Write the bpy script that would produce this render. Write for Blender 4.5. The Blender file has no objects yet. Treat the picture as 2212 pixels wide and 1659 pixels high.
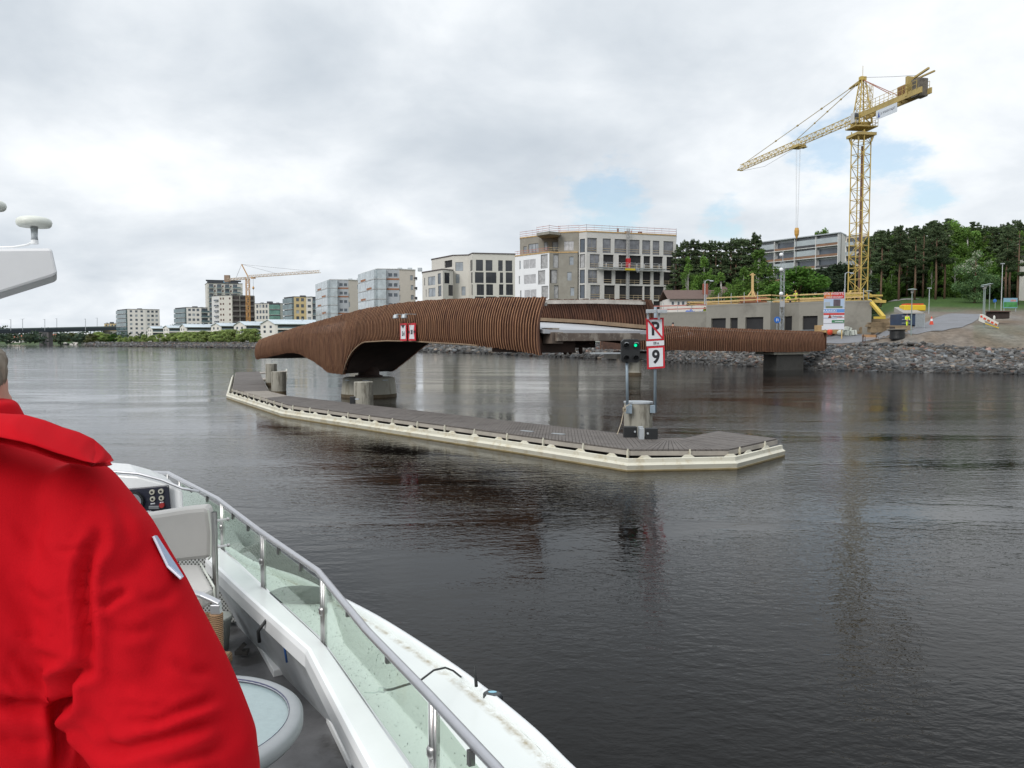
import bpy, math, random
import numpy as np
from math import radians as R, pi, sin, cos, sqrt, atan2
from mathutils import Vector, Matrix
random.seed(7)
rng = np.random.default_rng(7)
S = bpy.context.scene
COL = S.collection
# ------------------------------------------------------------------ camera
ZC = 3.2; PITCH = R(3.07); F = 1702.0; CX, CY = 1106.0, 829.5
cam = bpy.data.cameras.new('Camera'); camo = bpy.data.objects.new('Camera', cam); COL.objects.link(camo)
camo.location = (0, 0, ZC); camo.rotation_euler = (pi/2 - PITCH, 0, 0)
cam.sensor_width = 36; cam.lens = 36*F/2212.0; cam.clip_start = 0.05; cam.clip_end = 9000
S.camera = camo
S.view_settings.view_transform = 'Standard'; S.view_settings.look = 'None'
S.view_settings.exposure = 0.35; S.view_settings.gamma = 1
S.cycles.max_bounces = 7; S.cycles.transparent_max_bounces = 24
S.cycles.caustics_reflective = False; S.cycles.caustics_refractive = False
# ------------------------------------------------------------------ world
W = bpy.data.worlds.new('World'); S.world = W; W.use_nodes = True
SUN_EL, SUN_AZ = R(48), R(-62)      # azimuth from +Y, negative = to the left
def world():
    nt = W.node_tree; N = nt.nodes; L = nt.links; N.clear()
    def n(t, **k):
        o = N.new(t)
        for a, b in k.items(): setattr(o, a, b)
        return o
    def math_(op, a, b=None, c=None, clamp=False):
        m = n('ShaderNodeMath', operation=op); m.use_clamp = clamp
        for i, v in enumerate((a, b, c)):
            if v is None: continue
            if isinstance(v, (int, float)): m.inputs[i].default_value = v
            else: L.new(v, m.inputs[i])
        return m.outputs[0]
    tc = n('ShaderNodeTexCoord'); sep = n('ShaderNodeSeparateXYZ'); L.new(tc.outputs['Generated'], sep.inputs[0])
    x, y, z = sep.outputs
    zz = math_('MAXIMUM', z, 0.0)
    den = math_('ADD', zz, 0.34)
    u = math_('DIVIDE', x, den); v = math_('DIVIDE', y, den)
    cmb = n('ShaderNodeCombineXYZ'); L.new(u, cmb.inputs[0]); L.new(v, cmb.inputs[1])
    def noise(scale, detail, rough, off, dist=0.0):
        mp = n('ShaderNodeMapping'); mp.inputs['Location'].default_value = off; L.new(cmb.outputs[0], mp.inputs[0])
        t = n('ShaderNodeTexNoise'); t.inputs['Scale'].default_value = scale; t.inputs['Detail'].default_value = detail
        t.inputs['Roughness'].default_value = rough; t.inputs['Distortion'].default_value = dist
        L.new(mp.outputs[0], t.inputs['Vector']); return t.outputs['Fac']
    a = noise(1.05, 6, 0.50, (3.1, 7.7, 0), 0.6)
    b = noise(2.9, 7, 0.55, (9.1, 1.7, 4), 0.2)
    s = math_('ADD', math_('MULTIPLY', a, 0.58), math_('MULTIPLY', b, 0.42))
    cr = n('ShaderNodeValToRGB'); L.new(s, cr.inputs[0])
    cr.color_ramp.interpolation = 'B_SPLINE'; e = cr.color_ramp.elements
    e[0].position = 0.325; e[0].color = (0.44, 0.49, 0.545, 1)
    e[1].position = 0.64; e[1].color = (0.90, 0.915, 0.925, 1)
    k = e.new(0.50); k.color = (0.655, 0.695, 0.735, 1)
    # clear sky seen through gaps of the cloud
    sky = n('ShaderNodeTexSky'); sky.sky_type = 'NISHITA'; sky.sun_disc = False
    sky.sun_elevation = SUN_EL; sky.sun_rotation = SUN_AZ; sky.air_density = 1.2; sky.dust_density = 1.5
    sk = n('ShaderNodeMix', data_type='RGBA'); sk.blend_type = 'MULTIPLY'; sk.inputs['Factor'].default_value = 1
    L.new(sky.outputs[0], sk.inputs['A']); sk.inputs['B'].default_value = (0.10, 0.11, 0.115, 1)
    gap = None
    bn = noise(9.0, 6, 0.6, (2, 2, 2), 0.0)
    for dx, dy, r in ((1318, 445, 0.050), (1282, 405, 0.020), (1790, 322, 0.042), (1895, 345, 0.040), (2005, 432, 0.026), (1560, 484, 0.026), (1395, 300, .0)):
        if r == 0: continue
        d = Vector(((dx-CX)/F, 1, (CY-dy)/F)); d.rotate(Matrix.Rotation(-PITCH, 3, 'X')); d.normalize()
        vm = n('ShaderNodeVectorMath', operation='DISTANCE'); L.new(tc.outputs['Generated'], vm.inputs[0]); vm.inputs[1].default_value = d
        dist = math_('ADD', vm.outputs['Value'], math_('MULTIPLY', math_('SUBTRACT', bn, 0.5), r*3.2))
        m = n('ShaderNodeMapRange'); m.interpolation_type = 'SMOOTHSTEP'
        L.new(dist, m.inputs[0]); m.inputs[1].default_value = r*1.25; m.inputs[2].default_value = r*0.25
        gap = m.outputs[0] if gap is None else math_('MAXIMUM', gap, m.outputs[0])
    gap = math_('MULTIPLY', gap, 0.62)
    mx = n('ShaderNodeMix', data_type='RGBA'); L.new(gap, mx.inputs['Factor']); L.new(cr.outputs[0], mx.inputs['A']); L.new(sk.outputs['Result'], mx.inputs['B'])
    # an overcast sky is brighter towards the zenith and a little dim low down
    up = n('ShaderNodeMapRange'); up.interpolation_type = 'SMOOTHSTEP'; L.new(z, up.inputs[0])
    up.inputs[1].default_value = 0.55; up.inputs[2].default_value = 0.95; up.inputs[3].default_value = 1.0; up.inputs[4].default_value = 1.55
    fin = n('ShaderNodeVectorMath', operation='SCALE'); L.new(mx.outputs['Result'], fin.inputs[0]); L.new(up.outputs[0], fin.inputs['Scale'])
    bg = n('ShaderNodeBackground'); L.new(fin.outputs[0], bg.inputs[0]); bg.inputs[1].default_value = 1.0
    o = n('ShaderNodeOutputWorld'); L.new(bg.outputs[0], o.inputs[0])
world()
W.cycles.sampling_method = 'MANUAL'; W.cycles.sample_map_resolution = 1024
sl = bpy.data.lights.new('Sun', 'SUN'); sl.energy = 1.5; sl.angle = R(28); sl.color = (1, 0.965, 0.92)
so = bpy.data.objects.new('Sun', sl); COL.objects.link(so)
sd = Vector((sin(SUN_AZ)*cos(SUN_EL), cos(SUN_AZ)*cos(SUN_EL), sin(SUN_EL)))
# the sun stands behind and to the left of the camera
sd = Vector((-0.50, -0.62, 0.60)).normalized()
for nd in W.node_tree.nodes:
    if nd.type == 'TEX_SKY':
        nd.sun_elevation = math.asin(sd.z); nd.sun_rotation = atan2(sd.x, sd.y)
so.rotation_euler = sd.to_track_quat('Z', 'Y').to_euler(); so.location = (-20, -20, 60)
# ------------------------------------------------------------------ pixel -> world helpers (positions taken from the photo, 2212 px wide)
def ray(dx, dy):
    x = (dx-CX)/F; y = -(dy-CY)/F
    return Vector((x, cos(PITCH)+y*sin(PITCH), -sin(PITCH)+y*cos(PITCH)))
def atY(dx, dy, Y):
    r = ray(dx, dy); return Vector((0, 0, ZC)) + r*(Y/r.y)
def atZ(dx, dy, z):
    r = ray(dx, dy); return Vector((0, 0, ZC)) + r*((z-ZC)/r.z)
def onV(dx, dy, P0, a):
    """hit on the vertical plane through P0 along a: (s, z)"""
    r = ray(dx, dy); n = Vector((-a[1], a[0]))
    t = (n.x*P0[0]+n.y*P0[1])/(n.x*r.x+n.y*r.y)
    p = r*t
    return ((p.x-P0[0])*a[0]+(p.y-P0[1])*a[1], ZC+p.z)
def proj(p):
    v = Vector(p)-Vector((0, 0, ZC)); fz = v.y*cos(PITCH)-v.z*sin(PITCH); uy = v.y*sin(PITCH)+v.z*cos(PITCH)
    return CX+F*v.x/fz, CY-F*uy/fz
def interp(x, pts):
    if x <= pts[0][0]: return pts[0][1]
    for (a, b), (c, d) in zip(pts, pts[1:]):
        if x <= c: return b+(d-b)*(x-a)/(c-a)
    return pts[-1][1]
def sstep(x, a, b):
    t = min(1, max(0, (x-a)/(b-a))); return t*t*(3-2*t)
def crop(ox, oy, f):
    return lambda x, y: ((ox+x/f)/1.17179, (oy+y/f)/1.17179)
# ------------------------------------------------------------------ materials
MATS = {}
def mat(name, col, rough=0.7, metal=0.0, var=0.0, vscale=3.0, bump=0.0, bscale=20.0, spec=0.5, alpha=1.0, emis=None, stain=None, sscale=1.0, attr=None, rnd=0.0, coat=0.0, vstretch=None, trans=0.0, bdist=0.02):
    if name in MATS: return MATS[name]
    m = bpy.data.materials.new(name); m.use_nodes = True; nt = m.node_tree; N = nt.nodes; L = nt.links
    p = N['Principled BSDF']
    p.inputs['Base Color'].default_value = (*col, 1); p.inputs['Roughness'].default_value = rough; p.inputs['Metallic'].default_value = metal
    p.inputs['Specular IOR Level'].default_value = spec; p.inputs['Alpha'].default_value = alpha
    p.inputs['Coat Weight'].default_value = coat; p.inputs['Transmission Weight'].default_value = trans
    if emis: p.inputs['Emission Color'].default_value = (*emis[0], 1); p.inputs['Emission Strength'].default_value = emis[1]
    tc = N.new('ShaderNodeTexCoord'); vec = tc.outputs['Object']
    if vstretch:
        mp = N.new('ShaderNodeMapping'); mp.inputs['Scale'].default_value = vstretch; L.new(vec, mp.inputs[0]); vec = mp.outputs[0]
    cur = None
    if attr:
        at = N.new('ShaderNodeAttribute'); at.attribute_name = attr; cur = at.outputs['Color']
    def base():
        nonlocal cur
        if cur is None:
            r = N.new('ShaderNodeRGB'); r.outputs[0].default_value = (*col, 1); cur = r.outputs[0]
        return cur
    if var:
        t = N.new('ShaderNodeTexNoise'); t.inputs['Scale'].default_value = vscale; t.inputs['Detail'].default_value = 6; t.inputs['Roughness'].default_value = 0.65
        L.new(vec, t.inputs['Vector'])
        mr = N.new('ShaderNodeMapRange'); L.new(t.outputs['Fac'], mr.inputs[0]); mr.inputs[1].default_value = 0.28; mr.inputs[2].default_value = 0.72
        mr.inputs[3].default_value = 1-var; mr.inputs[4].default_value = 1+var
        v = N.new('ShaderNodeVectorMath'); v.operation = 'SCALE'; L.new(base(), v.inputs[0]); L.new(mr.outputs[0], v.inputs['Scale']); cur = v.outputs[0]
    if rnd:
        oi = N.new('ShaderNodeObjectInfo'); mr = N.new('ShaderNodeMapRange'); L.new(oi.outputs['Random'], mr.inputs[0]); mr.inputs[3].default_value = 1-rnd; mr.inputs[4].default_value = 1+rnd
        v = N.new('ShaderNodeVectorMath'); v.operation = 'SCALE'; L.new(base(), v.inputs[0]); L.new(mr.outputs[0], v.inputs['Scale']); cur = v.outputs[0]
    if stain:
        t = N.new('ShaderNodeTexNoise'); t.inputs['Scale'].default_value = sscale; t.inputs['Detail'].default_value = 8; t.inputs['Roughness'].default_value = 0.7
        L.new(vec, t.inputs['Vector'])
        mr = N.new('ShaderNodeMapRange'); mr.interpolation_type = 'SMOOTHSTEP'; L.new(t.outputs['Fac'], mr.inputs[0]); mr.inputs[1].default_value = 0.49; mr.inputs[2].default_value = 0.62; mr.inputs[4].default_value = stain[1]
        mx = N.new('ShaderNodeMix'); mx.data_type = 'RGBA'; L.new(mr.outputs[0], mx.inputs['Factor']); L.new(base(), mx.inputs['A']); mx.inputs['B'].default_value = (*stain[0], 1); cur = mx.outputs['Result']
    if cur is not None: L.new(cur, p.inputs['Base Color'])
    if bump:
        t = N.new('ShaderNodeTexNoise'); t.inputs['Scale'].default_value = bscale; t.inputs['Detail'].default_value = 5
        L.new(vec, t.inputs['Vector']); b = N.new('ShaderNodeBump'); b.inputs['Strength'].default_value = bump; b.inputs['Distance'].default_value = bdist
        L.new(t.outputs['Fac'], b.inputs['Height']); L.new(b.outputs[0], p.inputs['Normal'])
    m.blend_method = 'HASHED' if hasattr(m, 'blend_method') and alpha < 1 else m.blend_method
    MATS[name] = m; return m
# ------------------------------------------------------------------ objects
ORG = {}
def tag(o, label=None, cat=None, group=None, kind=None):
    if label: o['label'] = label
    if cat: o['category'] = cat
    if group: o['group'] = group
    if kind: o['kind'] = kind
    return o
def empty(name, loc, label=None, cat=None, group=None):
    o = bpy.data.objects.new(name, None); COL.objects.link(o); o.location = loc; o.empty_display_size = 0.3
    ORG[o.name] = Vector(loc); tag(o, label, cat, group); return o
class MB:
    def __init__(s): s.v = []; s.f = []; s.mi = []; s.cur = 0
    def add(s, vs, fs):
        b = len(s.v); s.v += [tuple(v) for v in vs]
        for f in fs: s.f.append([b+i for i in f]); s.mi.append(s.cur)
        return s
    def quad(s, a, b, c, d): return s.add([a, b, c, d], [(0, 1, 2, 3)])
    def box(s, c, size, rz=0, M=None):
        sx, sy, sz = [q/2 for q in size]; vs = []
        for z in (-sz, sz):
            for x, y in ((-sx, -sy), (sx, -sy), (sx, sy), (-sx, sy)):
                p = Vector((x, y, z))
                if M is not None: p = M @ p
                elif rz: p = Vector((x*cos(rz)-y*sin(rz), x*sin(rz)+y*cos(rz), z))
                vs.append(p+Vector(c))
        return s.add(vs, [(3, 2, 1, 0), (4, 5, 6, 7), (0, 1, 5, 4), (1, 2, 6, 5), (2, 3, 7, 6), (3, 0, 4, 7)])
    def bar(s, p, q, w, h=None, up=(0, 0, 1)):
        h = h or w; p = Vector(p); q = Vector(q); d = q-p; L = d.length
        if L < 1e-6: return s
        d.normalize(); u = Vector(up)
        if abs(d.dot(u)) > 0.98: u = Vector((0, 1, 0))
        r = d.cross(u).normalized(); u = r.cross(d).normalized()
        vs = [p+r*a*w/2+u*b*h/2 for a, b in ((-1, -1), (1, -1), (1, 1), (-1, 1))]+[q+r*a*w/2+u*b*h/2 for a, b in ((-1, -1), (1, -1), (1, 1), (-1, 1))]
        return s.add(vs, [(3, 2, 1, 0), (4, 5, 6, 7), (0, 1, 5, 4), (1, 2, 6, 5), (2, 3, 7, 6), (3, 0, 4, 7)])
    def tube(s, pts, r, n=8, cap=True):
        pts = [Vector(p) for p in pts]; rr = r if isinstance(r, (list, tuple)) else [r]*len(pts)
        rings = []; prev = None
        for i, p in enumerate(pts):
            d = (pts[min(i+1, len(pts)-1)]-pts[max(i-1, 0)]).normalized()
            if prev is None:
                u = Vector((0, 0, 1)) if abs(d.z) < 0.9 else Vector((0, 1, 0))
            else: u = prev
            a = d.cross(u).normalized(); u = a.cross(d).normalized(); prev = u
            rings.append([p+(a*cos(2*pi*k/n)+u*sin(2*pi*k/n))*rr[i] for k in range(n)])
        return s.rings(rings, True, cap)
    def rings(s, rings, closed=True, cap=False):
        n = len(rings[0]); b = len(s.v)
        for r in rings: s.v += [tuple(p) for p in r]
        for i in range(len(rings)-1):
            for k in range(n if closed else n-1):
                k2 = (k+1) % n
                s.f.append([b+i*n+k, b+i*n+k2, b+(i+1)*n+k2, b+(i+1)*n+k]); s.mi.append(s.cur)
        if cap:
            s.f.append([b+k for k in reversed(range(n))]); s.mi.append(s.cur)
            s.f.append([b+(len(rings)-1)*n+k for k in range(n)]); s.mi.append(s.cur)
        return s
    def lathe(s, c, prof, n=24, cap=True):
        return s.rings([[Vector((c[0]+r*cos(2*pi*k/n), c[1]+r*sin(2*pi*k/n), c[2]+z)) for k in range(n)] for r, z in prof], True, cap)
    def sphere(s, c, r, n=12, m=8):
        r = r if isinstance(r, (tuple, list)) else (r, r, r)
        return s.rings([[Vector((c[0]+r[0]*sin(pi*j/m)*cos(2*pi*k/n), c[1]+r[1]*sin(pi*j/m)*sin(2*pi*k/n), c[2]-r[2]*cos(pi*j/m))) for k in range(n)] for j in range(m+1)], True, False)
    def prism(s, poly, z0, z1):
        """poly: list of (x, y); z0/z1 number or list"""
        n = len(poly); a = z0 if isinstance(z0, list) else [z0]*n; b = z1 if isinstance(z1, list) else [z1]*n
        vs = [(p[0], p[1], a[i]) for i, p in enumerate(poly)]+[(p[0], p[1], b[i]) for i, p in enumerate(poly)]
        fs = [tuple(reversed(range(n))), tuple(range(n, 2*n))]+[(i, (i+1) % n, n+(i+1) % n, n+i) for i in range(n)]
        return s.add(vs, fs)
    def plate(s, pts, thick, n):
        """flat polygon of 3D points thickened along n"""
        n = Vector(n).normalized()*thick; k = len(pts)
        vs = [Vector(p) for p in pts]+[Vector(p)+n for p in pts]
        return s.add(vs, [tuple(reversed(range(k))), tuple(range(k, 2*k))]+[(i, (i+1) % k, k+(i+1) % k, k+i) for i in range(k)])
    def build(s, name, mats, parent=None, smooth=False, bevel=0, label=None, cat=None, group=None, kind=None, local=False, fix=True):
        me = bpy.data.meshes.new(name); o0 = Vector((0, 0, 0))
        if parent is not None and not local: o0 = ORG.get(parent.name, o0)
        me.from_pydata([tuple(Vector(v)-o0) for v in s.v], [], s.f)
        mats = mats if isinstance(mats, (list, tuple)) else [mats]
        for m in mats: me.materials.append(m)
        if len(mats) > 1: me.polygons.foreach_set('material_index', s.mi)
        if fix:
            import bmesh
            bm = bmesh.new(); bm.from_mesh(me); bmesh.ops.recalc_face_normals(bm, faces=bm.faces); bm.to_mesh(me); bm.free()
        if smooth: me.polygons.foreach_set('use_smooth', [True]*len(me.polygons))
        me.update()
        o = bpy.data.objects.new(name, me); COL.objects.link(o)
        if parent is not None: o.parent = parent; ORG[o.name] = o0
        if bevel:
            md = o.modifiers.new('b', 'BEVEL'); md.width = bevel; md.segments = 2; md.limit_method = 'ANGLE'; md.angle_limit = R(40)
        return tag(o, label, cat, group, kind)
def kids(o): return list(o.children)
def copy_tree(o, parent=None, kid=None):
    c = o.copy(); COL.objects.link(c)
    if parent is not None: c.parent = parent
    for ch in (kid[o.name] if kid else kids(o)): copy_tree(ch, c, kid)
    return c
def kidmap(o, d=None):
    d = {} if d is None else d; d[o.name] = kids(o)
    for c in d[o.name]: kidmap(c, d)
    return d
def text_mesh(txt, size, extrude=0.002, bold=0.0, sx=1.0):
    cu = bpy.data.curves.new('t', 'FONT'); cu.body = txt; cu.size = size; cu.extrude = extrude; cu.offset = bold
    cu.align_x = 'CENTER'; cu.align_y = 'CENTER'
    o = bpy.data.objects.new('t', cu); COL.objects.link(o)
    dg = bpy.context.evaluated_depsgraph_get(); me = bpy.data.meshes.new_from_object(o.evaluated_get(dg))
    bpy.data.objects.remove(o); 
    vs = [Vector((v.co.x*sx, v.co.y, v.co.z)) for v in me.vertices]; fs = [list(p.vertices) for p in me.polygons]
    bpy.data.meshes.remove(me); return vs, fs
def put_text(mb, txt, size, c, right, up, bold=0.0, sx=1.0, ex=0.002):
    vs, fs = text_mesh(txt, size, ex, bold, sx); right = Vector(right).normalized(); up = Vector(up).normalized(); n = right.cross(up)
    mb.add([Vector(c)+right*v.x+up*v.y+n*v.z for v in vs], fs); return mb
ORD = ['first', 'second', 'third', 'fourth', 'fifth', 'sixth', 'seventh', 'eighth', 'ninth', 'tenth', 'eleventh', 'twelfth', 'thirteenth', 'fourteenth', 'fifteenth', 'sixteenth', 'seventeenth', 'eighteenth', 'nineteenth', 'twentieth']
def ordn(i): return ORD[i] if i < 20 else ('twenty '+ORD[i-20] if i < 29 else ['thirtieth', 'thirty '+ORD[(i-30) % 10]][0 if i == 29 else 1])
# common materials
M_conc = mat('concrete', (0.27, 0.26, 0.235), 0.85, var=0.18, vscale=0.9, bump=0.3, bscale=6, stain=((0.16, 0.15, 0.13), 0.6), sscale=0.5)
M_steel = mat('stainless', (0.50, 0.49, 0.48), 0.33, 1.0, var=0.08, vscale=9)
M_galv = mat('galvanised', (0.42, 0.45, 0.47), 0.5, 0.4, var=0.15, vscale=6)
M_wood = mat('new_timber', (0.50, 0.33, 0.15), 0.7, var=0.25, vscale=2)
M_black = mat('black_plastic', (0.012, 0.013, 0.014), 0.45)
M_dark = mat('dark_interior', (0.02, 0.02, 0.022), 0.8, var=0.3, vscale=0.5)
M_white = mat('white_paint', (0.74, 0.75, 0.76), 0.45, var=0.04, vscale=2)
M_red = mat('red_paint', (0.42, 0.012, 0.016), 0.5, var=0.06, vscale=8)
M_glass = mat('window_glass', (0.055, 0.065, 0.08), 0.08, var=0.4, vscale=0.35, spec=0.9)
# ------------------------------------------------------------------ water
def water_mat():
    m = bpy.data.materials.new('river_water'); m.use_nodes = True; nt = m.node_tree; N = nt.nodes; L = nt.links; p = N['Principled BSDF']
    p.inputs['Base Color'].default_value = (0.004, 0.0034, 0.0028, 1); p.inputs['IOR'].default_value = 1.20
    g = N.new('ShaderNodeNewGeometry')
    def noise(scale, detail, stretch=(1, 1, 1), rot=0.0, rough=0.5, dist=0.0, off=(0, 0, 0)):
        mp = N.new('ShaderNodeMapping'); mp.inputs['Scale'].default_value = stretch; mp.inputs['Rotation'].default_value = (0, 0, rot); mp.inputs['Location'].default_value = off
        L.new(g.outputs['Position'], mp.inputs[0])
        t = N.new('ShaderNodeTexNoise'); t.inputs['Scale'].default_value = scale; t.inputs['Detail'].default_value = detail; t.inputs['Roughness'].default_value = rough; t.inputs['Distortion'].default_value = dist
        L.new(mp.outputs[0], t.inputs['Vector']); return t.outputs['Fac']
    def ma(op, a, b):
        x = N.new('ShaderNodeMath'); x.operation = op
        for i, v in enumerate((a, b)):
            if isinstance(v, (int, float)): x.inputs[i].default_value = v
            else: L.new(v, x.inputs[i])
        return x.outputs[0]
    def rng_(v, a, b, c, d):
        x = N.new('ShaderNodeMapRange'); x.interpolation_type = 'SMOOTHSTEP'; L.new(v, x.inputs[0])
        for i, q in enumerate((a, b, c, d)): x.inputs[1+i].default_value = q
        return x.outputs[0]
    fine = noise(4.6, 3, (0.85, 1.25, 1), 0.30, 0.55, 0.4)
    mid = noise(1.2, 3, (0.8, 1.3, 1), -0.25, 0.5, 0.8)
    tiny = noise(10, 2, (0.8, 1.3, 1), 0.1, 0.5)
    big = noise(0.11, 4, (0.5, 1.6, 1), 0.35, 0.6, 1.2)
    swirl = noise(0.045, 5, (0.45, 2.2, 1), 0.22, 0.6, 1.5, (31, 7, 0))
    amp = ma('ADD', rng_(big, 0.36, 0.62, 0.35, 1.25), rng_(swirl, 0.52, 0.60, 0.0, 0.7))
    h = ma('ADD', ma('MULTIPLY', fine, 0.0185), ma('MULTIPLY', mid, 0.0055))
    h = ma('ADD', h, ma('MULTIPLY', tiny, 0.0095))
    h = ma('MULTIPLY', h, amp)
    h = ma('ADD', h, ma('MULTIPLY', big, 0.02))
    b = N.new('ShaderNodeBump'); b.inputs['Strength'].default_value = 0.45; b.inputs['Distance'].default_value = 1.0
    L.new(h, b.inputs['Height']); L.new(b.outputs[0], p.inputs['Normal'])
    L.new(rng_(swirl, 0.45, 0.62, 0.02, 0.08), p.inputs['Roughness'])
    return m
w = MB(); w.quad((-3500, -300, 0), (3500, -300, 0), (3500, 6000, 0), (-3500, 6000, 0))
w.build('river_water', water_mat(), kind='structure')
# ------------------------------------------------------------------ terrain
SHORE = [(-900, 1000), (-300, 900), (60, 880), (175, 860), (190, 560), (270, 518), (410, 450), (550, 389), (700, 320), (920, 247), (1160, 175), (1300, 147), (1440, 124), (1600, 104.7), (1740, 93), (1900, 84.5), (2212, 77.8), (2700, 66), (3400, 50), (4600, 30)]
BANKW = [(175, 30), (190, 60), (270, 45), (550, 32), (920, 22), (1160, 14), (1440, 9), (1600, 7.5), (2212, 7)]
def shore(dx): return interp(dx, SHORE)
def vn(x, y, s=0):
    """cheap smooth value noise"""
    def h(i, j): 
        k = sin(i*127.1+j*311.7+s*74.7)*43758.5453; return k-math.floor(k)
    i, j = math.floor(x), math.floor(y); u, v = x-i, y-j; u = u*u*(3-2*u); v = v*v*(3-2*v)
    return (h(i, j)*(1-u)+h(i+1, j)*u)*(1-v)+(h(i, j+1)*(1-u)+h(i+1, j+1)*u)*v
def gz_t(dx, Y):
    t = Y-shore(dx); bw = interp(dx, BANKW)
    if t < -8: return -2.5
    if t < 0: return 0.3125*t
    top = interp(dx, [(1430, 2.7), (1750, 2.6), (1880, 2.5), (2212, 2.15), (2600, 2.1)])
    if t < bw: return top*t/bw
    z = top+(3.12-top)*min(1, (t-bw)/5)
    z += 0.25*(vn(t*0.15+dx*.01, dx*0.02)-0.5)*min(1, (t-bw)/3)
    wr = sstep(dx, 1800, 1960)
    y0 = 132*(1-wr)+88*wr
    hill = sstep(dx, 1330, 1500)*max(0, min(Y, 235)-y0)*(0.085+0.015*wr)
    hill += 0.085*sstep(dx, 1640, 1780)*(1-wr)*min(14, max(0, t-bw-1))
    z += hill + sstep(dx, 1800, 1960)*0.8*sstep(Y, 88, 96)
    # far north shore: low wooded land
    if dx < 180: z += 0.012*max(0, t-60)
    return z
def gz(x, y): return gz_t(CX+F*x/max(y, 1), y)
def hit(dx, dy, lift=0.0):
    """first terrain point seen along a pixel"""
    r = ray(dx, dy); Y = shore(dx)
    while Y < 1500:
        p = Vector((0, 0, ZC))+r*(Y/r.y)
        if p.z <= gz(p.x, p.y)+1e-4: return Vector((p.x, p.y, gz(p.x, p.y)+lift))
        Y += 0.25
    return Vector((0, 0, ZC))+r*(100/r.y)
def terrain():
    cols = list(np.arange(-900, 150, 50))+list(np.arange(150, 1400, 18))+list(np.arange(1400, 2320, 8))+list(np.arange(2320, 4600, 60))
    ts = [-12, -4, 0, .12, .3, .5, .7, .88, 1.0]
    t2 = [0.7, 1.6, 3, 4.5, 6, 8, 10.5, 13, 16, 19, 23, 27, 32, 38, 45, 52, 60, 70, 80, 92, 105, 120, 140, 165, 200, 260, 360, 520, 800, 1300, 2200]
    vs = []; cols_ = []
    nr = len(ts)+len(t2)
    for dx in cols:
        D = shore(dx); bw = interp(dx, BANKW)
        for k in range(nr):
            if k < 2: t = ts[k]
            elif k < len(ts): t = ts[k]*bw
            else: t = bw+t2[k-len(ts)]*(1 if dx > 300 else 1.0)
            Y = D+t; x = (dx-CX)/F*Y; z = gz_t(dx, Y)
            rocky = 0.0
            if 0 < t < bw: z += 0.25*(vn(x*2.1, Y*2.1)-.5)
            vs.append((x, Y, z))
            n1 = vn(x*.35, Y*.35, 3); n2 = vn(x*.09, Y*.09, 5); n3 = vn(x*1.3, Y*1.3, 9)
            dirt = (0.115+0.05*n3, 0.088+.03*n3, 0.062+.02*n3); grav = (0.17+.05*n3, 0.16+.05*n3, 0.15+.04*n3)
            grass = (0.030+.02*n1, 0.062+.035*n1, 0.014+.006*n1)
            c = tuple(a*(1-n1)+b*n1 for a, b in zip(dirt, grav))
            g = sstep(t+n2*10+n1*5-8, 48, 62) if dx > 1780 else sstep(t+n2*8, 55, 70)
            if dx < 1330: g = sstep(t-bw+n2*4, 1.0, 8)
            if dx > 2100: g = max(g, 0.25*sstep(n2, .45, .7))
            if dx < 182: g = 1 if t >= bw*.5 else .6
            if t < bw: c = (0.10+.03*n3, 0.096+.03*n3, 0.09+.03*n3); g = 0.1*n1 if dx > 182 else .7
            cols_.append(tuple(a*(1-g)+b*g for a, b in zip(c, grass))+(1,))
    fs = []
    for i in range(len(cols)-1):
        for k in range(nr-1):
            a = i*nr+k; fs.append((a, a+nr, a+nr+1, a+1))
    me = bpy.data.meshes.new('ground'); me.from_pydata(vs, [], fs)
    ca = me.color_attributes.new('Col', 'FLOAT_COLOR', 'POINT'); ca.data.foreach_set('color', [q for c in cols_ for q in c])
    me.materials.append(mat('ground', (1, 1, 1), 0.95, var=0.35, vscale=1.6, bump=0.5, bscale=3, attr='Col', spec=0.2, bdist=0.1))
    me.polygons.foreach_set('use_smooth', [True]*len(fs))
    o = bpy.data.objects.new('ground', me); COL.objects.link(o); o['kind'] = 'structure'
terrain()
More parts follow.
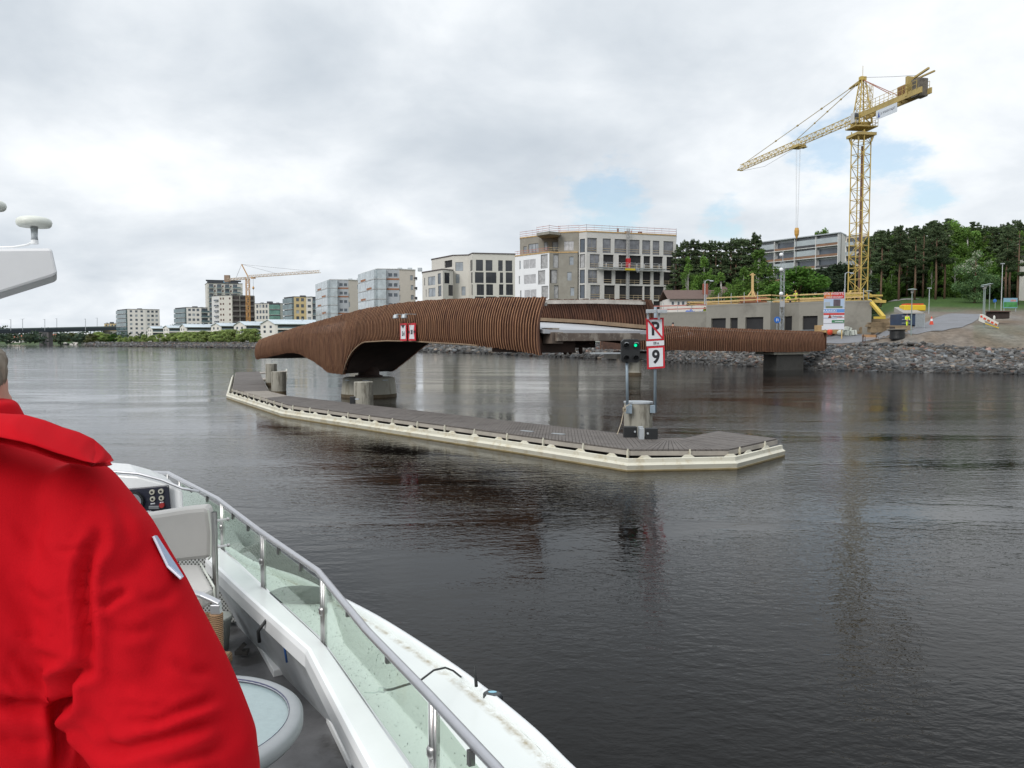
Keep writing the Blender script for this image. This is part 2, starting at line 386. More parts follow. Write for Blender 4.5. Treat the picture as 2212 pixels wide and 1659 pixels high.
# riprap: thousands of broken stones down the bank
def ico():
    t = (1+5**.5)/2; v = [(-1, t, 0), (1, t, 0), (-1, -t, 0), (1, -t, 0), (0, -1, t), (0, 1, t), (0, -1, -t), (0, 1, -t), (t, 0, -1), (t, 0, 1), (-t, 0, -1), (-t, 0, 1)]
    f = [(0, 11, 5), (0, 5, 1), (0, 1, 7), (0, 7, 10), (0, 10, 11), (1, 5, 9), (5, 11, 4), (11, 10, 2), (10, 7, 6), (7, 1, 8), (3, 9, 4), (3, 4, 2), (3, 2, 6), (3, 6, 8), (3, 8, 9), (4, 9, 5), (2, 4, 11), (6, 2, 10), (8, 6, 7), (9, 8, 1)]
    return np.array(v)/1.9, np.array(f)
def riprap():
    V, Fc = ico(); vs = []; fs = []; cs = []; b = 0
    def rocks(dx0, dx1, n, s0, s1):
        nonlocal b
        for _ in range(n):
            dx = rng.uniform(dx0, dx1); bw = interp(dx, BANKW); t = rng.uniform(-0.6, bw*1.06); Y = shore(dx)+t
            x = (dx-CX)/F*Y; z = gz_t(dx, Y); s = s0+(s1-s0)*rng.random()**2.2
            M = np.linalg.qr(rng.normal(size=(3, 3)))[0]
            v = V*np.array([1.3, 0.95, 0.48])*(1+rng.uniform(-.28, .28, (12, 1)))+rng.uniform(-.12, .12, (12, 3))
            v = v*s*0.62; ang = rng.uniform(0, 6.28); tilt = rng.normal(0, .35, 2)
            v = v @ np.array(Matrix.Rotation(ang, 3, 'Z') @ Matrix.Rotation(tilt[0], 3, 'X') @ Matrix.Rotation(tilt[1], 3, 'Y')).T
            v += np.array([x, Y, z+s*0.12+rng.uniform(-.05, .1)])
            vs.append(v); fs.append(Fc+b); b += 12
            g = rng.choice([0.05, 0.075, 0.105, 0.15, 0.22], p=[.24, .3, .24, .16, .06]); q = rng.random()
            if z < .30: g *= .45
            tint = (1.0, 0.98, 0.95) if q < .6 else ((0.9, .97, 1.03) if q < .8 else ((1.25, 1.0, .78) if q < .94 else (1.35, .85, .7)))
            cs.append(np.tile(np.array([g*tint[0], g*tint[1], g*tint[2], 1]), (12, 1)))
    rocks(2050, 2420, 4600, .20, .72); rocks(1740, 2050, 4600, .20, .72); rocks(1430, 1740, 4200, .22, .72); rocks(1150, 1430, 2000, .4, 1.1); rocks(860, 1150, 1700, .6, 1.5)
    rocks(560, 860, 500, 1., 2.0); rocks(180, 560, 3600, .5, 1.3)
    v = np.concatenate(vs); f = np.concatenate(fs); c = np.concatenate(cs)
    me = bpy.data.meshes.new('rock_bank'); me.vertices.add(len(v)); me.vertices.foreach_set('co', v.ravel())
    me.loops.add(len(f)*3); me.loops.foreach_set('vertex_index', f.ravel().astype(np.int32)); me.polygons.add(len(f)); me.polygons.foreach_set('loop_start', np.arange(0, len(f)*3, 3, dtype=np.int32))
    me.update(calc_edges=True); ca = me.color_attributes.new('Col', 'FLOAT_COLOR', 'POINT'); ca.data.foreach_set('color', c.ravel())
    me.materials.append(mat('rock', (1, 1, 1), 0.8, var=0.3, vscale=5, attr='Col', bump=0.4, bscale=14))
    o = bpy.data.objects.new('rock_bank', me); COL.objects.link(o)
    tag(o, 'bank of loose broken grey and brown rocks sloping into the water', 'rocks', kind='stuff')
riprap()
# paths: sheets lying a little above the ground
def sheet(name, top, bot, m, lift=0.05, nu=40, nv=6):
    mb = MB(); rows = []
    def samp(pts, u):
        L = len(pts)-1; k = min(int(u*L), L-1); w = u*L-k; return (pts[k][0]*(1-w)+pts[k+1][0]*w, pts[k][1]*(1-w)+pts[k+1][1]*w)
    T = [hit(*p) for p in top]; B = [hit(*p) for p in bot]
    for i in range(nu+1):
        a = samp(T, i/nu); b = samp(B, i/nu); row = []
        for j in range(nv+1):
            w = j/nv; x = a[0]*(1-w)+b[0]*w; y = a[1]*(1-w)+b[1]*w; row.append(Vector((x, y, gz(x, y)+lift)))
        rows.append(row)
    mb.rings(rows, False); return mb.build(name, m, kind='structure', smooth=True)
M_asph = mat('asphalt', (0.175, 0.18, 0.195), 0.75, var=0.10, vscale=0.8, bump=0.3, bscale=40, stain=((0.12, 0.12, 0.125), 0.5), sscale=0.3)
c5 = crop(2080, 500, 3.607)
sheet('asphalt_path', [c5(-60, 1262), c5(200, 1256), c5(430, 1245), c5(640, 1212), c5(880, 1175), c5(960, 1140), c5(1040, 1100), c5(1120, 1072), c5(1180, 1062)], [c5(-60, 1330), c5(330, 1325), c5(600, 1288), c5(870, 1252), c5(1100, 1222), c5(1280, 1188), c5(1370, 1150), c5(1430, 1110), c5(1450, 1066)], M_asph)
sheet('park_footpath', [c5(470, 962), c5(600, 942), c5(700, 933), c5(830, 926), c5(1000, 922)], [c5(470, 978), c5(600, 957), c5(700, 945), c5(830, 935), c5(1000, 928)], mat('gravel_path', (0.22, 0.21, 0.20), 0.9, var=.15), 0.08)
# ------------------------------------------------------------------ swing bridge
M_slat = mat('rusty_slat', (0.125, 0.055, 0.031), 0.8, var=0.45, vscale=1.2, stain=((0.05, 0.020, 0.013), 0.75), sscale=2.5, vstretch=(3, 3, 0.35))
M_edge_lit = mat('slat_edge_lit', (0.27, 0.135, 0.068), 0.7, var=0.35, vscale=1.6, stain=((0.13, 0.055, 0.03), 0.8), sscale=1.8, vstretch=(3, 3, 0.35))  # paler tone for outer slat faces: light on the edges put into the colour
M_rust = mat('rust_steel', (0.060, 0.030, 0.020), 0.85, var=0.45, vscale=1.5, stain=((0.10, 0.045, 0.025), 0.5), sscale=3)
M_soff = mat('rust_soffit', (0.045, 0.026, 0.019), 0.85, var=0.4, vscale=1.0)
M_beam = mat('weathered_timber', (0.22, 0.155, 0.10), 0.8, var=0.3, vscale=1.5)
M_rail = mat('grey_timber', (0.36, 0.34, 0.31), 0.75, var=0.3, vscale=2)
M_deckp = mat('bridge_deck_surface', (0.40, 0.41, 0.43), 0.55, var=0.12, vscale=0.8)
A2 = Vector((-0.586, 0.81)).normalized(); N2 = Vector((A2.y, -A2.x))      # along the span (away), across (towards the far side)
PN = Vector((0.87, 28.5)); PF = Vector((5.9, 32.1))
TOPN = [(-.3, 4.80), (0, 4.83), (2.7, 4.93), (6.7, 5.05), (9, 5.08), (11.8, 5.04), (15.4, 4.9), (20, 4.52), (25, 4.08), (30, 3.55), (31.7, 3.36)]
BOTN = [(0, 2.70), (1.2, 2.84), (2.7, 2.95), (5, 3.07), (7.5, 3.14), (9.5, 3.2), (12, 3.22), (14.6, 3.16), (15.3, 2.95), (15.9, 2.70), (16.5, 2.30), (16.9, 1.9), (17.15, 1.42), (19.4, 1.46), (20.3, 1.75), (21.5, 2.05), (23.4, 2.42), (24.6, 2.52), (25.8, 2.50), (28.5, 2.25), (31.7, 1.98)]
TOPF = [(-.3, 4.86), (0, 4.88), (3, 5.05), (8, 5.22), (14, 5.15), (20, 4.7), (26, 4.1), (31.7, 3.4)]
BOTF = [(0, 3.30), (8, 3.4), (14, 3.35), (18, 3.2), (19.2, 2.75), (21, 2.0), (22.9, 1.28), (25, 1.36), (27, 1.8), (29, 2.1), (31.7, 2.0)]
DECK = [(0, 3.64), (4, 3.96), (8, 4.18), (13, 4.25), (18, 4.0), (24, 3.4), (31.7, 2.5)]
def wallp(P, s, q, z, sgn): 
    p = P + A2*s + N2*(q*sgn); return Vector((p.x, p.y, z))
def q_of(t): return 0.03+0.34*max(0, (t-0.45)/0.55)**1.7+0.10*max(0, (0.25-t)/0.25)**2
def slats(mb, P, A, inw, s0, s1, top, bot, pitch, th, dep, seed=1, jag=0.05, qf=q_of, low=None):
    """curved upright slats along the wall; inw = inward unit vector"""
    r = random.Random(seed); n = int((s1-s0)/pitch)
    for i in range(n+1):
        s = s0+i*pitch; zt = interp(s, top)+r.uniform(-jag, jag)*.4; zb = interp(s, bot)+r.uniform(-.02, .02)
        H = interp(s, top)-min(interp(s, bot), 3.2 if low is None else low)
        prof = []; k = 8
        for j in range(k+1):
            z = zb+(zt-zb)*j/k; t = 1-(interp(s, top)-z)/max(H, .8); t = max(0, t)
            prof.append((qf(t), z))
        lean = r.uniform(-.0015, .0015)
        rr = []
        for j, (q, z) in enumerate(prof):
            base = P + A*(s+lean*j)
            o = base+inw*q; i2 = base+inw*(q+dep)
            rr.append([Vector((*(o-A*th/2), z)), Vector((*(o+A*th/2), z)), Vector((*(i2+A*th/2), z)), Vector((*(i2-A*th/2), z))])
        st = len(mb.f); mb.rings(rr, True, True)
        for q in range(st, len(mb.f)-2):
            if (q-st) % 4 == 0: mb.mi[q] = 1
sb = empty('swing_bridge', (-8.5, 46.3, 1.2), 'long rusty brown swing bridge turned open on its round pier', 'bridge')
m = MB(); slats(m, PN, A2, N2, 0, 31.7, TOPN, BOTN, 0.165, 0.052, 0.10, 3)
m.build('slat_wall', [M_slat, M_edge_lit], sb)
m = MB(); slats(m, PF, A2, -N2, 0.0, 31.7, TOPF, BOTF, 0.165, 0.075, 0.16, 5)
m.build('slat_wall', [M_slat, M_edge_lit], sb)
def skin(P, inw, top, bot, s0, s1, off, ztop=None, k=8, n=90):
    rows = []
    for i in range(n+1):
        s = s0+(s1-s0)*i/n; zb = interp(s, bot)+.02; zt = (interp(s, top)-0.09) if ztop is None else ztop(s); row = []
        H = interp(s, top)-3.2
        for j in range(k+1):
            z = zb+(zt-zb)*j/k; t = max(0, 1-(interp(s, top)-z)/max(H, .8)); p = P+A2*s+inw*(q_of(t)+off); row.append(Vector((p.x, p.y, z)))
        rows.append(row)
    return rows
m = MB(); m.rings(skin(PN, N2, TOPN, BOTN, 0.02, 31.7, 0.13), False); m.rings(skin(PN, N2, TOPN, BOTN, 0.02, 31.7, 0.17), False); m.build('backing_plate', M_rust, sb, smooth=True)
m = MB(); m.rings(skin(PF, -N2, TOPF, BOTF, 0.02, 31.7, 0.13, lambda s: max(interp(s, DECK)+.05, interp(s, BOTF)+.3)), False); m.build('backing_plate', M_rust, sb, smooth=True)
# soffit between the two lower edges
rows = []
n = 150
for i in range(n+1):
    u = i/n; sn = 1.0+u*30.7
    zn = interp(sn, BOTN)+.05
    # the far edge runs a little later than the near one
    sf = interp(sn, [(1, 1), (9.5, 9), (14.6, 18.2), (17.15, 22.9), (19.4, 25.0), (24.6, 29.0), (31.7, 31.7)]); zf = interp(sf, BOTF)+.05
    row = []
    for j in range(9):
        w = j/8; p = (PN+A2*sn+N2*.16)*(1-w)+(PF+A2*sf-N2*.16)*w; z = zn*(1-w)+zf*w
        if sn < 14: z = max(z, 3.25) if 0 < j < 8 else z
        row.append(Vector((p.x, p.y, z)))
    rows.append(row)
m = MB(); m.rings(rows, False); m.build('soffit', M_soff, sb, smooth=True)
# rolled lip round the near belly opening
m = MB(); pts = []
for s in [4+i*.4 for i in range(34)]:
    p = PN+A2*s+N2*.10; pts.append(Vector((p.x, p.y, interp(s, BOTN)+.02)))
m.tube(pts, .035, 6); m.build('edge_lip', M_beam, sb, smooth=True)
# deck
rows = []
for i in range(49):
    s = -0.1+31.6*i/48; z = interp(s, DECK); a = PN+A2*s+N2*.32; b = PF+A2*s-N2*.32
    rows.append([Vector((*a, z-.14)), Vector((*a, z)), Vector((*b, z)), Vector((*b, z-.14))])
m = MB(); m.rings(rows, True, True); m.build('deck', M_deckp, sb)
def along(P, inw, off, s0, s1, zf, w, h, name, ma, n=30):
    mb = MB(); rows = []
    for i in range(n+1):
        s = s0+(s1-s0)*i/n; z = zf(s); a = P+A2*s+inw*off; b = P+A2*s+inw*(off+w)
        rows.append([Vector((*a, z)), Vector((*a, z+h)), Vector((*b, z+h)), Vector((*b, z))])
    mb.rings(rows, True, True); return mb.build(name, ma, sb)
along(PF, -N2, .30, -.05, 30, lambda s: interp(s, DECK)+.06, .14, .15, 'kerb_beam', M_beam)
along(PF, -N2, .52, .15, 30, lambda s: interp(s, TOPF)-.20, .13, .12, 'handrail', M_rail)
along(PF, -N2, .45, .35, 30, lambda s: interp(s, TOPF)-.075, .17, .045, 'rail_cap', M_rail)
along(PN, N2, .50, .15, 30, lambda s: interp(s, TOPN)-.32, .13, .12, 'handrail', M_rail)
# end beam and the steelwork under the deck
e0 = PN+N2*.35; e1 = PF-N2*.25
M_endb = mat('end_beam', (0.13, 0.10, 0.08), 0.8, var=0.3, vscale=2, stain=((0.36, 0.32, 0.27), 0.8), sscale=1.1)
m = MB(); m.bar(Vector((*(e0+Vector((.45, 0))), 3.37)), Vector((*e1, 3.40)), .12, .30); m.build('end_beam', M_endb, sb, bevel=.01)
for k in range(1, 10):
    p = e0*(1-k/10)+e1*k/10; m = MB(); m.tube([Vector((p.x, p.y-.09, 3.42)), Vector((p.x, p.y-.02, 3.42))], .025, 8); m.build('bolt', M_black, sb)
m = MB(); c = (PN+A2*2)*.78+(PF+A2*2)*.22; m.box((*c, 3.0), (1.7, 3.2, .42), rz=.62); m.build('machinery_box', M_soff, sb, bevel=.03)
m = MB(); c = (PN+A2*3)*.35+(PF+A2*3)*.65; m.box((*c, 3.1), (1.1, 2.2, .3), rz=.62); m.build('machinery_box', M_soff, sb, bevel=.03)
for w, wd in ((0.10, .5), (0.17, .5)):
    pass
m = MB(); p = e0+N2*.45; m.box((p.x, p.y+.1, 3.34), (.55, .5, .42), rz=.62); m.box((p.x-.1, p.y+.15, 3.62), (.45, .5, .17), rz=.62); m.build('lock_block', M_endb, sb, bevel=.01)
for w in (0.2, 0.5, 0.8):
    m = MB(); rows = []
    for i in range(20):
        s = .5+i*.9; c = (PN+A2*s)*(1-w)+(PF+A2*s)*w; z = interp(s, DECK)-.15; zb = max(z-.55, 3.0) if s > 2.5 else z-.42
        a = c-N2*.11; b = c+N2*.11; rows.append([Vector((*a, zb)), Vector((*a, z)), Vector((*b, z)), Vector((*b, zb))])
    m.rings(rows, True, True); m.build('girder', M_rust, sb)
for s in (3, 6, 9, 12):
    a = PN+A2*s+N2*.4; b = PF+A2*s-N2*.4; z = interp(s, DECK)-.35; m = MB(); m.bar(Vector((*a, z)), Vector((*b, z)), .14, .32); m.build('cross_beam', M_rust, sb)
for w, s in ((.38, 1.2), (.45, 1.4), (.62, 2.0)):
    c = (PN+A2*s)*(1-w)+(PF+A2*s)*w; m = MB(); m.box((*c, 2.98), (.12, .12, .45), rz=.6); m.sphere((c.x, c.y, 2.76), .07); m.build('locking_pin', M_rust, sb)
# turntable
m = MB(); m.lathe((-8.4, 46.2, 1.13), [(.8, 0), (.8, .1), (.62, .14), (.6, .4), (.45, .6)], 28); m.build('turntable', M_soff, sb, smooth=False)
# lamp brackets and the two marks on the outer wall
M_signred = mat('sign_red', (0.50, 0.010, 0.022), 0.45, var=.05); M_signwhite = mat('sign_white', (0.66, 0.68, 0.71), 0.5, var=.05, vscale=1.5); M_ink = mat('sign_black', (0.012, 0.012, 0.016), 0.5)
R3 = Vector((-A2.x, -A2.y, 0)); O3 = Vector((-N2.x, -N2.y, 0)); UP = Vector((0, 0, 1))
cb = crop(980, 740, 5.53)
def bridge_sign(px0, py0, px1, py1, kind, label):
    s1, zt = onV(*cb(px0, py0), PN, A2); s0, _ = onV(*cb(px1, py0), PN, A2); _, zb = onV(*cb((px0+px1)/2, py1), PN, A2); _, zt = onV(*cb((px0+px1)/2, py0), PN, A2)
    c = PN+A2*((s0+s1)/2)-N2*.06; z = (zt+zb)/2; w = abs(s1-s0); h = zt-zb
    e = empty('waterway_sign', (c.x, c.y, zb), label, 'sign', 'signs on the bridge wall')
    C = Vector((c.x, c.y, z))
    def P(u, v, d): return C+R3*(u*w)+UP*(v*h)+O3*d
    m = MB(); m.plate([P(-.5, -.5, 0), P(.5, -.5, 0), P(.5, .5, 0), P(-.5, .5, 0)], .03, O3); m.build('plate', M_signred, e)
    if kind == 'h':
        m = MB(); m.plate([P(-.36, -.39, .032), P(.36, -.39, .032), P(.36, .37, .032), P(-.36, .37, .032)], .006, O3); m.build('face', M_signwhite, e)
        m = MB(); m.plate([P(-.30, .40, .04), P(0, .20, .04), P(.30, .40, .04)], .006, O3); m.build('triangle', M_ink, e)
        m = MB(); put_text(m, '3.4', h*.34, P(0.02, -.10, .042), R3, UP, .012, sx=.75); m.build('lettering', M_ink, e)
    else:
        m = MB(); m.plate([P(-.36, -.40, .032), P(.36, -.40, .032), P(.26, -.1, .032), P(.22, 0, .032), P(.26, .1, .032), P(.34, .38, .032), P(-.34, .38, .032), P(-.26, .1, .032), P(-.22, 0, .032), P(-.26, -.1, .032)], .006, O3); m.build('face', M_signwhite, e)
        m = MB(); put_text(m, '20', h*.34, P(0.0, -.02, .042), R3, UP, .012, sx=.72); m.build('lettering', M_ink, e)
        for sg in (-1, 1):
            m = MB(); m.plate([P(sg*.48, .10, .04), P(sg*.25, 0, .04), P(sg*.48, -.10, .04)], .006, O3); m.build('arrow', M_ink, e)
    l = empty('sign_floodlight', (c.x, c.y, zt+.3), 'left floodlight, above the clearance sign with the black triangle' if kind == 'h' else 'right floodlight, above the channel width sign with arrows', 'lamp', 'floodlights above the bridge signs')
    c2 = Vector((c.x, c.y, zt+.30))+R3*.14; m = MB(); m.bar(c2+UP*.1-O3*.12, c2+UP*.10+O3*.35, .03); m.bar(c2+UP*.1+O3*.35, c2+UP*.1+O3*.35-R3*.2, .03); m.build('arm', M_galv, l)
    h2 = c2+O3*.36-R3*.24; m = MB(); m.lathe(h2, [(.05, .10), (.11, .06), (.14, -.06), (.14, -.09)], 12); m.build('lamp_head', M_galv, l, smooth=True)
bridge_sign(203, 432, 295, 680, 'h', 'red framed clearance sign reading 3.4 under a black triangle')
bridge_sign(318, 430, 420, 676, 'w', 'red framed channel width sign reading 20 between two arrows')
# pivot pier
pz = empty('pivot_pier', (-8.4, 46.2, 0), 'wide round concrete pier in the water under the belly of the swing bridge', 'bridge pier')
M_pier = mat('pier_concrete', (0.36, 0.345, 0.29), 0.85, var=0.15, vscale=1.2, stain=((0.22, 0.20, 0.15), 0.8), sscale=1.2, vstretch=(2, 2, .4), bump=.2)
M_tide = mat('tide_stain', (0.10, 0.075, 0.045), 0.85, var=0.3, vscale=3)
m = MB(); m.lathe((-8.4, 46.2, 0), [(1.60, .16), (1.52, .95), (1.52, 1.06), (1.40, 1.13)], 40); m.build('drum', M_pier, pz, smooth=False)
m = MB(); m.lathe((-8.4, 46.2, 0), [(1.66, -1.5), (1.61, .18)], 40); m.build('waterline_band', M_tide, pz)
for a in (-2.3, -1.5, -.75):
    m = MB(); m.bar((-8.4+1.55*cos(a-.12), 46.2+1.55*sin(a-.12), 1.0), (-8.4+1.55*cos(a+.12), 46.2+1.55*sin(a+.12), 1.0), .05, .05); m.build('lifting_strip', M_galv, pz)
# ------------------------------------------------------------------ fixed approach span on the right
QA = Vector((10.6, 72.0)); QB = Vector((37.6, 93.5)); L2 = (QB-QA).length; AF = (QB-QA)/L2; NF = Vector((-AF.y, AF.x))
cR = crop(0, 0, 1)
def sz(dx, dy): return onV(dx, dy, QA, AF)
fTOP = [sz(1390, 702), sz(1436, 703), sz(1560, 708), sz(1700, 713), sz(1784, 716)]
fBOT = [sz(1390, 755), sz(1436, 756), sz(1560, 758), sz(1700, 761), sz(1784, 758)]
L3 = sz(1784, 730)[0]
fb = empty('approach_bridge', (24, 82, 0), 'low rusty slatted approach span resting on the rocky bank behind the square signs', 'bridge')
m = MB(); slats(m, QA, AF, NF, 0, L3, fTOP, fBOT, 0.30, 0.075, 0.16, 9, .05, low=1.5); m.build('slat_wall', [M_slat, M_edge_lit], fb)
m = MB(); slats(m, QA+NF*3.6, AF, -NF, 0, L3, fTOP, fBOT, 0.30, 0.075, 0.14, 11, .04, low=1.5); m.build('slat_wall', [M_slat, M_edge_lit], fb)
m = MB(); rows = []; rows2 = []
for i in range(31):
    s = L3*i/30; zt = interp(s, fTOP); zb = interp(s, fBOT); a = QA+AF*s
    rows.append([Vector((*(a+NF*.22), zb+.02)), Vector((*(a+NF*.22), zt-1.35+.3)), Vector((*(a+NF*3.35), zt-1.35+.3)), Vector((*(a+NF*3.35), zb+.02))])
m.rings(rows, True, True); m.build('deck_box', M_rust, fb)
m = MB(); m.bar(Vector((*(QA+NF*.45), fTOP[0][1]-.25)), Vector((*(QA+AF*L3+NF*.45), fTOP[-1][1]-.25)), .1, .08); m.build('handrail', M_rail, fb)
# rounded nose at the shore end
m = MB(); c = QA+AF*L3+NF*1.8; rr = []
for k in range(9):
    a = -pi/2+pi*k/8; p = c+AF*(cos(a)*.9)+NF*(sin(a)*1.85); rr.append([Vector((*p, fBOT[-1][1]+.2)), Vector((*p, fTOP[-1][1]-.12)), Vector((*(c+NF*sin(a)*1.2), fTOP[-1][1]-.1))])
m.rings(rr, False); m.build('end_shield', M_slat, fb)
ab = empty('bridge_abutment', (33, 90, 0), 'low concrete abutment in the rocks beneath the shore end of the approach span', 'abutment')
s0 = sz(1690, 760)[0]; s1 = sz(1748, 760)[0]; a = QA+AF*s0; b = QA+AF*s1
m = MB(); m.prism([tuple(a+NF*.7), tuple(b+NF*.7), tuple(b+NF*2.4), tuple(a+NF*2.4)], -.5, interp(s0, fBOT)+.05); m.build('block', mat('dark_concrete', (.07, .067, .06), .85, var=.3, vscale=1, stain=((.05, .047, .04), .8)), ab)
m = MB(); m.prism([tuple(a+NF*.4-AF*1), tuple(b+NF*.4+AF*.8), tuple(b+NF*2.8+AF*.8), tuple(a+NF*2.8-AF)], interp(s0, fBOT)-.28, interp(s0, fBOT)+.0); m.build('bearing_shelf', M_pier, ab)
rp = empty('rest_pier', (12.1, 72.5, 0), 'concrete pier standing in the water behind the black signal box', 'bridge pier')
for i, dx in enumerate((1371,)):
    p = atZ(dx, 811, 0); m = MB(); w = 26*p.y/F/2
    m.lathe((p.x, p.y, 0), [(w*1.1, .25), (w, .4), (w, 1.6)], 20); m.build('column', M_pier, rp); m = MB(); m.lathe((p.x, p.y, 0), [(w*1.15, -1), (w*1.12, .28)], 20); m.build('waterline_band', M_tide, rp)
    m = MB(); m.box((p.x+.1, p.y+.5, 1.85), (5.2, 3, .5), rz=.3); m.build('cap', mat('dark_concrete', (.2, .19, .17)), rp)
    m = MB(); m.box((p.x-1.2, p.y+.5, 2.15), (.5, 2.6, .3), rz=.3); m.box((p.x+1.2, p.y+.7, 2.15), (.5, 2.6, .3), rz=.3); m.build('bearing', M_rust, rp)
m = MB(); c = atY(1315, 763, 70); m.box((c.x, c.y, c.z), (3.0, 1.6, .10), rz=.25); m.build('service_landing', M_galv, rp)
# ------------------------------------------------------------------ floating pontoon
ZD = 0.46
c4 = crop(560, 920, 5.03); c2b = crop(1300, 720, 2.911)
def P2(d, z): p = atZ(*d, z); return Vector((p.x, p.y))
front = [P2(c4(145, 320), ZD), P2(c4(860, 525), ZD), P2(c2b(860, 1215), ZD), P2(c2b(1580, 1215), ZD), P2(c2b(1940, 1135), ZD)]
back = [P2((1552, 930.9), ZD), P2((1481.6, 945.6), ZD), P2((1423, 946), ZD), P2((1335, 935.3), ZD), P2((1109.3, 913.3), ZD), P2((853, 881.7), ZD), P2(c4(840, 410), ZD), P2(c4(600, 350), ZD), P2(c4(485, 100), ZD), P2(c4(300, 98), ZD), P2(c4(185, 112), ZD)]
pt = empty('pontoon_walkway', (0, 27, 0), 'long floating walkway of grey boards with a cream steel fender', 'pontoon')
M_board = mat('deck_board', (0.118, 0.104, 0.094), 0.75, var=0.30, vscale=6, bump=.3, bscale=30, rnd=0, stain=((0.075, 0.064, 0.058), .7), sscale=1.5)
M_board2 = mat('deck_board_pale', (0.28, 0.25, 0.215), 0.75, var=0.2, vscale=6, bump=.3, bscale=30)
M_cream = mat('cream_steel', (0.56, 0.54, 0.45), 0.5, var=0.06, vscale=1, stain=((0.40, 0.33, 0.20), 0.55), sscale=2.6)
M_cream2 = mat('cream_rust', (0.22, 0.17, 0.08), 0.6, var=.3, vscale=2.5)
M_pdark = mat('pontoon_dark', (0.03, 0.028, 0.026), 0.8)
def boards(mb, a0, a1, b0, b1, w=.135, gap=.014, z=ZD, th=.04, seed=1):
    """boards laid across a strip whose edges are a0-a1 (front) and b0-b1 (back)"""
    n = max(1, int(max((a1-a0).length, (b1-b0).length)/w)); r = random.Random(seed)
    for i in range(n):
        g = gap/max((a1-a0).length, .01)*.5; g2 = gap/max((b1-b0).length, .01)*.5
        u0 = i/n; u1 = (i+1)/n; p = [a0.lerp(a1, u0+g), a0.lerp(a1, u1-g), b0.lerp(b1, u1-g2), b0.lerp(b1, u0+g2)]
        mb.prism([tuple(q) for q in p], z-th, z+r.uniform(-.003, .003))
def lines(mb, poly, d, w=.135, gap=.014, z=ZD, th=.04):
    """fill a convex polygon with boards parallel to d"""
    d = d.normalized(); n = Vector((-d.y, d.x)); ks = [p.dot(n) for p in poly]; k = min(ks)
    while k < max(ks):
        lo, hi = k, min(k+w-gap, max(ks))
        def cut(t):
            xs = []
            for i in range(len(poly)):
                p, q = poly[i], poly[(i+1) % len(poly)]; a, b = p.dot(n)-t, q.dot(n)-t
                if a*b < 0: u = a/(a-b); xs.append(p.lerp(q, u).dot(d))
            return (min(xs), max(xs)) if len(xs) >= 2 else None
        A_, B_ = cut(lo+1e-4), cut(hi-1e-4)
        if A_ and B_: mb.prism([tuple(d*A_[0]+n*lo), tuple(d*A_[1]+n*lo), tuple(d*B_[1]+n*hi), tuple(d*B_[0]+n*hi)], z-th, z+random.uniform(-.003, .003))
        k += w
f_a = P2(c4(280, 357.5), ZD); f_b = P2(c4(560, 438), ZD); k_a = P2(c4(600, 350), ZD); k_b = P2(c4(850, 412), ZD); k_c = P2(c4(1250, 458), ZD)
i0 = P2(c2b(1040, 1150), ZD); i1 = P2(c2b(1310, 1150), ZD)
m = MB(); lines(m, [front[0], back[10], back[8], k_a, f_a], Vector((1, -.05))); m.build('decking', M_board, pt, label='far bay of boards laid crosswise')
m = MB(); boards(m, f_a, f_b, k_a, k_b, seed=5); m.build('decking', M_board2, pt, label='paler newer boards at the far bend')
m = MB(); boards(m, f_b, front[1], k_b, k_c, seed=6); boards(m, front[1], front[2], k_c, back[3], seed=3); m.build('decking', M_board, pt)
m = MB(); boards(m, front[2], front[3], i0, i1, seed=4)
lines(m, [front[3], front[4], back[0], back[1], i1], (front[4]-back[0]))
lines(m, [front[2], i0, back[2], back[3]], (back[3]-front[2]))
lines(m, [i0, i1, back[1], back[2]], (back[1]-front[3]))
m.build('decking', M_board, pt, label='fan of boards at the near end')
# fascia under the deck edge, hull, posts and the fender
def offs(poly, d):
    out = []
    for i, p in enumerate(poly):
        t = (poly[min(i+1, len(poly)-1)]-poly[max(i-1, 0)]).normalized(); out.append(p+Vector((t.y, -t.x))*d)
    return out
M_fasc = mat('fascia_timber', (0.34, 0.31, 0.27), .75, var=.2, vscale=2)
fr = [back[10]]+front
m = MB()
for a, b in zip(fr, fr[1:]): m.bar(Vector((*a, ZD-.10)), Vector((*b, ZD-.10)), .05, .11)
for a, b in ((front[4], back[0]), (back[0], back[1]), (back[1], back[2]), (back[3], back[5]), (back[5], back[6])): m.bar(Vector((*a, ZD-.10)), Vector((*b, ZD-.10)), .05, .11)
m.build('fascia', M_fasc, pt)
m = MB(); inn = offs(fr, -.45); inn2 = offs(fr, -1.5)
for i in range(len(fr)-1): m.prism([tuple(inn[i]), tuple(inn[i+1]), tuple(inn2[i+1]), tuple(inn2[i])], -.4, ZD-.16)
m.build('float', M_pdark, pt)
FO = [P2((490.5, 860.5), 0), P2((609, 900.4), 0), P2((853, 938.6), 0), P2((1109.2, 977.7), 0), P2((1355.5, 1018.2), 0), P2((1590, 1013.2), 0), P2((1693, 985), 0)]
FO = [P2((501.5, 818), 0)]+FO
prof = [(0.02, -.35), (0.02, .04), (0.05, .15), (0.0, .18), (-.03, .205), (-.04, .30), (-.09, .31), (-.16, .12), (-.16, -.35)]
def fender(mb, pts, prof):
    rows = []
    for i, p in enumerate(pts):
        a = (pts[i]-pts[i-1]).normalized() if i else None; b = (pts[i+1]-pts[i]).normalized() if i < len(pts)-1 else None
        a = a or b; b = b or a; na = Vector((a.y, -a.x)); nb = Vector((b.y, -b.x)); n = (na+nb).normalized(); k = 1/max(.5, n.dot(na))
        rows.append([Vector((*(p+n*(q*k)), z)) for q, z in prof])
    mb.rings(rows, True, True)
m = MB(); fender(m, FO, prof); m.build('fender', M_cream, pt)
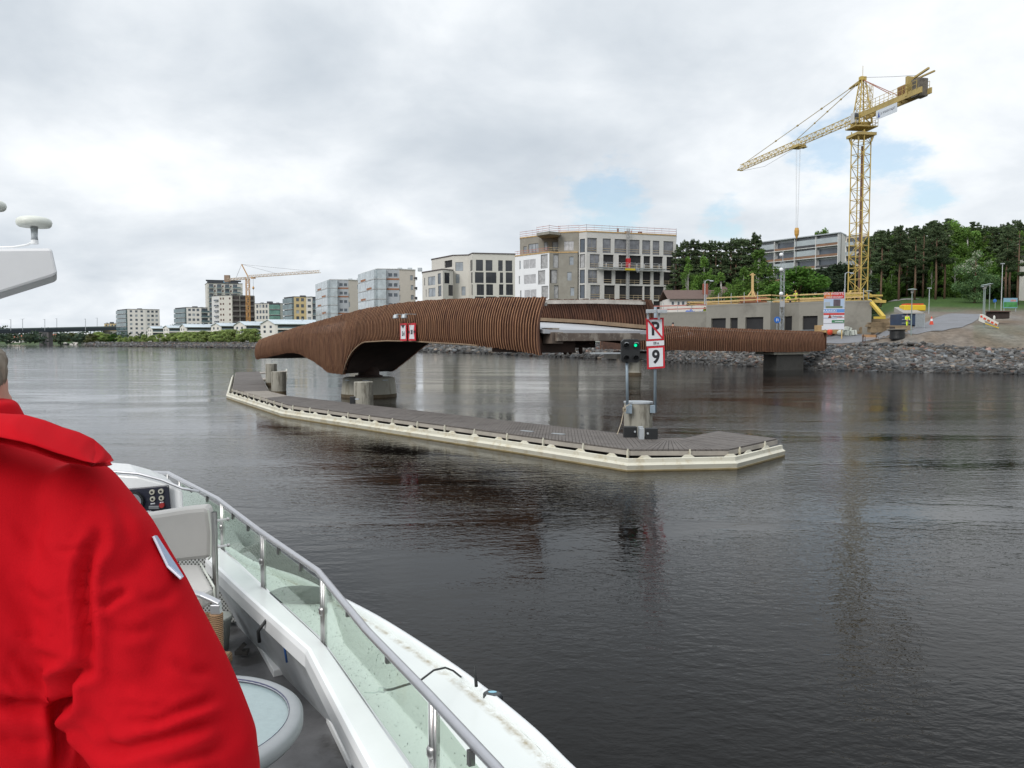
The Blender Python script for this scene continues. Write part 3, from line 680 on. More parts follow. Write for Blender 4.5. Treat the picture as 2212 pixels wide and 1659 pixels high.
m = MB(); fender(m, FO, [(0.03, -.3), (0.035, .035), (0.0, .035), (-.1, -.3)]); m.build('waterline_rust', M_cream2, pt)
# gussets and posts between fender and deck
def seg_pts(poly, step, s0=0.4):
    out = []; acc = s0
    for a, b in zip(poly, poly[1:]):
        L = (b-a).length
        while acc < L: out.append((a.lerp(b, acc/L), (b-a).normalized())); acc += step
        acc -= L
    return out
for p, d in seg_pts(front, 1.55, .1):
    n = Vector((d.y, -d.x)); q = p+n*.05; m = MB(); m.box((q.x, q.y, .33), (.05, .05, .20), rz=atan2(d.y, d.x)); m.tube([(q.x, q.y, .42), (q.x, q.y, .47)], .022, 6); m.build('fender_post', M_cream, pt)
for p, d in seg_pts(FO[1:], 1.12, .8):
    n = Vector((d.y, -d.x)); q = p-n*.12; m = MB()
    m.add([Vector((*(q-d*.2), .29)), Vector((*(q+d*.2), .29)), Vector((*(q+d*.08-n*.02), .37)), Vector((*(q-d*.08-n*.02), .37)), Vector((*(q-d*.2-n*.2), .16)), Vector((*(q+d*.2-n*.2), .16))], [(0, 1, 2, 3), (3, 2, 5, 4), (0, 3, 4), (1, 5, 2)])
    m.build('gusset', M_cream, pt)
# the U-shaped far end with its fender
m = MB(); u = [P2(c4(485, 110), .5), P2(c4(840, 90), .5), P2(c4(830, 108), .5), P2(c4(500, 125), .5)]
m.prism([tuple(p) for p in u], .42, .5); u2 = [P2(c4(520, 185), .46), P2(c4(645, 185), .46), P2(c4(645, 202), .46), P2(c4(530, 205), .46)]; m.prism([tuple(p) for p in u2], .36, .46); m.build('end_walkway', M_board2, pt)
m = MB(); fender(m, [P2(c4(600, 352), .2), P2(c4(540, 250), .2), P2(c4(490, 130), .2)], [(0, -.2), (.02, .3), (-.05, .36), (-.1, .36), (-.1, -.2)]); fender(m, [P2(c4(835, 165), .1), P2(c4(838, 105), .1)], [(0, -.2), (.02, .35), (-.05, .4), (-.1, .4), (-.1, -.2)]); m.build('inner_fender', M_cream, pt)
for a, b in ((c2b(100, 1080), .5), (c2b(330, 1100), .6)):
    p = atZ(*a, ZD+.012); m = MB(); m.box(p, (.45, .12, .014), rz=-.7); m.build('hatch_plate', M_galv, pt)
# ------------------------------------------------------------------ mooring piles
M_pile = mat('pile_concrete', (0.31, 0.295, 0.25), 0.85, var=0.14, vscale=1.5, vstretch=(2, 2, .35), stain=((0.12, 0.11, 0.085), .9), sscale=1.3, bump=.2)
def pile(d, Yd, h, r, label, fl=None):
    p = atY(d, 850, Yd); e = empty('mooring_pile', (p.x, p.y, 0), label, 'pile', 'concrete piles along the pontoon')
    m = MB(); m.lathe((p.x, p.y, 0), [(r, .22), (r, h-.02), (r-.02, h)], 28); m.build('shaft', M_pile, e, smooth=False)
    m = MB(); m.lathe((p.x, p.y, 0), [(r+.006, -1.2), (r+.006, .25)], 28); m.build('waterline_band', M_tide, e)
    return e, p
e1_, p1_ = pile(1379, 24.4, 1.33, .44, 'near concrete pile carrying the signal box and the square signs')
pile(785.5, 36.3, 1.36, .44, 'stained concrete pile standing in front of the round bridge pier')
pile(602.5, 47.2, 1.42, .43, 'stained concrete pile at the far bend of the walkway, nearer of the pair')
pile(587, 57, 1.62, .41, 'smaller looking concrete pile at the far tip, behind the nearer one')
m = MB(); m.lathe((p1_.x, p1_.y, 1.30), [(.455, 0), (.455, .05), (.3, .052)], 28); m.build('cap_ring', M_galv, e1_)
def rubber(px, py, w, name_lbl):
    p = atZ(px, py, ZD); e = empty('rubber_fender', p, name_lbl, 'fender', 'black rubber fenders')
    m = MB(); m.box((p.x, p.y+.1, ZD+.14), (w, .22, .34)); m.build('pad', M_black, e, bevel=.02); return e, p
e, p = rubber(1362, 945, .38, 'black rubber fender on the left foot of the sign pile'); m = MB(); m.box((p.x+.3, p.y+.1, ZD+.14), (.13, .2, .33)); m.tube([(p.x+.12, p.y-.02, ZD+.17), (p.x+.12, p.y-.05, ZD+.17)], .03, 8); m.build('bracket', M_galv, e)
e, p = rubber(1408, 949, .34, 'black rubber fender on the right foot of the sign pile'); m = MB(); m.box((p.x-.28, p.y+.1, ZD+.14), (.13, .2, .33)); m.tube([(p.x-.12, p.y-.02, ZD+.17), (p.x-.12, p.y-.05, ZD+.17)], .03, 8); m.build('bracket', M_galv, e)
e, p = rubber(761, 872, .22, 'small black rubber fender beside the middle pile'); m = MB(); m.box((p.x+.2, p.y+.1, ZD+.2), (.16, .2, .05)); m.build('bracket', M_galv, e)
# ------------------------------------------------------------------ signal and square signs on the near pile
M_post = mat('grey_blue_post', (0.25, 0.31, 0.36), 0.5, .2, var=.1, vscale=5)
cs = crop(1560, 740, 4.365)
tl = empty('signal_light', (p1_.x-.4, p1_.y-.1, .9), 'black four lamp signal box with one green light lit on a grey post', 'signal')
Yp = 24.2
pa = atY(*cs(118, 780), Yp-.3); pb = atY(*cs(122, 1240), Yp-.3)
m = MB(); m.tube([(pb.x, Yp-.3, pb.z-.05), (pb.x-.03, Yp-.3, pa.z+.35)], .042, 10); m.build('post', M_post, tl, smooth=True)
q = atY(*cs(140, 1290), Yp-.3); m = MB(); m.box((q.x, Yp-.27, q.z), (.17, .2, .27)); m.build('clamp', M_post, tl, bevel=.01)
b0 = atY(*cs(50, 518), Yp-.3); b1 = atY(*cs(252, 775), Yp-.3)
w_, h_ = b1.x-b0.x, b0.z-b1.z; bc = Vector(((b0.x+b1.x)/2, Yp-.35, (b0.z+b1.z)/2)); rzb = .12
m = MB(); ch = .07
poly = [(-w_/2, -h_/2+ch), (-w_/2+ch, -h_/2), (w_/2-ch, -h_/2), (w_/2, -h_/2+ch), (w_/2, h_/2-ch), (w_/2-ch, h_/2), (-w_/2+ch, h_/2), (-w_/2, h_/2-ch)]
m.plate([bc+Vector((x, -.09, z)) for x, z in poly], .2, (0, 1, 0)); m.build('housing', M_black, tl, bevel=.012)
for ix, iz, on in ((-.26, .24, 0), (.26, .24, 1), (-.26, -.30, 0), (.26, -.30, 0)):
    c = bc+Vector((ix*w_, -.10, iz*h_)); rl = .085
    rr = []
    for dp in (0, .16):
        rr.append([c+Vector((rl*cos(a), -dp*(1 if sin(a) > -.3 else .35), rl*sin(a))) for a in [2*pi*k/20 for k in range(20)]])
    m = MB(); m.rings(rr, True); vz = m.build('visor', M_black, tl)
    md = vz.modifiers.new('s', 'SOLIDIFY'); md.thickness = .006
    m = MB(); m.sphere(c+Vector((0, .0, 0)), (rl*.55, .03, rl*.55), 16, 8)
    m.build('lens', mat('green_lens', (.0, .35, .18), .25, emis=((.0, 1.0, .45), .75)) if on else mat('dark_lens', (.02, .022, .024), .15), tl, smooth=True, label='lit green lens' if on else None)
    m = MB(); a0 = [c+Vector((rl*1.0*cos(a), -.168, rl*1.0*sin(a))) for a in [pi*.25+pi*.5*k/8 for k in range(9)]]; m.tube(a0, .009, 5); m.build('visor_rim', M_galv if iz > 0 else M_black, tl)
sg = empty('waterway_sign_post', (p1_.x+.4, p1_.y-.1, .9), 'post with red framed square signs for no mooring, 100 m and 9', 'sign')
qa = atY(*cs(425, 850), Yp-.1); qb = atY(*cs(428, 1320), Yp-.1)
m = MB(); m.tube([(qb.x, Yp-.1, qb.z-.02), (qa.x, Yp-.1, qa.z+1.9)], .044, 10); m.build('post', M_post, sg, smooth=True)
q = atY(*cs(400, 1290), Yp-.1); m = MB(); m.box((q.x, Yp-.05, q.z), (.16, .2, .24)); m.build('clamp', M_post, sg, bevel=.01)
def plate(px0, py0, px1, py1, px2, py2, px3, py3, off=0):
    """sign plate corners tl,tr,br,bl in crop pixels, on a plane just in front of the post"""
    Yq = Yp-.2-off; return [atY(*cs(a, b), Yq) for a, b in ((px0, py0), (px1, py1), (px2, py2), (px3, py3))]
def quadlerp(q, u, v): return q[0].lerp(q[1], u).lerp(q[3].lerp(q[2], u), v)
def signboard(q, kind):
    Rr = (q[1]-q[0]).normalized(); Uu = (q[0]-q[3]).normalized(); d = Vector((0, -1, 0))
    m = MB(); m.plate([q[3], q[2], q[1], q[0]], .025, (0, 1, 0)); m.build('plate', M_signred if kind != 't' else M_signwhite, sg)
    W_ = (q[1]-q[0]).length; H_ = (q[0]-q[3]).length; C = (q[0]+q[1]+q[2]+q[3])/4
    if kind != 't':
        mu = .105; mv = .105*W_/H_
        m = MB(); m.plate([quadlerp(q, u, v)+d*.002 for u, v in ((mu, 1-mv), (1-mu, 1-mv), (1-mu, mv), (mu, mv))], .005, d); m.build('face', M_signwhite, sg)
    if kind == 'P':
        m = MB(); put_text(m, 'P', H_*.80, C+d*.010-Uu*.0, Rr, Uu, .018, sx=.86, ex=.001); m.build('lettering', M_ink, sg)
        a = quadlerp(q, .09, .09)+d*.014; b = quadlerp(q, .91, .91)+d*.014; m = MB(); m.bar(a, b, .055, .004, up=(0, -1, 0)); m.build('slash', M_signred, sg)
    elif kind == '9':
        m = MB(); put_text(m, '9', H_*.80, C+d*.010, Rr, Uu, .018, sx=.86, ex=.001); m.build('lettering', M_ink, sg)
    else:
        m = MB(); put_text(m, '100 m', H_*.80, C+d*.006+Rr*.02, Rr, Uu, .002, sx=.62, ex=.001); m.build('lettering', M_ink, sg)
signboard(plate(328, 284, 524, 279, 528, 528, 334, 540), 'P')
signboard(plate(332, 542, 528, 531, 529, 583, 333, 595), 't')
signboard(plate(336, 600, 534, 588, 538, 835, 342, 850), '9')
for x0, x1 in ((330, 436), (453, 558)):
    a = atY(*cs(x0, 210), Yp-.45); b = atY(*cs(x1, 210), Yp-.45)
    m = MB(); m.box(((a.x+b.x)/2, Yp-.45, a.z), (b.x-a.x, .14, .11)); m.build('lamp_bar', M_galv, sg, bevel=.01)
    a2 = atY(*cs(x0+20 if x0 < 400 else x0+18, 250), Yp-.3); m = MB(); m.box((a2.x, Yp-.3, a2.z), (.06, .05, .26)); m.build('bracket', M_galv, sg)
ro = [atY(*cs(150, 1235), Yp-.45), atY(*cs(100, 1262), Yp-.45), atY(*cs(78, 1330), Yp-.5), atY(*cs(55, 1440), Yp-.5), atZ(*cs(10, 1570), ZD+.02)]
M_rope = mat('rope', (.42, .36, .27), .9, var=.3, vscale=30)
m = MB(); m.tube(ro, .012, 6)
kn = atY(*cs(88, 1290), Yp-.5)
for k in range(5): m.tube([kn+Vector((random.uniform(-.05, .05), random.uniform(-.04, .02), random.uniform(-.1, .1))) for _ in range(5)], .013, 6)
tag(m.build('mooring_rope', M_rope, smooth=True), 'frayed pale rope knotted to the sign pile and led to the deck', 'rope')
# ------------------------------------------------------------------ buildings
M_win = mat('window_pane', (0.06, 0.075, 0.095), 0.12, var=0.5, vscale=0.22, spec=0.8)
M_winl = mat('window_pane_curtain', (0.30, 0.33, 0.36), 0.25, var=0.4, vscale=0.4)
M_frame = mat('window_frame_dark', (0.05, 0.05, 0.055), 0.6)
M_frameb = mat('window_frame_brown', (0.10, 0.055, 0.045), 0.7)
M_bglass = mat('balcony_glass', (0.40, 0.45, 0.47), 0.12, var=0.35, vscale=0.35, spec=0.8)
M_slab = mat('white_slab', (0.60, 0.60, 0.59), 0.7, var=.08)
M_orng = mat('terracotta_panel', (0.30, 0.13, 0.065), 0.7, var=.2)
M_roofd = mat('roof_felt', (0.10, 0.095, 0.095), 0.85, var=.2)
M_sheet = mat('plastic_sheet', (0.34, 0.34, 0.34), 0.3, var=0.45, vscale=1.5, bump=1.0, bscale=2.2, spec=.6)
class Facade:
    def __init__(s, A, B, z0, z1):
        s.A = Vector(A[:2]); s.B = Vector(B[:2]); s.L = (s.B-s.A).length; s.a = (s.B-s.A)/s.L; s.n = Vector((s.a.y, -s.a.x)); s.z0, s.z1 = z0, z1; s.holes = []
    def P(s, u, z, d=0.0):
        """u metres along, z height, d metres outwards"""
        p = s.A+s.a*u+s.n*d; return Vector((p.x, p.y, z))
    def px(s, dx, dy): return onV(dx, dy, s.A, s.a)
    def rect(s, r):
        u0, zt = s.px(r[0], r[1]); u1, zb = s.px(r[2], r[3]); _, zt2 = s.px(r[2], r[1]); _, zb2 = s.px(r[0], r[3])
        return (max(u0, .05), min(u1, s.L-.05), (zb+zb2)/2, (zt+zt2)/2)
    def wall(s, mb, depth=.22):
        hs = [h for h in s.holes if h[1] > h[0]+.02 and h[3] > h[2]+.02]
        us = sorted(set([0, s.L]+[h[0] for h in hs]+[h[1] for h in hs])); zs = sorted(set([s.z0, s.z1]+[min(max(q, s.z0), s.z1) for h in hs for q in h[2:4]]))
        for i in range(len(us)-1):
            for j in range(len(zs)-1):
                uc, zc = (us[i]+us[i+1])/2, (zs[j]+zs[j+1])/2
                if us[i+1]-us[i] < 1e-5 or zs[j+1]-zs[j] < 1e-5: continue
                if any(h[0] < uc < h[1] and h[2] < zc < h[3] for h in hs): continue
                mb.quad(s.P(us[i], zs[j]), s.P(us[i+1], zs[j]), s.P(us[i+1], zs[j+1]), s.P(us[i], zs[j+1]))
        for h in hs:
            d = -(h[4] if len(h) > 4 else depth); q = [(h[0], h[2]), (h[1], h[2]), (h[1], h[3]), (h[0], h[3])]
            for k in range(4):
                a, b = q[k], q[(k+1) % 4]; mb.quad(s.P(*a), s.P(*a, d), s.P(*b, d), s.P(*b))
def window(f, parent, r, pane=M_win, frame=M_frame, cols=1, fw=.07, depth=.2, name='window', fine=True):
    u0, u1, z0, z1 = r; f.holes.append((u0, u1, z0, z1, depth+.06))
    m = MB(); d = -depth
    def fr(a, b, c, e): m.plate([f.P(a, c, d), f.P(b, c, d), f.P(b, e, d), f.P(a, e, d)], .06, Vector((*f.n, 0)))
    fr(u0, u1, z0, z0+fw); fr(u0, u1, z1-fw, z1); fr(u0, u0+fw, z0+fw, z1-fw); fr(u1-fw, u1, z0+fw, z1-fw)
    for c in range(1, cols): u = u0+(u1-u0)*c/cols; fr(u-fw/2, u+fw/2, z0+fw, z1-fw)
    o = m.build(name, frame, parent)
    p = MB(); p.quad(f.P(u0, z0, d+.02), f.P(u1, z0, d+.02), f.P(u1, z1, d+.02), f.P(u0, z1, d+.02)); p.build('pane', pane, o)
    return o
def winpane(f, parent, r, pane=M_win, depth=.18, name='window'):
    u0, u1, z0, z1 = r; f.holes.append((u0, u1, z0, z1, depth))
    p = MB(); p.quad(f.P(u0, z0, -depth), f.P(u1, z0, -depth), f.P(u1, z1, -depth), f.P(u0, z1, -depth)); return p.build(name, pane, parent)
def building(name, label, corners, zb, zt, wall, depth=14, group=None, cat='building', roof=M_roofd, over=.25, fascia=None, side=None):
    """corners: [(dx, D), ...] left to right; returns (root, facades, finish)"""
    pts = [Vector(((dx-CX)/F*D, D)) for dx, D in corners]; c = sum(pts, Vector((0, 0)))/len(pts)
    e = empty(name, (c.x, c.y, zb), label, cat, group); fs = [Facade(a, b, zb, zt) for a, b in zip(pts, pts[1:])]
    def finish():
        walls = wall if isinstance(wall, list) else [wall]*len(fs)
        done = {}
        for f, w in zip(fs, walls): done.setdefault(w.name, (MB(), w)); f.wall(done[w.name][0])
        w0 = done[walls[0].name][0]; nl = fs[0].n; nr = fs[-1].n
        dl = Vector((c.x, c.y)).normalized()*depth; a = pts[0]+dl; b = pts[-1]+dl
        sd_ = done[(side or walls[-1]).name][0] if (side or walls[-1]).name in done else w0
        sd_.quad((*pts[-1], zb), (*b, zb), (*b, zt), (*pts[-1], zt)); w0.quad((*a, zb), (*pts[0], zb), (*pts[0], zt), (*a, zt)); w0.quad((*b, zb), (*a, zb), (*a, zt), (*b, zt))
        for k, (mb, w) in done.items(): mb.build('wall', w, e)
        o = offs(pts, over); poly = [tuple(p) for p in o]+[tuple(b+(pts[-1]-pts[-2]).normalized()*over), tuple(a-(pts[1]-pts[0]).normalized()*over)]
        m = MB(); m.prism(poly, zt, zt+.28); m.build('roof', fascia or roof, e)
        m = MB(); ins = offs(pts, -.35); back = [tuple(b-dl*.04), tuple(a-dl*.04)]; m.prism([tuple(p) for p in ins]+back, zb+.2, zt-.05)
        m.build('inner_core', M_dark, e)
    return e, fs, finish
def grid(f, e, nx, zs, w, h, u0=.8, u1=None, jitter=0, pane=M_win, seed=1, skip=0, light=.2):
    r = random.Random(seed); u1 = u1 or f.L-.8
    for z in zs:
        for i in range(nx):
            if r.random() < skip: continue
            u = u0+(u1-u0)*(i+.5)/nx+r.uniform(-jitter, jitter); winpane(f, e, (u-w/2, u+w/2, z, z+h), M_winl if r.random() < light else pane)
def balconies(f, e, u0, u1, zs, out=1.2, h=1.1, glass=M_bglass, slab=M_slab, full=None, posts=True):
    for z in zs:
        m = MB(); m.plate([f.P(u0, z-.2, -.02), f.P(u1, z-.2, -.02), f.P(u1, z, -.02), f.P(u0, z, -.02)], out+.02, Vector((*f.n, 0))); b = m.build('balcony', slab, e)
        m = MB(); hh = full or h
        m.plate([f.P(u0+.05, z+.05, out-.05), f.P(u1-.05, z+.05, out-.05), f.P(u1-.05, z+hh, out-.05), f.P(u0+.05, z+hh, out-.05)], .03, Vector((*f.n, 0)))
        m.plate([f.P(u0+.02, z+.05, 0.05), f.P(u0+.02, z+.05, out-.06), f.P(u0+.02, z+hh, out-.06), f.P(u0+.02, z+hh, .05)], .03, Vector((*f.a, 0)))
        m.plate([f.P(u1-.05, z+.05, 0.05), f.P(u1-.05, z+.05, out-.06), f.P(u1-.05, z+hh, out-.06), f.P(u1-.05, z+hh, .05)], .03, Vector((*f.a, 0)))
        m.build('glass_panel', glass, b)
def ztop(dx, dy, D): return atY(dx, dy, D).z
def floors(z0, n, h=3.0): return [z0+h*i for i in range(n)]
# --- the block under construction (centre right)
M_wr = mat('white_render', (0.78, 0.79, 0.80), 0.8, var=.03, vscale=.6)
M_gr = mat('grey_render', (0.265, 0.25, 0.215), 0.9, var=.10, vscale=.6, stain=((0.33, 0.32, 0.28), .5), sscale=.4)
M_lr = mat('light_precast', (0.53, 0.52, 0.495), 0.85, var=.05, vscale=.5, stain=((0.45, 0.44, 0.42), .5), sscale=.3)
c7 = crop(1280, 560, 7.54); c8 = crop(1480, 560, 7.54)
K9 = 1.27
zmain = ztop(1265.5, 500.5, 149*K9)
e9, f9, fin9 = building('apartment_block', 'six storey apartment block under construction with wooden guard rails along its roof', [(1249.5, 150.2*K9), (1265.5, 149*K9), (1457.7, 154.8*K9)], 3.2, zmain, [M_lr, M_lr], depth=17, over=.12, fascia=M_wood)
rows9 = [(315, 592), (622, 893), (925, 1180), (1212, 1475), (1500, 1760)]
cols9 = [[(50, 235), (345, 500), (570, 800), (835, 1050), (1100, 1255), (1300, 1430), (1505, 1695)],
         [(100, 285), (355, 555), (650, 800), (850, 1075), (1125, 1255), (1305, 1495), (1565, 1695)],
         [(65, 245), (365, 520), (585, 800), (845, 1060), (1110, 1260), (1315, 1445), (1510, 1700)],
         [(110, 295), (375, 580), (665, 800), (850, 1110), (1140, 1260), (1320, 1515), (1585, 1700)],
         [(70, 245), (360, 520), (585, 800), (845, 1060), (1110, 1260), (1315, 1445), (1515, 1620)]]
fm = f9[1]
M_stim = mat('guard_timber', (0.46, 0.37, 0.24), .7, var=.25)
def guard(f, parent, u0, u1, z, d=0.03, post=True, mt=None):
    m = MB()
    for dz in (.45, .95): m.bar(f.P(u0, z+dz, d), f.P(u1, z+dz, d), .05, .085)
    if post and u1-u0 > 1.5:
        for k in range(1, int((u1-u0)/1.1)): u = u0+(u1-u0)*k/int((u1-u0)/1.1); m.bar(f.P(u, z, d), f.P(u, z+1.05, d), .06, .06)
    return m.build('guard_rail', mt or M_stim, parent)
for ri, (ya, yb) in enumerate(rows9):
    _, zt_ = fm.px(*c8(50, ya)); _, zb_ = fm.px(*c8(50, yb))
    for ci, (xa, xb) in enumerate(cols9[ri]):
        u0 = fm.px(*c8(xa, ya))[0]; u1 = fm.px(*c8(xb, ya))[0]; u1 = min(u1, fm.L-.25)
        openb = ri > 0 and ci > 0
        if not openb:
            window(fm, e9, (u0, u1, zb_, zt_), mat('sheeted_pane', (0.16, 0.165, 0.18), .25, var=.5, vscale=.7), M_frame if ci else M_gr, cols=2 if ci == 0 else 1, depth=.25)
            guard(fm, e9, u0+.05, u1-.05, zb_+.1, -.16, post=False)
        else:
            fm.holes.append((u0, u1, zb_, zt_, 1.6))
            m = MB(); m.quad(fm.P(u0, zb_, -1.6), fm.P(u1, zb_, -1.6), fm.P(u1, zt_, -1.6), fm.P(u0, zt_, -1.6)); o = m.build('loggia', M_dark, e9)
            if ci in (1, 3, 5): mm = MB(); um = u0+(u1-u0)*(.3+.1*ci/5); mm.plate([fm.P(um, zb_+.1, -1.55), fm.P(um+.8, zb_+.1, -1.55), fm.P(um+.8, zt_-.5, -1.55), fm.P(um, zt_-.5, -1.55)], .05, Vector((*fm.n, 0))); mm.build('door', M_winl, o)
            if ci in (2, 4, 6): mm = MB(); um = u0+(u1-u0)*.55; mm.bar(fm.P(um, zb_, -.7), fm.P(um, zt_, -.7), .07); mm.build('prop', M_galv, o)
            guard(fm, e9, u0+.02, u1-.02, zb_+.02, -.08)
for ri, (xa, xb) in enumerate(((1400, 1480), (1410, 1520), (1415, 1500), (1425, 1533))):
    ya, yb = ((338, 595), (630, 890), (925, 1185), (1215, 1470))[ri]; f = f9[0]; _, z1_ = f.px(*c7(1450, ya)); _, z0_ = f.px(*c7(1450, yb)); 
    window(f, e9, (.12*f.L, .8*f.L, z0_, z1_), M_sheet if ri == 1 else M_win, M_frame, depth=.25)
fin9()
# roof guard rails
M_guardr = mat('guard_red', (0.42, 0.16, 0.13), .7, var=.2)
def roofrail(pts, z, parent, step=2.0, h=1.15, label=None):
    g = MB()
    for a, b in zip(pts, pts[1:]):
        a = Vector(a); b = Vector(b); n = max(1, int((b-a).length/step))
        for dz in (.25, .7, 1.15): g.bar(Vector((*a, z+dz*h)), Vector((*b, z+dz*h+random.uniform(-.05, .05))), .05, .09)
        for k in range(n+1):
            q = a.lerp(b, k/n); p_ = MB(); p_.bar(Vector((*q, z-.1)), Vector((*q, z+1.35*h)), .05); p_.build('guard_post', M_galv, parent)
    g.build('guard_rail', M_guardr, parent)
pr = [f9[0].A, f9[0].B, f9[1].B]; roofrail(pr+[tuple(f9[1].B+Vector((3, 14)))], zmain+.28, e9)
# left, white and grey wings
zw = ztop(1185, 545.8, 150.5*K9)
ew, fw_, finw = building('apartment_wing', 'white rendered wing with plastic covered windows beside the grey raw concrete front', [(1112.5, 157.5*K9), (1186, 150.5*K9), (1206.5, 151*K9), (1247, 150.6*K9)], 3.2, zw, [M_wr, M_gr, M_gr], depth=13, over=.1, fascia=M_wood)
def rects(f, e, cr, lst, pane, frame=M_frame, cols=1, depth=.2, **k):
    for r in lst:
        a = cr(r[0], r[1]); b = cr(r[2], r[3]); window(f, e, f.rect((*a, *b)), pane, frame, cols, depth=depth, **k)
M_pl = mat('taped_sheet', (0.42, 0.42, 0.43), 0.3, var=0.30, vscale=1.6, bump=1.0, bscale=1.5)
rects(fw_[0], ew, c7, [(335, 728, 575, 905), (345, 1015, 578, 1200), (355, 1305, 588, 1475)], M_pl, M_wr, 2, .08)
rects(fw_[0], ew, c7, [(262, 755, 288, 915), (250, 1045, 274, 1200), (276, 1322, 300, 1480)], M_winl, M_gr, 1, .15)
rects(fw_[0], ew, c7, [(668, 635, 800, 900), (618, 940, 752, 1205), (682, 1235, 812, 1475)], M_sheet, M_frame, 1, .25)
m_ = [(905, 628, 985, 890)]
for f_, lst in ((fw_[1], []), (fw_[2], [(1215, 675, 1300, 838), (1172, 970, 1262, 1135), (1232, 1262, 1312, 1425)])):
    rects(f_, ew, c7, lst, M_winl, M_gr, 1, .15)
rects(fw_[1], ew, c7, [(910, 632, 1030, 890), (850, 925, 985, 1185), (922, 1225, 1045, 1470)], M_sheet, M_frame, 1, .25)
finw()
guard(fw_[0], ew, 0, fw_[0].L, zw+.25, .1, True, M_guardr); guard(fw_[1], ew, 0, fw_[1].L, zw+.25, .1)
# set back top storey and the tall grey bay
zg = ztop(1200, 501.8, 151.3*K9)
ez, fz, finz = building('stair_bay', 'tall grey rendered bay rising between the white wing and the pale front', [(1205, 152.2*K9), (1249.2, 151.0*K9)], 3.2, zg, M_gr, depth=14, over=.12, fascia=M_wood)
rects(fz[0], ez, c7, [(1110, 378, 1300, 560)], M_pl, M_gr, 2, .1)
finz(); roofrail([fz[0].A, fz[0].B], zg+.28, ez)
zp = ztop(1123, 515.5, 159*K9)
ep, fp, finp = building('penthouse', 'grey recessed top storey with a projecting flat roof slab above the white wing', [(1123, 159*K9), (1163, 155.5*K9), (1205, 155*K9)], zw+.3, zp, M_gr, depth=9, over=.1, fascia=M_wood)
rects(fp[0], ep, c7, [(435, 425, 665, 600), (338, 480, 400, 612)], M_winl, M_frame, 3, .15); rects(fp[1], ep, c7, [(735, 395, 800, 560), (890, 392, 1000, 560)], M_winl, M_frame, 1, .15)
finp()
m = MB(); q = [atY(*c7(590, 345), 151.5*K9), atY(*c7(830, 320), 148.8*K9), atY(*c7(1040, 322), 150.5*K9), atY(*c7(1040, 300), 155*K9), atY(*c7(690, 300), 156*K9)]
m.prism([(p.x, p.y) for p in q], zp-.55, zp+.12); m.build('roof_slab', M_gr, ep); roofrail([(p.x, p.y) for p in q[:3]], zp+.1, ep); roofrail([fp[0].A, fp[0].B], zp+.28, ep)
# mast climbing work platform
mc = empty('mast_climber', (25, 150, 3.2), 'mast climbing work platform with grey railings and a red drive unit on the pale front', 'work platform')
def fm8(x, y, d): u, z = fm.px(*c8(x, y)); return fm.P(u, z, d)
um, zt_ = fm.px(*c8(805, 140)); zb_ = 3.3
m = MB()
for a, b in ((-.25, .5), (.25, .5), (-.25, 1.0), (.25, 1.0)): m.bar(fm.P(um+a, zb_, b), fm.P(um+a, zt_, b), .09)
z = zb_; k = 0
while z < zt_-1: 
    m.bar(fm.P(um-.25, z, 1.0), fm.P(um+.25, z+.7, 1.0), .06); m.bar(fm.P(um-.25, z, 1.0), fm.P(um+.25, z, 1.0), .06); m.bar(fm.P(um-.25, z, .5), fm.P(um-.25, z+.7, 1.0), .05); m.bar(fm.P(um+.25, z, .5), fm.P(um+.25, z+.7, 1.0), .05); z += .75
m.build('mast', mat('mast_steel', (.33, .33, .33), .6, .3), mc)
u0, zz = fm.px(*c8(205, 880)); u1, _ = fm.px(*c8(1495, 880))
m = MB(); m.plate([fm.P(u0, zz-.12, .3), fm.P(u1, zz-.12, .3), fm.P(u1, zz, .3), fm.P(u0, zz, .3)], 1.5, Vector((*fm.n, 0))); m.build('platform', M_galv, mc)
m = MB(); n = 34
for k in range(n):
    a = u0+(u1-u0)*k/n; b = u0+(u1-u0)*(k+1)/n; m.bar(fm.P(a, zz-.15, 1.6), fm.P((a+b)/2, zz-.5, 1.6), .05); m.bar(fm.P((a+b)/2, zz-.5, 1.6), fm.P(b, zz-.15, 1.6), .05)
m.bar(fm.P(u0+.3, zz-.5, 1.6), fm.P(u1-.3, zz-.5, 1.6), .07); m.build('truss', M_galv, mc)
n = 9
for k in range(n):
    a = u0+(u1-u0)*k/n+.08; b = u0+(u1-u0)*(k+1)/n-.08; m = MB(); m.tube([fm.P(a, zz, 1.75), fm.P(a, zz+1.0, 1.75), fm.P(a+.15, zz+1.12, 1.75), fm.P(b-.15, zz+1.12, 1.75), fm.P(b, zz+1.0, 1.75), fm.P(b, zz, 1.75)], .035, 6)
    for dz in (.4, .75): m.bar(fm.P(a, zz+dz, 1.75), fm.P(b, zz+dz, 1.75), .045)
    m.build('railing', mat('white_galv', (.6, .61, .62), .5), mc)
m = MB(); m.plate([fm.P(um-.45, zz-.05, .4), fm.P(um+.45, zz-.05, .4), fm.P(um+.45, zz+2.3, .4), fm.P(um-.45, zz+2.3, .4)], .9, Vector((*fm.n, 0))); m.build('drive_unit', M_red, mc, bevel=.05)
m = MB(); m.plate([fm.P(um-1.2, zz-.62, 1.2), fm.P(um+1.4, zz-.62, 1.2), fm.P(um+1.4, zz-.18, 1.2), fm.P(um-1.2, zz-.18, 1.2)], .7, Vector((*fm.n, 0))); m.build('base_beam', mat('yellow_paint', (.55, .42, .02), .5), mc)
m = MB(); a = fm.P(um+1.9, zz-.1, 1.9)
for s_ in (-.25, .25): m.bar(a+Vector((s_, 0, 0)), a+Vector((s_+.3, 0, -1.1)), .06)
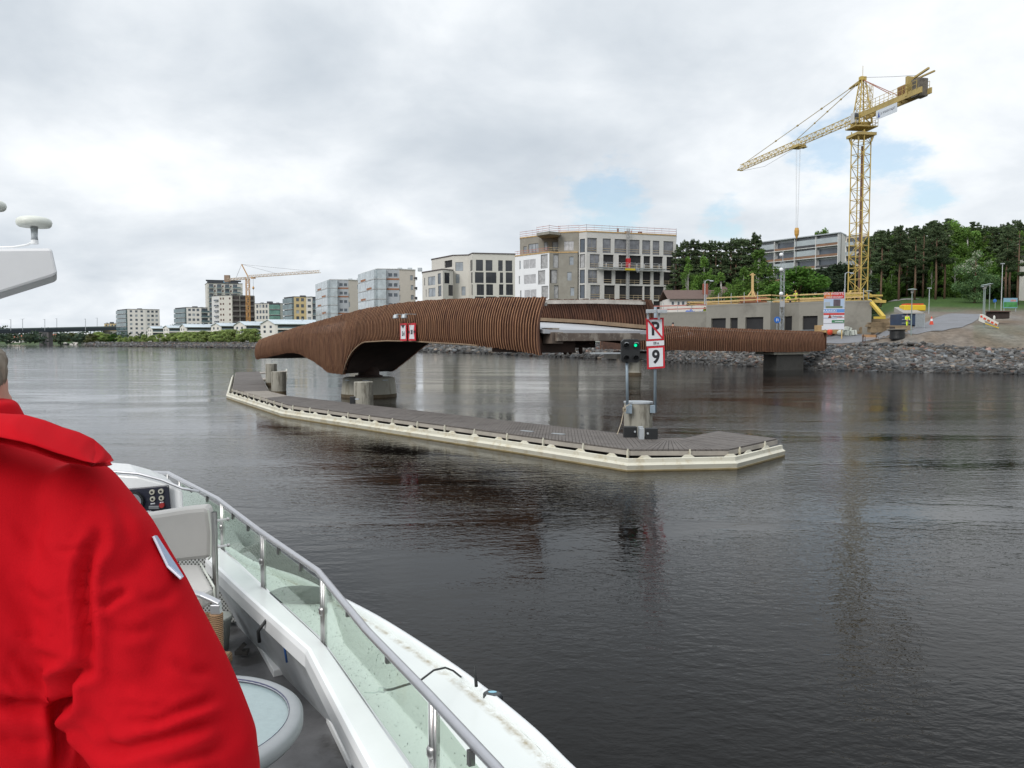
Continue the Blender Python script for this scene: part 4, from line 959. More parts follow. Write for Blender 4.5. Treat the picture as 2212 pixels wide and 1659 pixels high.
for k in range(4): m.bar(a+Vector((-.25+.07*k, 0, -.25*k-.1)), a+Vector((.25+.07*k, 0, -.25*k-.1)), .05)
m.build('ladder', M_galv, mc)
for (x, w, h, mt, nm, lb) in ((1128, .75, .55, mat('brick_dark', (.13, .06, .05), .9), 'roof_hatch', 'dark low box standing on the roof edge behind the guard rails'), (700, .35, 1.1, M_frameb, 'roof_vent', 'dark upright vent box on the roof left of the climbing mast'), (880, .6, .7, M_beam, 'material_bag', 'pale lumpy bags on the roof right of the climbing mast'), (958, .25, .9, M_orng, 'gas_bottle', 'slim orange brown gas bottle on the roof edge')):
    u, z = fm.px(*c8(x, 225)); p = fm.P(u, zmain+.28+h/2, -2); e = empty(nm, (p.x, p.y, zmain+.28), lb, nm.replace('_', ' ')); m = MB()
    if nm == 'gas_bottle': m.lathe((p.x, p.y, zmain+.28), [(w/2, 0), (w/2, h*.8), (w*.2, h*.93), (w*.2, h)], 12)
    elif nm == 'material_bag':
        for k in range(3): m.sphere((p.x-.4+.4*k, p.y, zmain+.28+.28), (.3, .3, .3+.1*(k % 2)))
    else: m.box(p, (w*1.2, w, h)); m.box((p.x, p.y, p.z+h/2+.04), (w*1.35, w*1.15, .08))
    m.build('body', mt, e, bevel=.02)
# --- cream block with tall black windows
c2 = crop(640, 560, 3.072)
M_cb = mat('cream_brick', (0.58, 0.56, 0.51), 0.85, var=.05, vscale=.8)
D8 = 200
K8 = 1.30
z8 = ztop(1021.2, 547.5, 199*K8); z8l = ztop(957, 583, 200*K8)
e8, f8, fin8 = building('apartment_block', 'cream brick apartment block with tall black framed windows', [(933.6, 214*K8), (979.5, 204*K8), (1012.9, 203*K8), (1021.2, 199*K8), (1113.5, 201*K8)], 3.4, z8, M_cb, depth=16, fascia=mat('dark_fascia', (.10, .08, .08), .7))
M_bwin = mat('black_window', (0.030, 0.033, 0.040), 0.15, var=.5, vscale=.25, spec=.7)
rects(f8[3], e8, c2, [(1735, 300, 1790, 386), (1810, 302, 1863, 386), (1908, 304, 1943, 387), (1965, 305, 2017, 389), (1727, 396, 1795, 480), (1812, 397, 1894, 481), (1921, 398, 1946, 480), (1967, 398, 2020, 481), (1741, 490, 1798, 575), (1815, 490, 1868, 575), (1915, 490, 1948, 574), (1969, 490, 2023, 574), (1727, 585, 1797, 668), (1812, 585, 1894, 668), (1915, 585, 2023, 668)], M_bwin, M_frame, 2, .2)
for r in ((0, 1), (1, 2)): pass
rects(f8[2], e8, c2, [(1690, 302, 1708, 386), (1696, 396, 1712, 480), (1700, 490, 1714, 574)], M_bwin, M_frame, 1, .2)
rects(f8[1], e8, c2, [(1575, 318, 1635, 386), (1577, 412, 1607, 482), (1623, 508, 1654, 577)], M_winl, M_bwin, 1, .15)
rects(f8[0], e8, c2, [(1490, 305, 1550, 360)], M_winl, M_frame, 3, .4)
fin8()
e8b, f8b, fin8b = building('apartment_wing', 'lower stepped corner of the cream brick block with a roof terrace', [(913.4, 208*K8), (957.3, 199*K8), (979.5, 201.5*K8)], 3.4, z8l, M_cb, depth=9, fascia=mat('dark_fascia', (.10, .08, .08)))
rects(f8b[0], e8b, c2, [(1362, 430, 1418, 497), (1366, 520, 1420, 586)], M_winl, M_frame, 2, .15); rects(f8b[0], e8b, c2, [(1438, 405, 1462, 490), (1441, 500, 1466, 584), (1333, 440, 1339, 500), (1345, 530, 1350, 590)], M_win, M_frame, 1, .15)
rects(f8b[1], e8b, c2, [(1490, 400, 1530, 484), (1521, 496, 1558, 580)], M_bwin, M_frame, 2, .15); fin8b()
# --- two pale blocks with stacks of glazed balconies
M_pk = mat('pale_brick', (0.56, 0.51, 0.45), 0.85, var=.05, vscale=.8)
M_mtl = mat('metal_cladding', (0.40, 0.42, 0.44), 0.45, .3, var=.1, vscale=.4)
def glazed_block(label, D, xl, xg, xm, xr, xr2, ytop, ytl, cr, wins, nf):
    a, b, c, d_ = [cr(x, 400)[0] for x in (xl, xg, xm, xr)]
    zt = ztop(b, cr(0, ytop)[1], D)
    e, fs, fin = building('apartment_block', label, [(a, D*1.075), (b, D), (c, D*1.004), (d_, D*1.015)], 3.4, zt, [M_mtl, M_mtl, M_pk], depth=15, group='pale blocks with glazed balcony stacks', fascia=M_slab)
    n = nf; fh = 3.0*1.28
    zs = [zt-fh*(k+1)+.1 for k in range(n)]
    f = fs[0]
    for z in zs:
        winpane(f, e, (.3, f.L-.3, z+.3, z+3.3), M_win)
    balconies(f, e, .15, f.L+.5, zs, 1.5, full=3.5, slab=M_slab)
    f = fs[1]
    for k, z in enumerate(zs):
        winpane(f, e, (f.L*.5, f.L*.68, z+.9, z+2.2), M_win); winpane(f, e, (f.L*.75, f.L*.92, z+.9, z+2.2), M_win)
        if k % 2 == 1 or k == 0: m = MB(); m.plate([f.P(f.L*.42, z-.35, .02), f.P(f.L, z-.35, .02), f.P(f.L, z+.28, .02), f.P(f.L*.42, z+.28, .02)], .06, Vector((*f.n, 0))); m.build('panel', M_orng, e)
        g = fs[0]; u = g.L*(.2+.37*(k % 2)); m = MB(); m.plate([g.P(u, z+.05, 1.5), g.P(u+g.L*.3, z+.05, 1.5), g.P(u+g.L*.3, z+.8, 1.5), g.P(u, z+.8, 1.5)], .05, Vector((*g.n, 0))); m.build('panel', M_orng, e)
    balconies(f, e, .0, f.L*.40, zs, 1.3, full=3.5)
    f = fs[2]
    for r in wins: winpane(f, e, f.rect((*cr(r[0], r[1]), *cr(r[2], r[3]))), M_winl)
    if xr2:
        z0s = zs; balconies(f, e, f.L*.93, f.L*1.05, z0s, 1.2, h=1.0, glass=M_frame)
    fin(); q = fs[2].A.lerp(fs[2].B, .5)+Vector((0, 8))
    for k in range(3): m = MB(); m.box((q.x+(k-1)*4, q.y, zt+.8), (1.6, 2, 1.3)); m.build('roof_plant', M_galv, e)
    return e
glazed_block('pale block with glazed balcony stack, the taller one next to the cream block', 305, 850, 975, 1143, 1268, 1, 372, 400, c2, [(1224, 420, 1246, 460), (1228, 497, 1250, 535), (1230, 573, 1252, 610), (1124, 497, 1146, 545), (1126, 575, 1148, 620), (1128, 652, 1150, 695)], 6)
e_ = glazed_block('pale block with glazed balcony stack, the lower one farther left', 362, 517, 610, 750, 858, 0, 455, 480, c2, [(813, 495, 833, 528), (816, 562, 836, 596), (819, 628, 839, 662), (734, 562, 752, 602), (736, 628, 757, 668)], 6)
# --- the far row behind, left of the bridge
c6 = crop(500, 660, 9.218); c1 = crop(0, 640, 2.5602)
M_drk = mat('dark_cladding', (0.055, 0.06, 0.072), 0.5, var=.2); M_yel = mat('yellow_render', (0.55, 0.43, 0.23), .8, var=.05); M_wht = mat('offwhite_render', (0.70, 0.67, 0.63), .8, var=.05)
M_tb = mat('teal_glass', (0.10, 0.15, 0.16), .15, var=.5, vscale=.25, spec=.8)
def simple(label, cor, ytop, cr, walls, D0, spec, nm='apartment_block', depth=13, grp='blocks behind the row houses', fl=3.0, zb=3.6, roof=None):
    cor = [(x, D*1.28) for x, D in cor]; fl = fl*1.28; zt = ztop(cr(cor[0][0], 0)[0], cr(0, ytop)[1], cor[0][1]); e, fs, fin = building(nm, label, [(cr(x, 0)[0], D) for x, D in cor], zb, zt, walls, depth=depth, group=grp, fascia=roof)
    nfl = int((zt-zb)/fl); zs = [zt-fl*(k+1) for k in range(nfl)]
    for i, sp in enumerate(spec):
        f = fs[i]
        if sp[0] == 'g': grid(f, e, sp[1], [z+1.0 for z in zs], sp[2]*1.28, sp[3]*1.28, seed=i+3, light=.25)
        elif sp[0] == 'b':
            for z in zs: winpane(f, e, (.3, f.L-.3, z+.3, z+3.3), M_win)
            balconies(f, e, .1, f.L-.1, zs, 1.2, full=sp[1]*1.28, glass=sp[2])
    fin(); q = atY(*cr((cor[0][0]+cor[-1][0])/2, ytop), cor[0][1]+8)
    for k in range(3): m = MB(); m.box((q.x+(k-1)*5.5, q.y, zt+.9+.3*(k == 1)), (3.4 if k == 1 else 1.4, 3, 1.6 if k == 1 else 1.0)); m.build('roof_plant', M_drk if k == 1 else M_galv, e)
    return e, fs, zt
KF = 1.28
# dark topped twin blocks
simple('glass cornered block nearest the road bridge, farthest left', [(768, 575), (833, 556), (950, 560), (1042, 565)], 372, c1, [M_drk, M_wht, M_wht], 560, [('b', 2.4, M_tb), ('g', 3, 1.5, 1.5), ('g', 3, 1.6, 1.5)])
simple('glass cornered block just left of the tall tower', [(1143, 500), (1215, 486), (1310, 489), (1384, 492)], 360, c1, [M_drk, M_wht, M_wht], 486, [('b', 2.4, M_tb), ('g', 3, 1.5, 1.5), ('b', 1.1, M_tb)])
# tower
et, ft, zt_t = simple('tall tower block with dark glass top storey and rows of balconies', [(215, 505), (262, 490), (1085, 497)], 560, c6, [M_cb, M_cb], 490, [('n',), ('n',)], nm='tower_block', grp=None)
f = ft[1]; zs = [zt_t-3.84*(k+1) for k in range(12)]
for k in range(4):
    u = f.L*(.04+.225*k); w = f.L*.14
    balconies(f, et, u, u+w*(1.6 if k == 3 else 1), zs[:9], 1.3, h=1.15, glass=M_tb)
for z in zs[:9]:
    for k in range(4):
        m = MB(); u = f.L*(.05+.225*k); m.plate([f.P(u, z+.2, .01), f.P(u+f.L*.12, z+.2, .01), f.P(u+f.L*.12, z+3.1, .01), f.P(u, z+3.1, .01)], .03, Vector((*f.n, 0))); m.build('window', M_win, et)
        if k: m = MB(); u = f.L*(-.035+.225*k); m.plate([f.P(u, z+.8, .01), f.P(u+1.2, z+.8, .01), f.P(u+1.2, z+2.2, .01), f.P(u, z+2.2, .01)], .03, Vector((*f.n, 0))); m.build('window', M_frameb, et)
zc_ = ztop(c6(600, 0)[0], c6(0, 450)[1], 492*1.28)
m = MB(); m.prism([tuple(f.A+f.n*.6), tuple(f.A.lerp(f.B, .88)+f.n*.6), tuple(f.A.lerp(f.B, .88)-f.n*11), tuple(f.A-f.n*11)], zt_t+.2, zc_-.4); m.build('top_storey', M_drk, et)
m = MB(); m.prism([tuple(f.A+f.n*1.0-f.a*1), tuple(f.A.lerp(f.B, .96)+f.n*1), tuple(f.A.lerp(f.B, .96)-f.n*11), tuple(f.A-f.n*11-f.a)], zc_-.4, zc_); m.build('roof', M_drk, et)
m = MB(); q0 = f.A.lerp(f.B, .43)
for k in range(3): m.plate([f.P(f.L*(.46+.05*k), zc_-1.9, .65), f.P(f.L*(.495+.05*k), zc_-1.9, .65), f.P(f.L*(.495+.05*k), zc_-.7, .65), f.P(f.L*(.46+.05*k), zc_-.7, .65)], .1, Vector((*f.n, 0)))
m.build('roof_sign', mat('pale_blue_sign', (.25, .50, .68), .5), et)
# block under construction in front of the tower
ed, fd, ztd = simple('half finished block with open concrete floors in front of the tall tower', [(360, 452), (530, 446), (830, 443), (1350, 449)], 830, c6, [M_slab, M_cb, M_conc], 446, [('n',), ('n',), ('n',)], grp=None)
f = fd[2]; zs = [ztd-3.84*(k+1)+.1 for k in range(7)]
m = MB(); m.plate([f.P(.3, 3.7, .02), f.P(f.L-.3, 3.7, .02), f.P(f.L-.3, ztd-.5, .02), f.P(.3, ztd-.5, .02)], .04, Vector((*f.n, 0))); m.build('open_floors', mat('open_floor_dark', (.06, .05, .05), .9, var=.5, vscale=.3), ed)
for z in zs: m = MB(); m.plate([f.P(0, z-.25, .05), f.P(f.L, z-.25, .05), f.P(f.L, z, .05), f.P(0, z, .05)], .8, Vector((*f.n, 0))); m.build('floor_slab', M_conc, ed)
for k in range(4): m = MB(); u = f.L*k/3*.985; m.plate([f.P(u, 3.7, .05), f.P(u+.5, 3.7, .05), f.P(u+.5, ztd-.1, .05), f.P(u, ztd-.1, .05)], .6, Vector((*f.n, 0))); m.build('column', M_conc, ed)
for z in zs: m = MB(); m.bar(f.P(.5, z+.6, .7), f.P(f.L-.5, z+.6, .7), .08, .3); m.build('guard_rail', M_conc, ed)
f = fd[1]
for z in zs:
    for u in (.08, .28, .78):
        m = MB(); m.plate([f.P(f.L*u, z+.9, .01), f.P(f.L*u+1.2, z+.9, .01), f.P(f.L*u+1.2, z+2.3, .01), f.P(f.L*u, z+2.3, .01)], .03, Vector((*f.n, 0))); m.build('window', M_frameb, ed)
f = fd[0]; balconies(f, ed, f.L*.45, f.L*.95, zs, 1.0, h=1.0, glass=M_win)
simple('cream block with green tinted balcony glazing right of the site crane mast', [(1360, 425), (1690, 421), (1950, 422), (2020, 424)], 1005, c6, [M_cb, M_drk, M_cb], 425, [('g', 4, 1.3, 1.7), ('b', 2.3, mat('green_glass', (.12, .24, .20), .15, var=.5, vscale=.3)), ('n',)])
simple('yellow and white block with dark corner bays left of the pale glazed blocks', [(1848, 402), (1910, 392), (1990, 394), (2030, 395), (2078, 397)], 292, c1, [M_drk, M_yel, M_wht, M_drk], 400, [('b', 2.4, M_tb), ('g', 2, 1.4, 1.6), ('g', 1, 1.6, 1.3), ('b', 1.1, M_tb)])
# row houses with light metal roofs
M_mroof = mat('light_metal_roof', (0.50, 0.56, 0.60), 0.4, .35, var=.08, vscale=.5)
M_rowd = mat('row_dark', (0.07, 0.075, 0.075), .6, var=.3)
def rowhouse(gx0, gx1, rx, yridge, yeave, D, depth_, lbl):
    """gable end gx0..gx1 faces us, roof runs right to rx"""
    a = atY(*c1(gx0, yeave), D); b = atY(*c1(gx1, yeave), D-2); c = atY(*c1(rx, yeave), D+1); zr = atY(*c1((gx0+gx1)/2, yridge), D).z; ze = a.z; zb = 3.4
    e = empty('row_house', ((a.x+c.x)/2, D, zb), lbl, 'house', 'low houses with light metal roofs')
    back = Vector((0, 12)); A_ = Vector((a.x, a.y)); B_ = Vector((b.x, b.y)); C_ = Vector((c.x, c.y)); mid = (A_+B_)/2
    fg = Facade(A_, B_, zb, ze); fr_ = Facade(B_, C_, zb, ze)
    for k, z in enumerate([ze-2.4, ze-5.2]):
        for u in (.2, .62): winpane(fg, e, (fg.L*u, fg.L*u+fg.L*.16, z, z+1.5), M_win)
        fr_.holes.append((fr_.L*.06, fr_.L*.97, z-.1, z+1.9, 1.2)); m = MB(); u0, u1 = fr_.L*.06, fr_.L*.97; m.quad(fr_.P(u0, z-.1, -1.2), fr_.P(u1, z-.1, -1.2), fr_.P(u1, z+1.9, -1.2), fr_.P(u0, z+1.9, -1.2)); bl = m.build('balcony', M_rowd, e)
        m = MB(); m.plate([fr_.P(u0, z-.1, -.1), fr_.P(u1, z-.1, -.1), fr_.P(u1, z+.75, -.1), fr_.P(u0, z+.75, -.1)], .05, Vector((*fr_.n, 0))); m.build('glass_panel', M_tb, bl)
    m = MB(); fg.wall(m); fr_.wall(m); m.add([(*A_, ze), (*B_, ze), (*mid, zr)], [(0, 1, 2)]); m.quad((*C_, zb), (*(C_+back), zb), (*(C_+back), ze), (*C_, ze)); m.quad((*A_, zb), (*(A_+back), zb), (*(A_+back), ze), (*A_, ze)); m.build('wall', M_wht, e)
    m = MB(); o = Vector((-.4, -.4)); 
    m.prism([tuple(B_+Vector((-.1, -.8))), tuple(C_+Vector((.3, -.8))), tuple(C_+Vector((.3, 6))), tuple(mid+Vector((0, -.5)))], [ze-.1, ze-.1, zr, zr], [ze+.12, ze+.12, zr+.22, zr+.22])
    m.prism([tuple(A_+Vector((-.5, -.6))), tuple(mid+Vector((0, -.5))), tuple(mid+Vector((3, 10))), tuple(A_+Vector((-.5, 10)))], [ze-.1, zr, zr, ze-.1], [ze+.12, zr+.22, zr+.22, ze+.12]); rf = m.build('roof', M_mroof, e)
    for k in range(2):
        u = mid.lerp(C_, .3+.35*k)+Vector((0, 3.5)); m = MB(); m.box((u.x, u.y, zr+.35), (.7, .7, .8)); m.build('chimney', M_galv, rf)
rh = [(955, 985, 1062, 478, 490, 600), (1058, 1092, 1170, 472, 486, 585), (1166, 1202, 1372, 463, 482, 560), (1368, 1430, 1522, 456, 474, 530), (1516, 1590, 1692, 446, 470, 505), (1688, 1782, 2065, 434, 462, 470)]
for i, r in enumerate(rh): rowhouse(*r[:3], r[3], r[4], r[5], 10, ['smallest low house at the far left end of the metal roofed row', 'second low metal roofed house from the left end', 'long low metal roofed house below the dark topped block', 'low metal roofed house below the left edge of the tower block', 'low metal roofed house directly below the half finished block', 'nearest low metal roofed house, partly behind the bridge end'][i])
# distant pale building and two houses beyond the road bridge
cb5 = crop(0, 780, 6.506)
simple('small pale yellow block far behind, left of the glass cornered block', [(1735, 700), (1950, 700)], 255, cb5, M_yel, 700, [('g', 4, 1.6, 1.4)], nm='distant_block', grp=None)
def cottage(x0, x1, yr, ye, yb, D, lbl, wall, roof):
    a = atY(*cb5(x0, yb), D); b = atY(*cb5(x1, yb), D); zr = atY(*cb5(x0, yr), D).z; ze = atY(*cb5(x0, ye), D).z; e = empty('cottage', ((a.x+b.x)/2, D, 3), lbl, 'house', 'red roofed houses beyond the road bridge')
    m = MB(); m.prism([(a.x, D), (b.x, D), (b.x, D+10), (a.x, D+10)], 2.0, ze); m.build('wall', wall, e)
    m = MB(); xa, xb = a.x-.8, b.x+.8; i = (xb-xa)*.15
    m.add([(xa, D-.8, ze), (xb, D-.8, ze), (xb, D+11, ze), (xa, D+11, ze), (xa+i, D+5, zr), (xb-i, D+5, zr)], [(0, 1, 5, 4), (1, 2, 5), (2, 3, 4, 5), (3, 0, 4), (3, 2, 1, 0)]); m.build('roof', roof, e)
    for k in range(3): m = MB(); u = a.x+(b.x-a.x)*(.15+.3*k); m.box((u+1, D-.05, ze-1.8), (1.3, .12, 1.4)); m.build('window', M_win, e)
M_tile = mat('red_tile', (0.40, 0.14, 0.09), .8, var=.15)
cottage(125, 350, 445, 515, 590, 905, 'pale house with a wide red tiled roof left of the bridge pillars', M_wht, M_tile)
cottage(830, 930, 425, 470, 520, 940, 'red roofed house half hidden behind trees right of the bridge pillars', M_yel, M_tile)
cottage(1310, 1440, 405, 430, 500, 960, 'white flat looking house behind the willow bushes near the moored boats', M_wht, M_slab)
# --- road bridge far left
rb = empty('road_bridge', (-300, 760, 0), 'long low dark road bridge crossing the river at the far left', 'bridge')
Pa = atY(-500, 735, 560); xs = [(-420, 720, 560), (0, 714.5, 700), (258, 708.5, 800), (330, 706, 830)]
P_ = [atY(x, y, D) for x, y, D in xs]; rows = []
for p in P_:
    rows.append([p+Vector((0, 0, -2.2)), p+Vector((0, 0, .9)), p+Vector((0, 12, .9)), p+Vector((0, 12, -2.2))])
m = MB(); m.rings(rows, True, True); m.build('deck', mat('bridge_steel', (.035, .045, .055), .7), rb)
m = MB(); m.rings([[p+Vector((0, .2, .9)), p+Vector((0, .2, 2.0)), p+Vector((0, .3, 2.0)), p+Vector((0, .3, .9))] for p in P_], True, True); m.build('parapet', mat('parapet', (.12, .15, .15), .7), rb)
for x, D in ((675, 728), (775, 745)):
    d = cb5(x, 690); p = atZ(*d, 0); p = atY(d[0], 740, D); m = MB(); w = 3.2
    m.prism([(p.x-w/2, p.y), (p.x+w/2, p.y), (p.x+w/2, p.y+7), (p.x-w/2, p.y+7)], -2, 12.2); m.build('pillar', mat('pillar_conc', (.17, .16, .16), .8), rb)
for x in (1745, 1860): d = cb5(x, 470); p = atY(d[0], 740, 790); m = MB(); m.prism([(p.x-3, p.y), (p.x+3, p.y), (p.x+3, p.y+8), (p.x-3, p.y+8)], 1, 14); m.build('pillar', M_conc, rb)
for i, (x, y) in enumerate(((178, 190), (372, 180), (738, 185), (935, 175), (1408, 180), (1600, 165))):
    d = cb5(x, y); D = 700+i*17; t = atY(*d, D); b = atY(d[0], 712, D); e = empty('bridge_lamp', (b.x, D, b.z), ordn(i)+' tall lamp from the left on the far road bridge', 'street lamp', 'lamps on the far road bridge')
    m = MB(); m.bar((b.x, D, b.z-1), (t.x, D, t.z), .35); m.build('pole', M_galv, e); m = MB(); m.bar((t.x-1.6, D, t.z), (t.x+(1.6 if i == 1 else .3), D, t.z+.2), .3, .25); m.build('lamp_head', M_galv, e)
# ------------------------------------------------------------------ tower cranes
M_cy = mat('crane_yellow', (0.50, 0.37, 0.095), 0.6, var=.15, vscale=.8, stain=((0.30, 0.20, 0.07), .5), sscale=1.5)
M_cyd = mat('crane_old_yellow', (0.42, 0.32, 0.12), 0.7, var=.2, vscale=.6)
M_cconc = mat('ballast_concrete', (0.15, 0.135, 0.11), .9, var=.3, vscale=1, stain=((.06, .05, .045), .7))
M_cable = mat('steel_cable', (0.10, 0.095, 0.09), .6)
M_ltx = mat('lettering_grey', (0.10, 0.11, 0.13), .6); M_ltb = mat('lettering_blue', (0.06, 0.10, 0.32), .6)
def lattice(mb, P0, ax, right, up, L, w, h, step, ch=.12, br=.07, tri=False):
    """box or triangular lattice girder"""
    ax = Vector(ax).normalized(); right = Vector(right); up = Vector(up); n = max(1, round(L/step)); st = L/n
    cor = [(-w/2, 0), (w/2, 0), (0, h)] if tri else [(-w/2, -h/2), (w/2, -h/2), (w/2, h/2), (-w/2, h/2)]
    C = [Vector(P0)+right*a+up*b for a, b in cor]
    for c in C: mb.bar(c, c+ax*L, ch)
    m = len(C)
    for i in range(n):
        for k in range(m):
            a = C[k]+ax*st*i; b = C[(k+1) % m]+ax*st*(i+1); a2 = C[(k+1) % m]+ax*st*i
            if (i+k) % 2: mb.bar(a, b, br)
            else: mb.bar(a2, C[k]+ax*st*(i+1), br)
            mb.bar(a, a2, br)
D_ = 118.0
bx = atY(1852.5, 640, D_); base = Vector((bx.x, D_, atY(1852, 652, D_).z))
ztop_m = atY(1852, 285, D_).z
cr_ = empty('tower_crane', base, 'tall yellow lattice tower crane standing over the concrete site', 'crane')
yaw = R(8); rx = Vector((cos(yaw), sin(yaw), 0)); ry = Vector((-sin(yaw), cos(yaw), 0)); Z = Vector((0, 0, 1))
yaw2 = R(38); rx2 = Vector((cos(yaw2), sin(yaw2), 0)); ry2 = Vector((-sin(yaw2), cos(yaw2), 0))
m = MB(); lattice(m, base, Z, rx2, ry2, ztop_m-base.z, 1.95, 1.95, 1.72, .125, .065); m.build('mast', M_cy, cr_)
m = MB(); m.bar(base+rx2*.35, base+rx2*.35+Z*(ztop_m-base.z-2), .28, .2); m.build('climbing_ladder', mat('ladder_brown', (.18, .10, .06), .7), cr_)
# base frame on the slab
m = MB()
for s_ in (-1, 1):
    m.bar(base+rx*-3.2+ry*s_*1.4, base+rx*3.6+ry*s_*1.4, .35, .4); m.bar(base+ry*-2.6+rx*s_*1.4, base+ry*2.6+rx*s_*1.4, .35, .4); m.bar(base+rx*s_*1.0+Z*1.6, base+rx*s_*3+Z*.2-ry*1.4, .22)
    m.bar(base+Z*.9+rx*-3.0+ry*s_*1.2, base+Z*.9+rx*3.2+ry*s_*1.2, .25)
m.build('base_frame', M_cy, cr_)
def cpx(dx, dy, D): p = atY(dx, dy, D); return p
t0 = Vector((base.x, D_, ztop_m))
m = MB(); m.prism([tuple((t0+rx*a+ry*b)[:2]) for a, b in ((-1.5, -1.5), (1.5, -1.5), (1.5, 1.5), (-1.5, 1.5))], ztop_m-.75, ztop_m-.35)
for k in range(4):
    a = pi/4+k*pi/2; m.bar(t0+rx*cos(a)*1.8+ry*sin(a)*1.8-Z*.4, t0+rx*cos(a)*1.4+ry*sin(a)*1.4-Z*1.6, .2)
m.build('slewing_ring', M_cyd, cr_)
# slewing platform with hand rails
pl = t0+Z*.55; m = MB(); m.box(pl, (3.5, 2.7, .16), rz=yaw); m.box(pl+Z*.4, (1.8, 1.8, .6), rz=yaw); m.build('platform', M_cyd, cr_)
m = MB(); hp = [pl+rx*a+ry*b for a, b in ((-1.75, -1.35), (1.75, -1.35), (1.75, 1.35), (-1.75, 1.35))]
for i in range(4):
    a, b = hp[i], hp[(i+1) % 4]
    for dz in (.5, 1.05): m.bar(a+Z*dz, b+Z*dz, .05)
    for k in range(4): q = a.lerp(b, k/4); m.bar(q, q+Z*1.1, .05)
m.build('platform_rail', M_cy, cr_)
# jib and counter jib
zj = atY(1845, 248, D_).z; J0 = Vector((base.x, D_, zj))
def onz(dx, dy, z): return atZ(dx, dy, z)
jt = onz(1599, 362, zj); ja = (Vector((jt.x, jt.y, zj))-J0); JL = ja.length; ja.normalize(); jr = Vector((ja.y, -ja.x, 0))
m = MB(); lattice(m, t0+Z*1.0, Z, rx, ry, zj-t0.z-1.2, 1.9, 1.9, 2.2, .17, .09); m.build('slewing_mast', M_cy, cr_)
m = MB(); m.box(t0+Z*1.75-rx*1.55-ry*.7, (.75, .9, 1.5), rz=yaw); cab = m.build('operator_cab', mat('cab_white', (.55, .56, .55), .5), cr_, bevel=.05)
m = MB(); m.box(t0+Z*1.9-rx*1.55-ry*1.17, (.6, .05, .9), rz=yaw); m.build('cab_window', M_glass, cab)
m = MB(); lattice(m, J0+ja*1.0-Z*.45, ja, jr, Z, JL-1.0, 1.05, .95, 1.15, .095, .05, True); m.bar(J0+ja*JL-jr*.6-Z*.5, J0+ja*JL+jr*.6-Z*.5, .2); m.build('jib', M_cy, cr_)
cj = atZ(2002, 182, zj+.4); ca = Vector((cj.x-J0.x, cj.y-J0.y, 0)); CL = ca.length; ca.normalize(); cr2 = Vector((ca.y, -ca.x, 0))
m = MB()
for s_ in (-.75, .75): m.bar(J0+cr2*s_-Z*.3, J0+cr2*s_+ca*CL-Z*.3, .2, .75)
for k in range(12): q = J0+ca*(CL*k/12)-Z*.3; m.bar(q-cr2*.75, q+cr2*.75, .15)
m.build('counter_jib', M_cyd, cr_)
m = MB(); q = J0+ca*(CL-1.3); m.box(q+Z*.3, (1.35, 1.6, 2.4), rz=atan2(ca.y, ca.x)); m.build('ballast', M_cconc, cr_, bevel=.12)
m = MB(); m.box(q-ca*.2+Z*.9-ca*1.2, (.4, 1.8, 2.6), rz=atan2(ca.y, ca.x)); m.bar(q+Z*1.9-ca*1.5, q+Z*2.4+ca*1.6, .25); m.bar(q+Z*2.1-ca*1.8-cr2*.9, q+Z*2.1+ca*1.6-cr2*.9, .2); m.build('ballast_frame', M_cyd, cr_)
m = MB(); m.box(J0+ca*(CL*.72)+Z*.75, (2.1, 1.5, 1.2), rz=atan2(ca.y, ca.x)); m.build('winch_house', mat('winch_rust', (.25, .14, .06), .8, var=.3), cr_, bevel=.05)
m = MB()
for s_ in (-1.0, 1.0):
    for dz in (.6, 1.1): m.bar(J0+cr2*s_+ca*1.5+Z*dz, J0+cr2*s_+ca*(CL*.95)+Z*dz, .045)
    for k in range(13): q = J0+cr2*s_+ca*(1.5+(CL*.95-1.5)*k/12); m.bar(q, q+Z*1.1, .045)
m.build('walkway_rail', M_cy, cr_)
ap = Vector((base.x, D_, atY(1850, 172, D_).z)); m = MB()
for a, b in ((-1, -1), (1, -1), (1, 1), (-1, 1)): m.bar(J0+rx*.85*a+ry*.85*b, ap+rx*.28*a+ry*.28*b, .13)
H_ = ap.z-J0.z
for k in range(5):
    z0_ = H_*k/5; w0_ = .85-(.57*k/5); z1_ = H_*(k+1)/5; w1_ = .85-(.57*(k+1)/5)
    for a, b, c, d in ((-1, -1, 1, -1), (1, -1, 1, 1), (1, 1, -1, 1), (-1, 1, -1, -1)):
        m.bar(J0+rx*w0_*a+ry*w0_*b+Z*z0_, J0+rx*w1_*c+ry*w1_*d+Z*z1_, .06); m.bar(J0+rx*w1_*a+ry*w1_*b+Z*z1_, J0+rx*w1_*c+ry*w1_*d+Z*z1_, .06)
m.bar(ap, ap+Z*2.0, .05); m.box(ap+Z*.15, (.9, .6, .5), rz=yaw); m.build('apex_tower', M_cy, cr_)
m = MB(); lattice(m, J0+rx*1.25+Z*1.0, Z, rx, ry, H_-1.6, .55, .55, .8, .045, .035); m.build('apex_ladder', M_cy, cr_)
for fr_ in (.30, .93):
    e2 = J0+ja*(JL*(.47 if fr_ < .5 else .93))+Z*.6
    m = MB(); m.bar(ap-ja*0+Z*.1, ap.lerp(e2, .09), .30, .2); m.bar(ap.lerp(e2, .09), e2, .075); 
    for k in (.3, .5, .7): m.bar(ap.lerp(e2, k-.006), ap.lerp(e2, k+.006), .2)
    m.build('jib_tie', M_cable if False else M_cyd, cr_)
for s_ in (-.5, .5):
    m = MB(); m.bar(ap, J0+ca*(CL*.52)+cr2*s_+Z*.9, .09); m.build('counter_tie', mat('tie_red', (.35, .16, .11), .7), cr_)
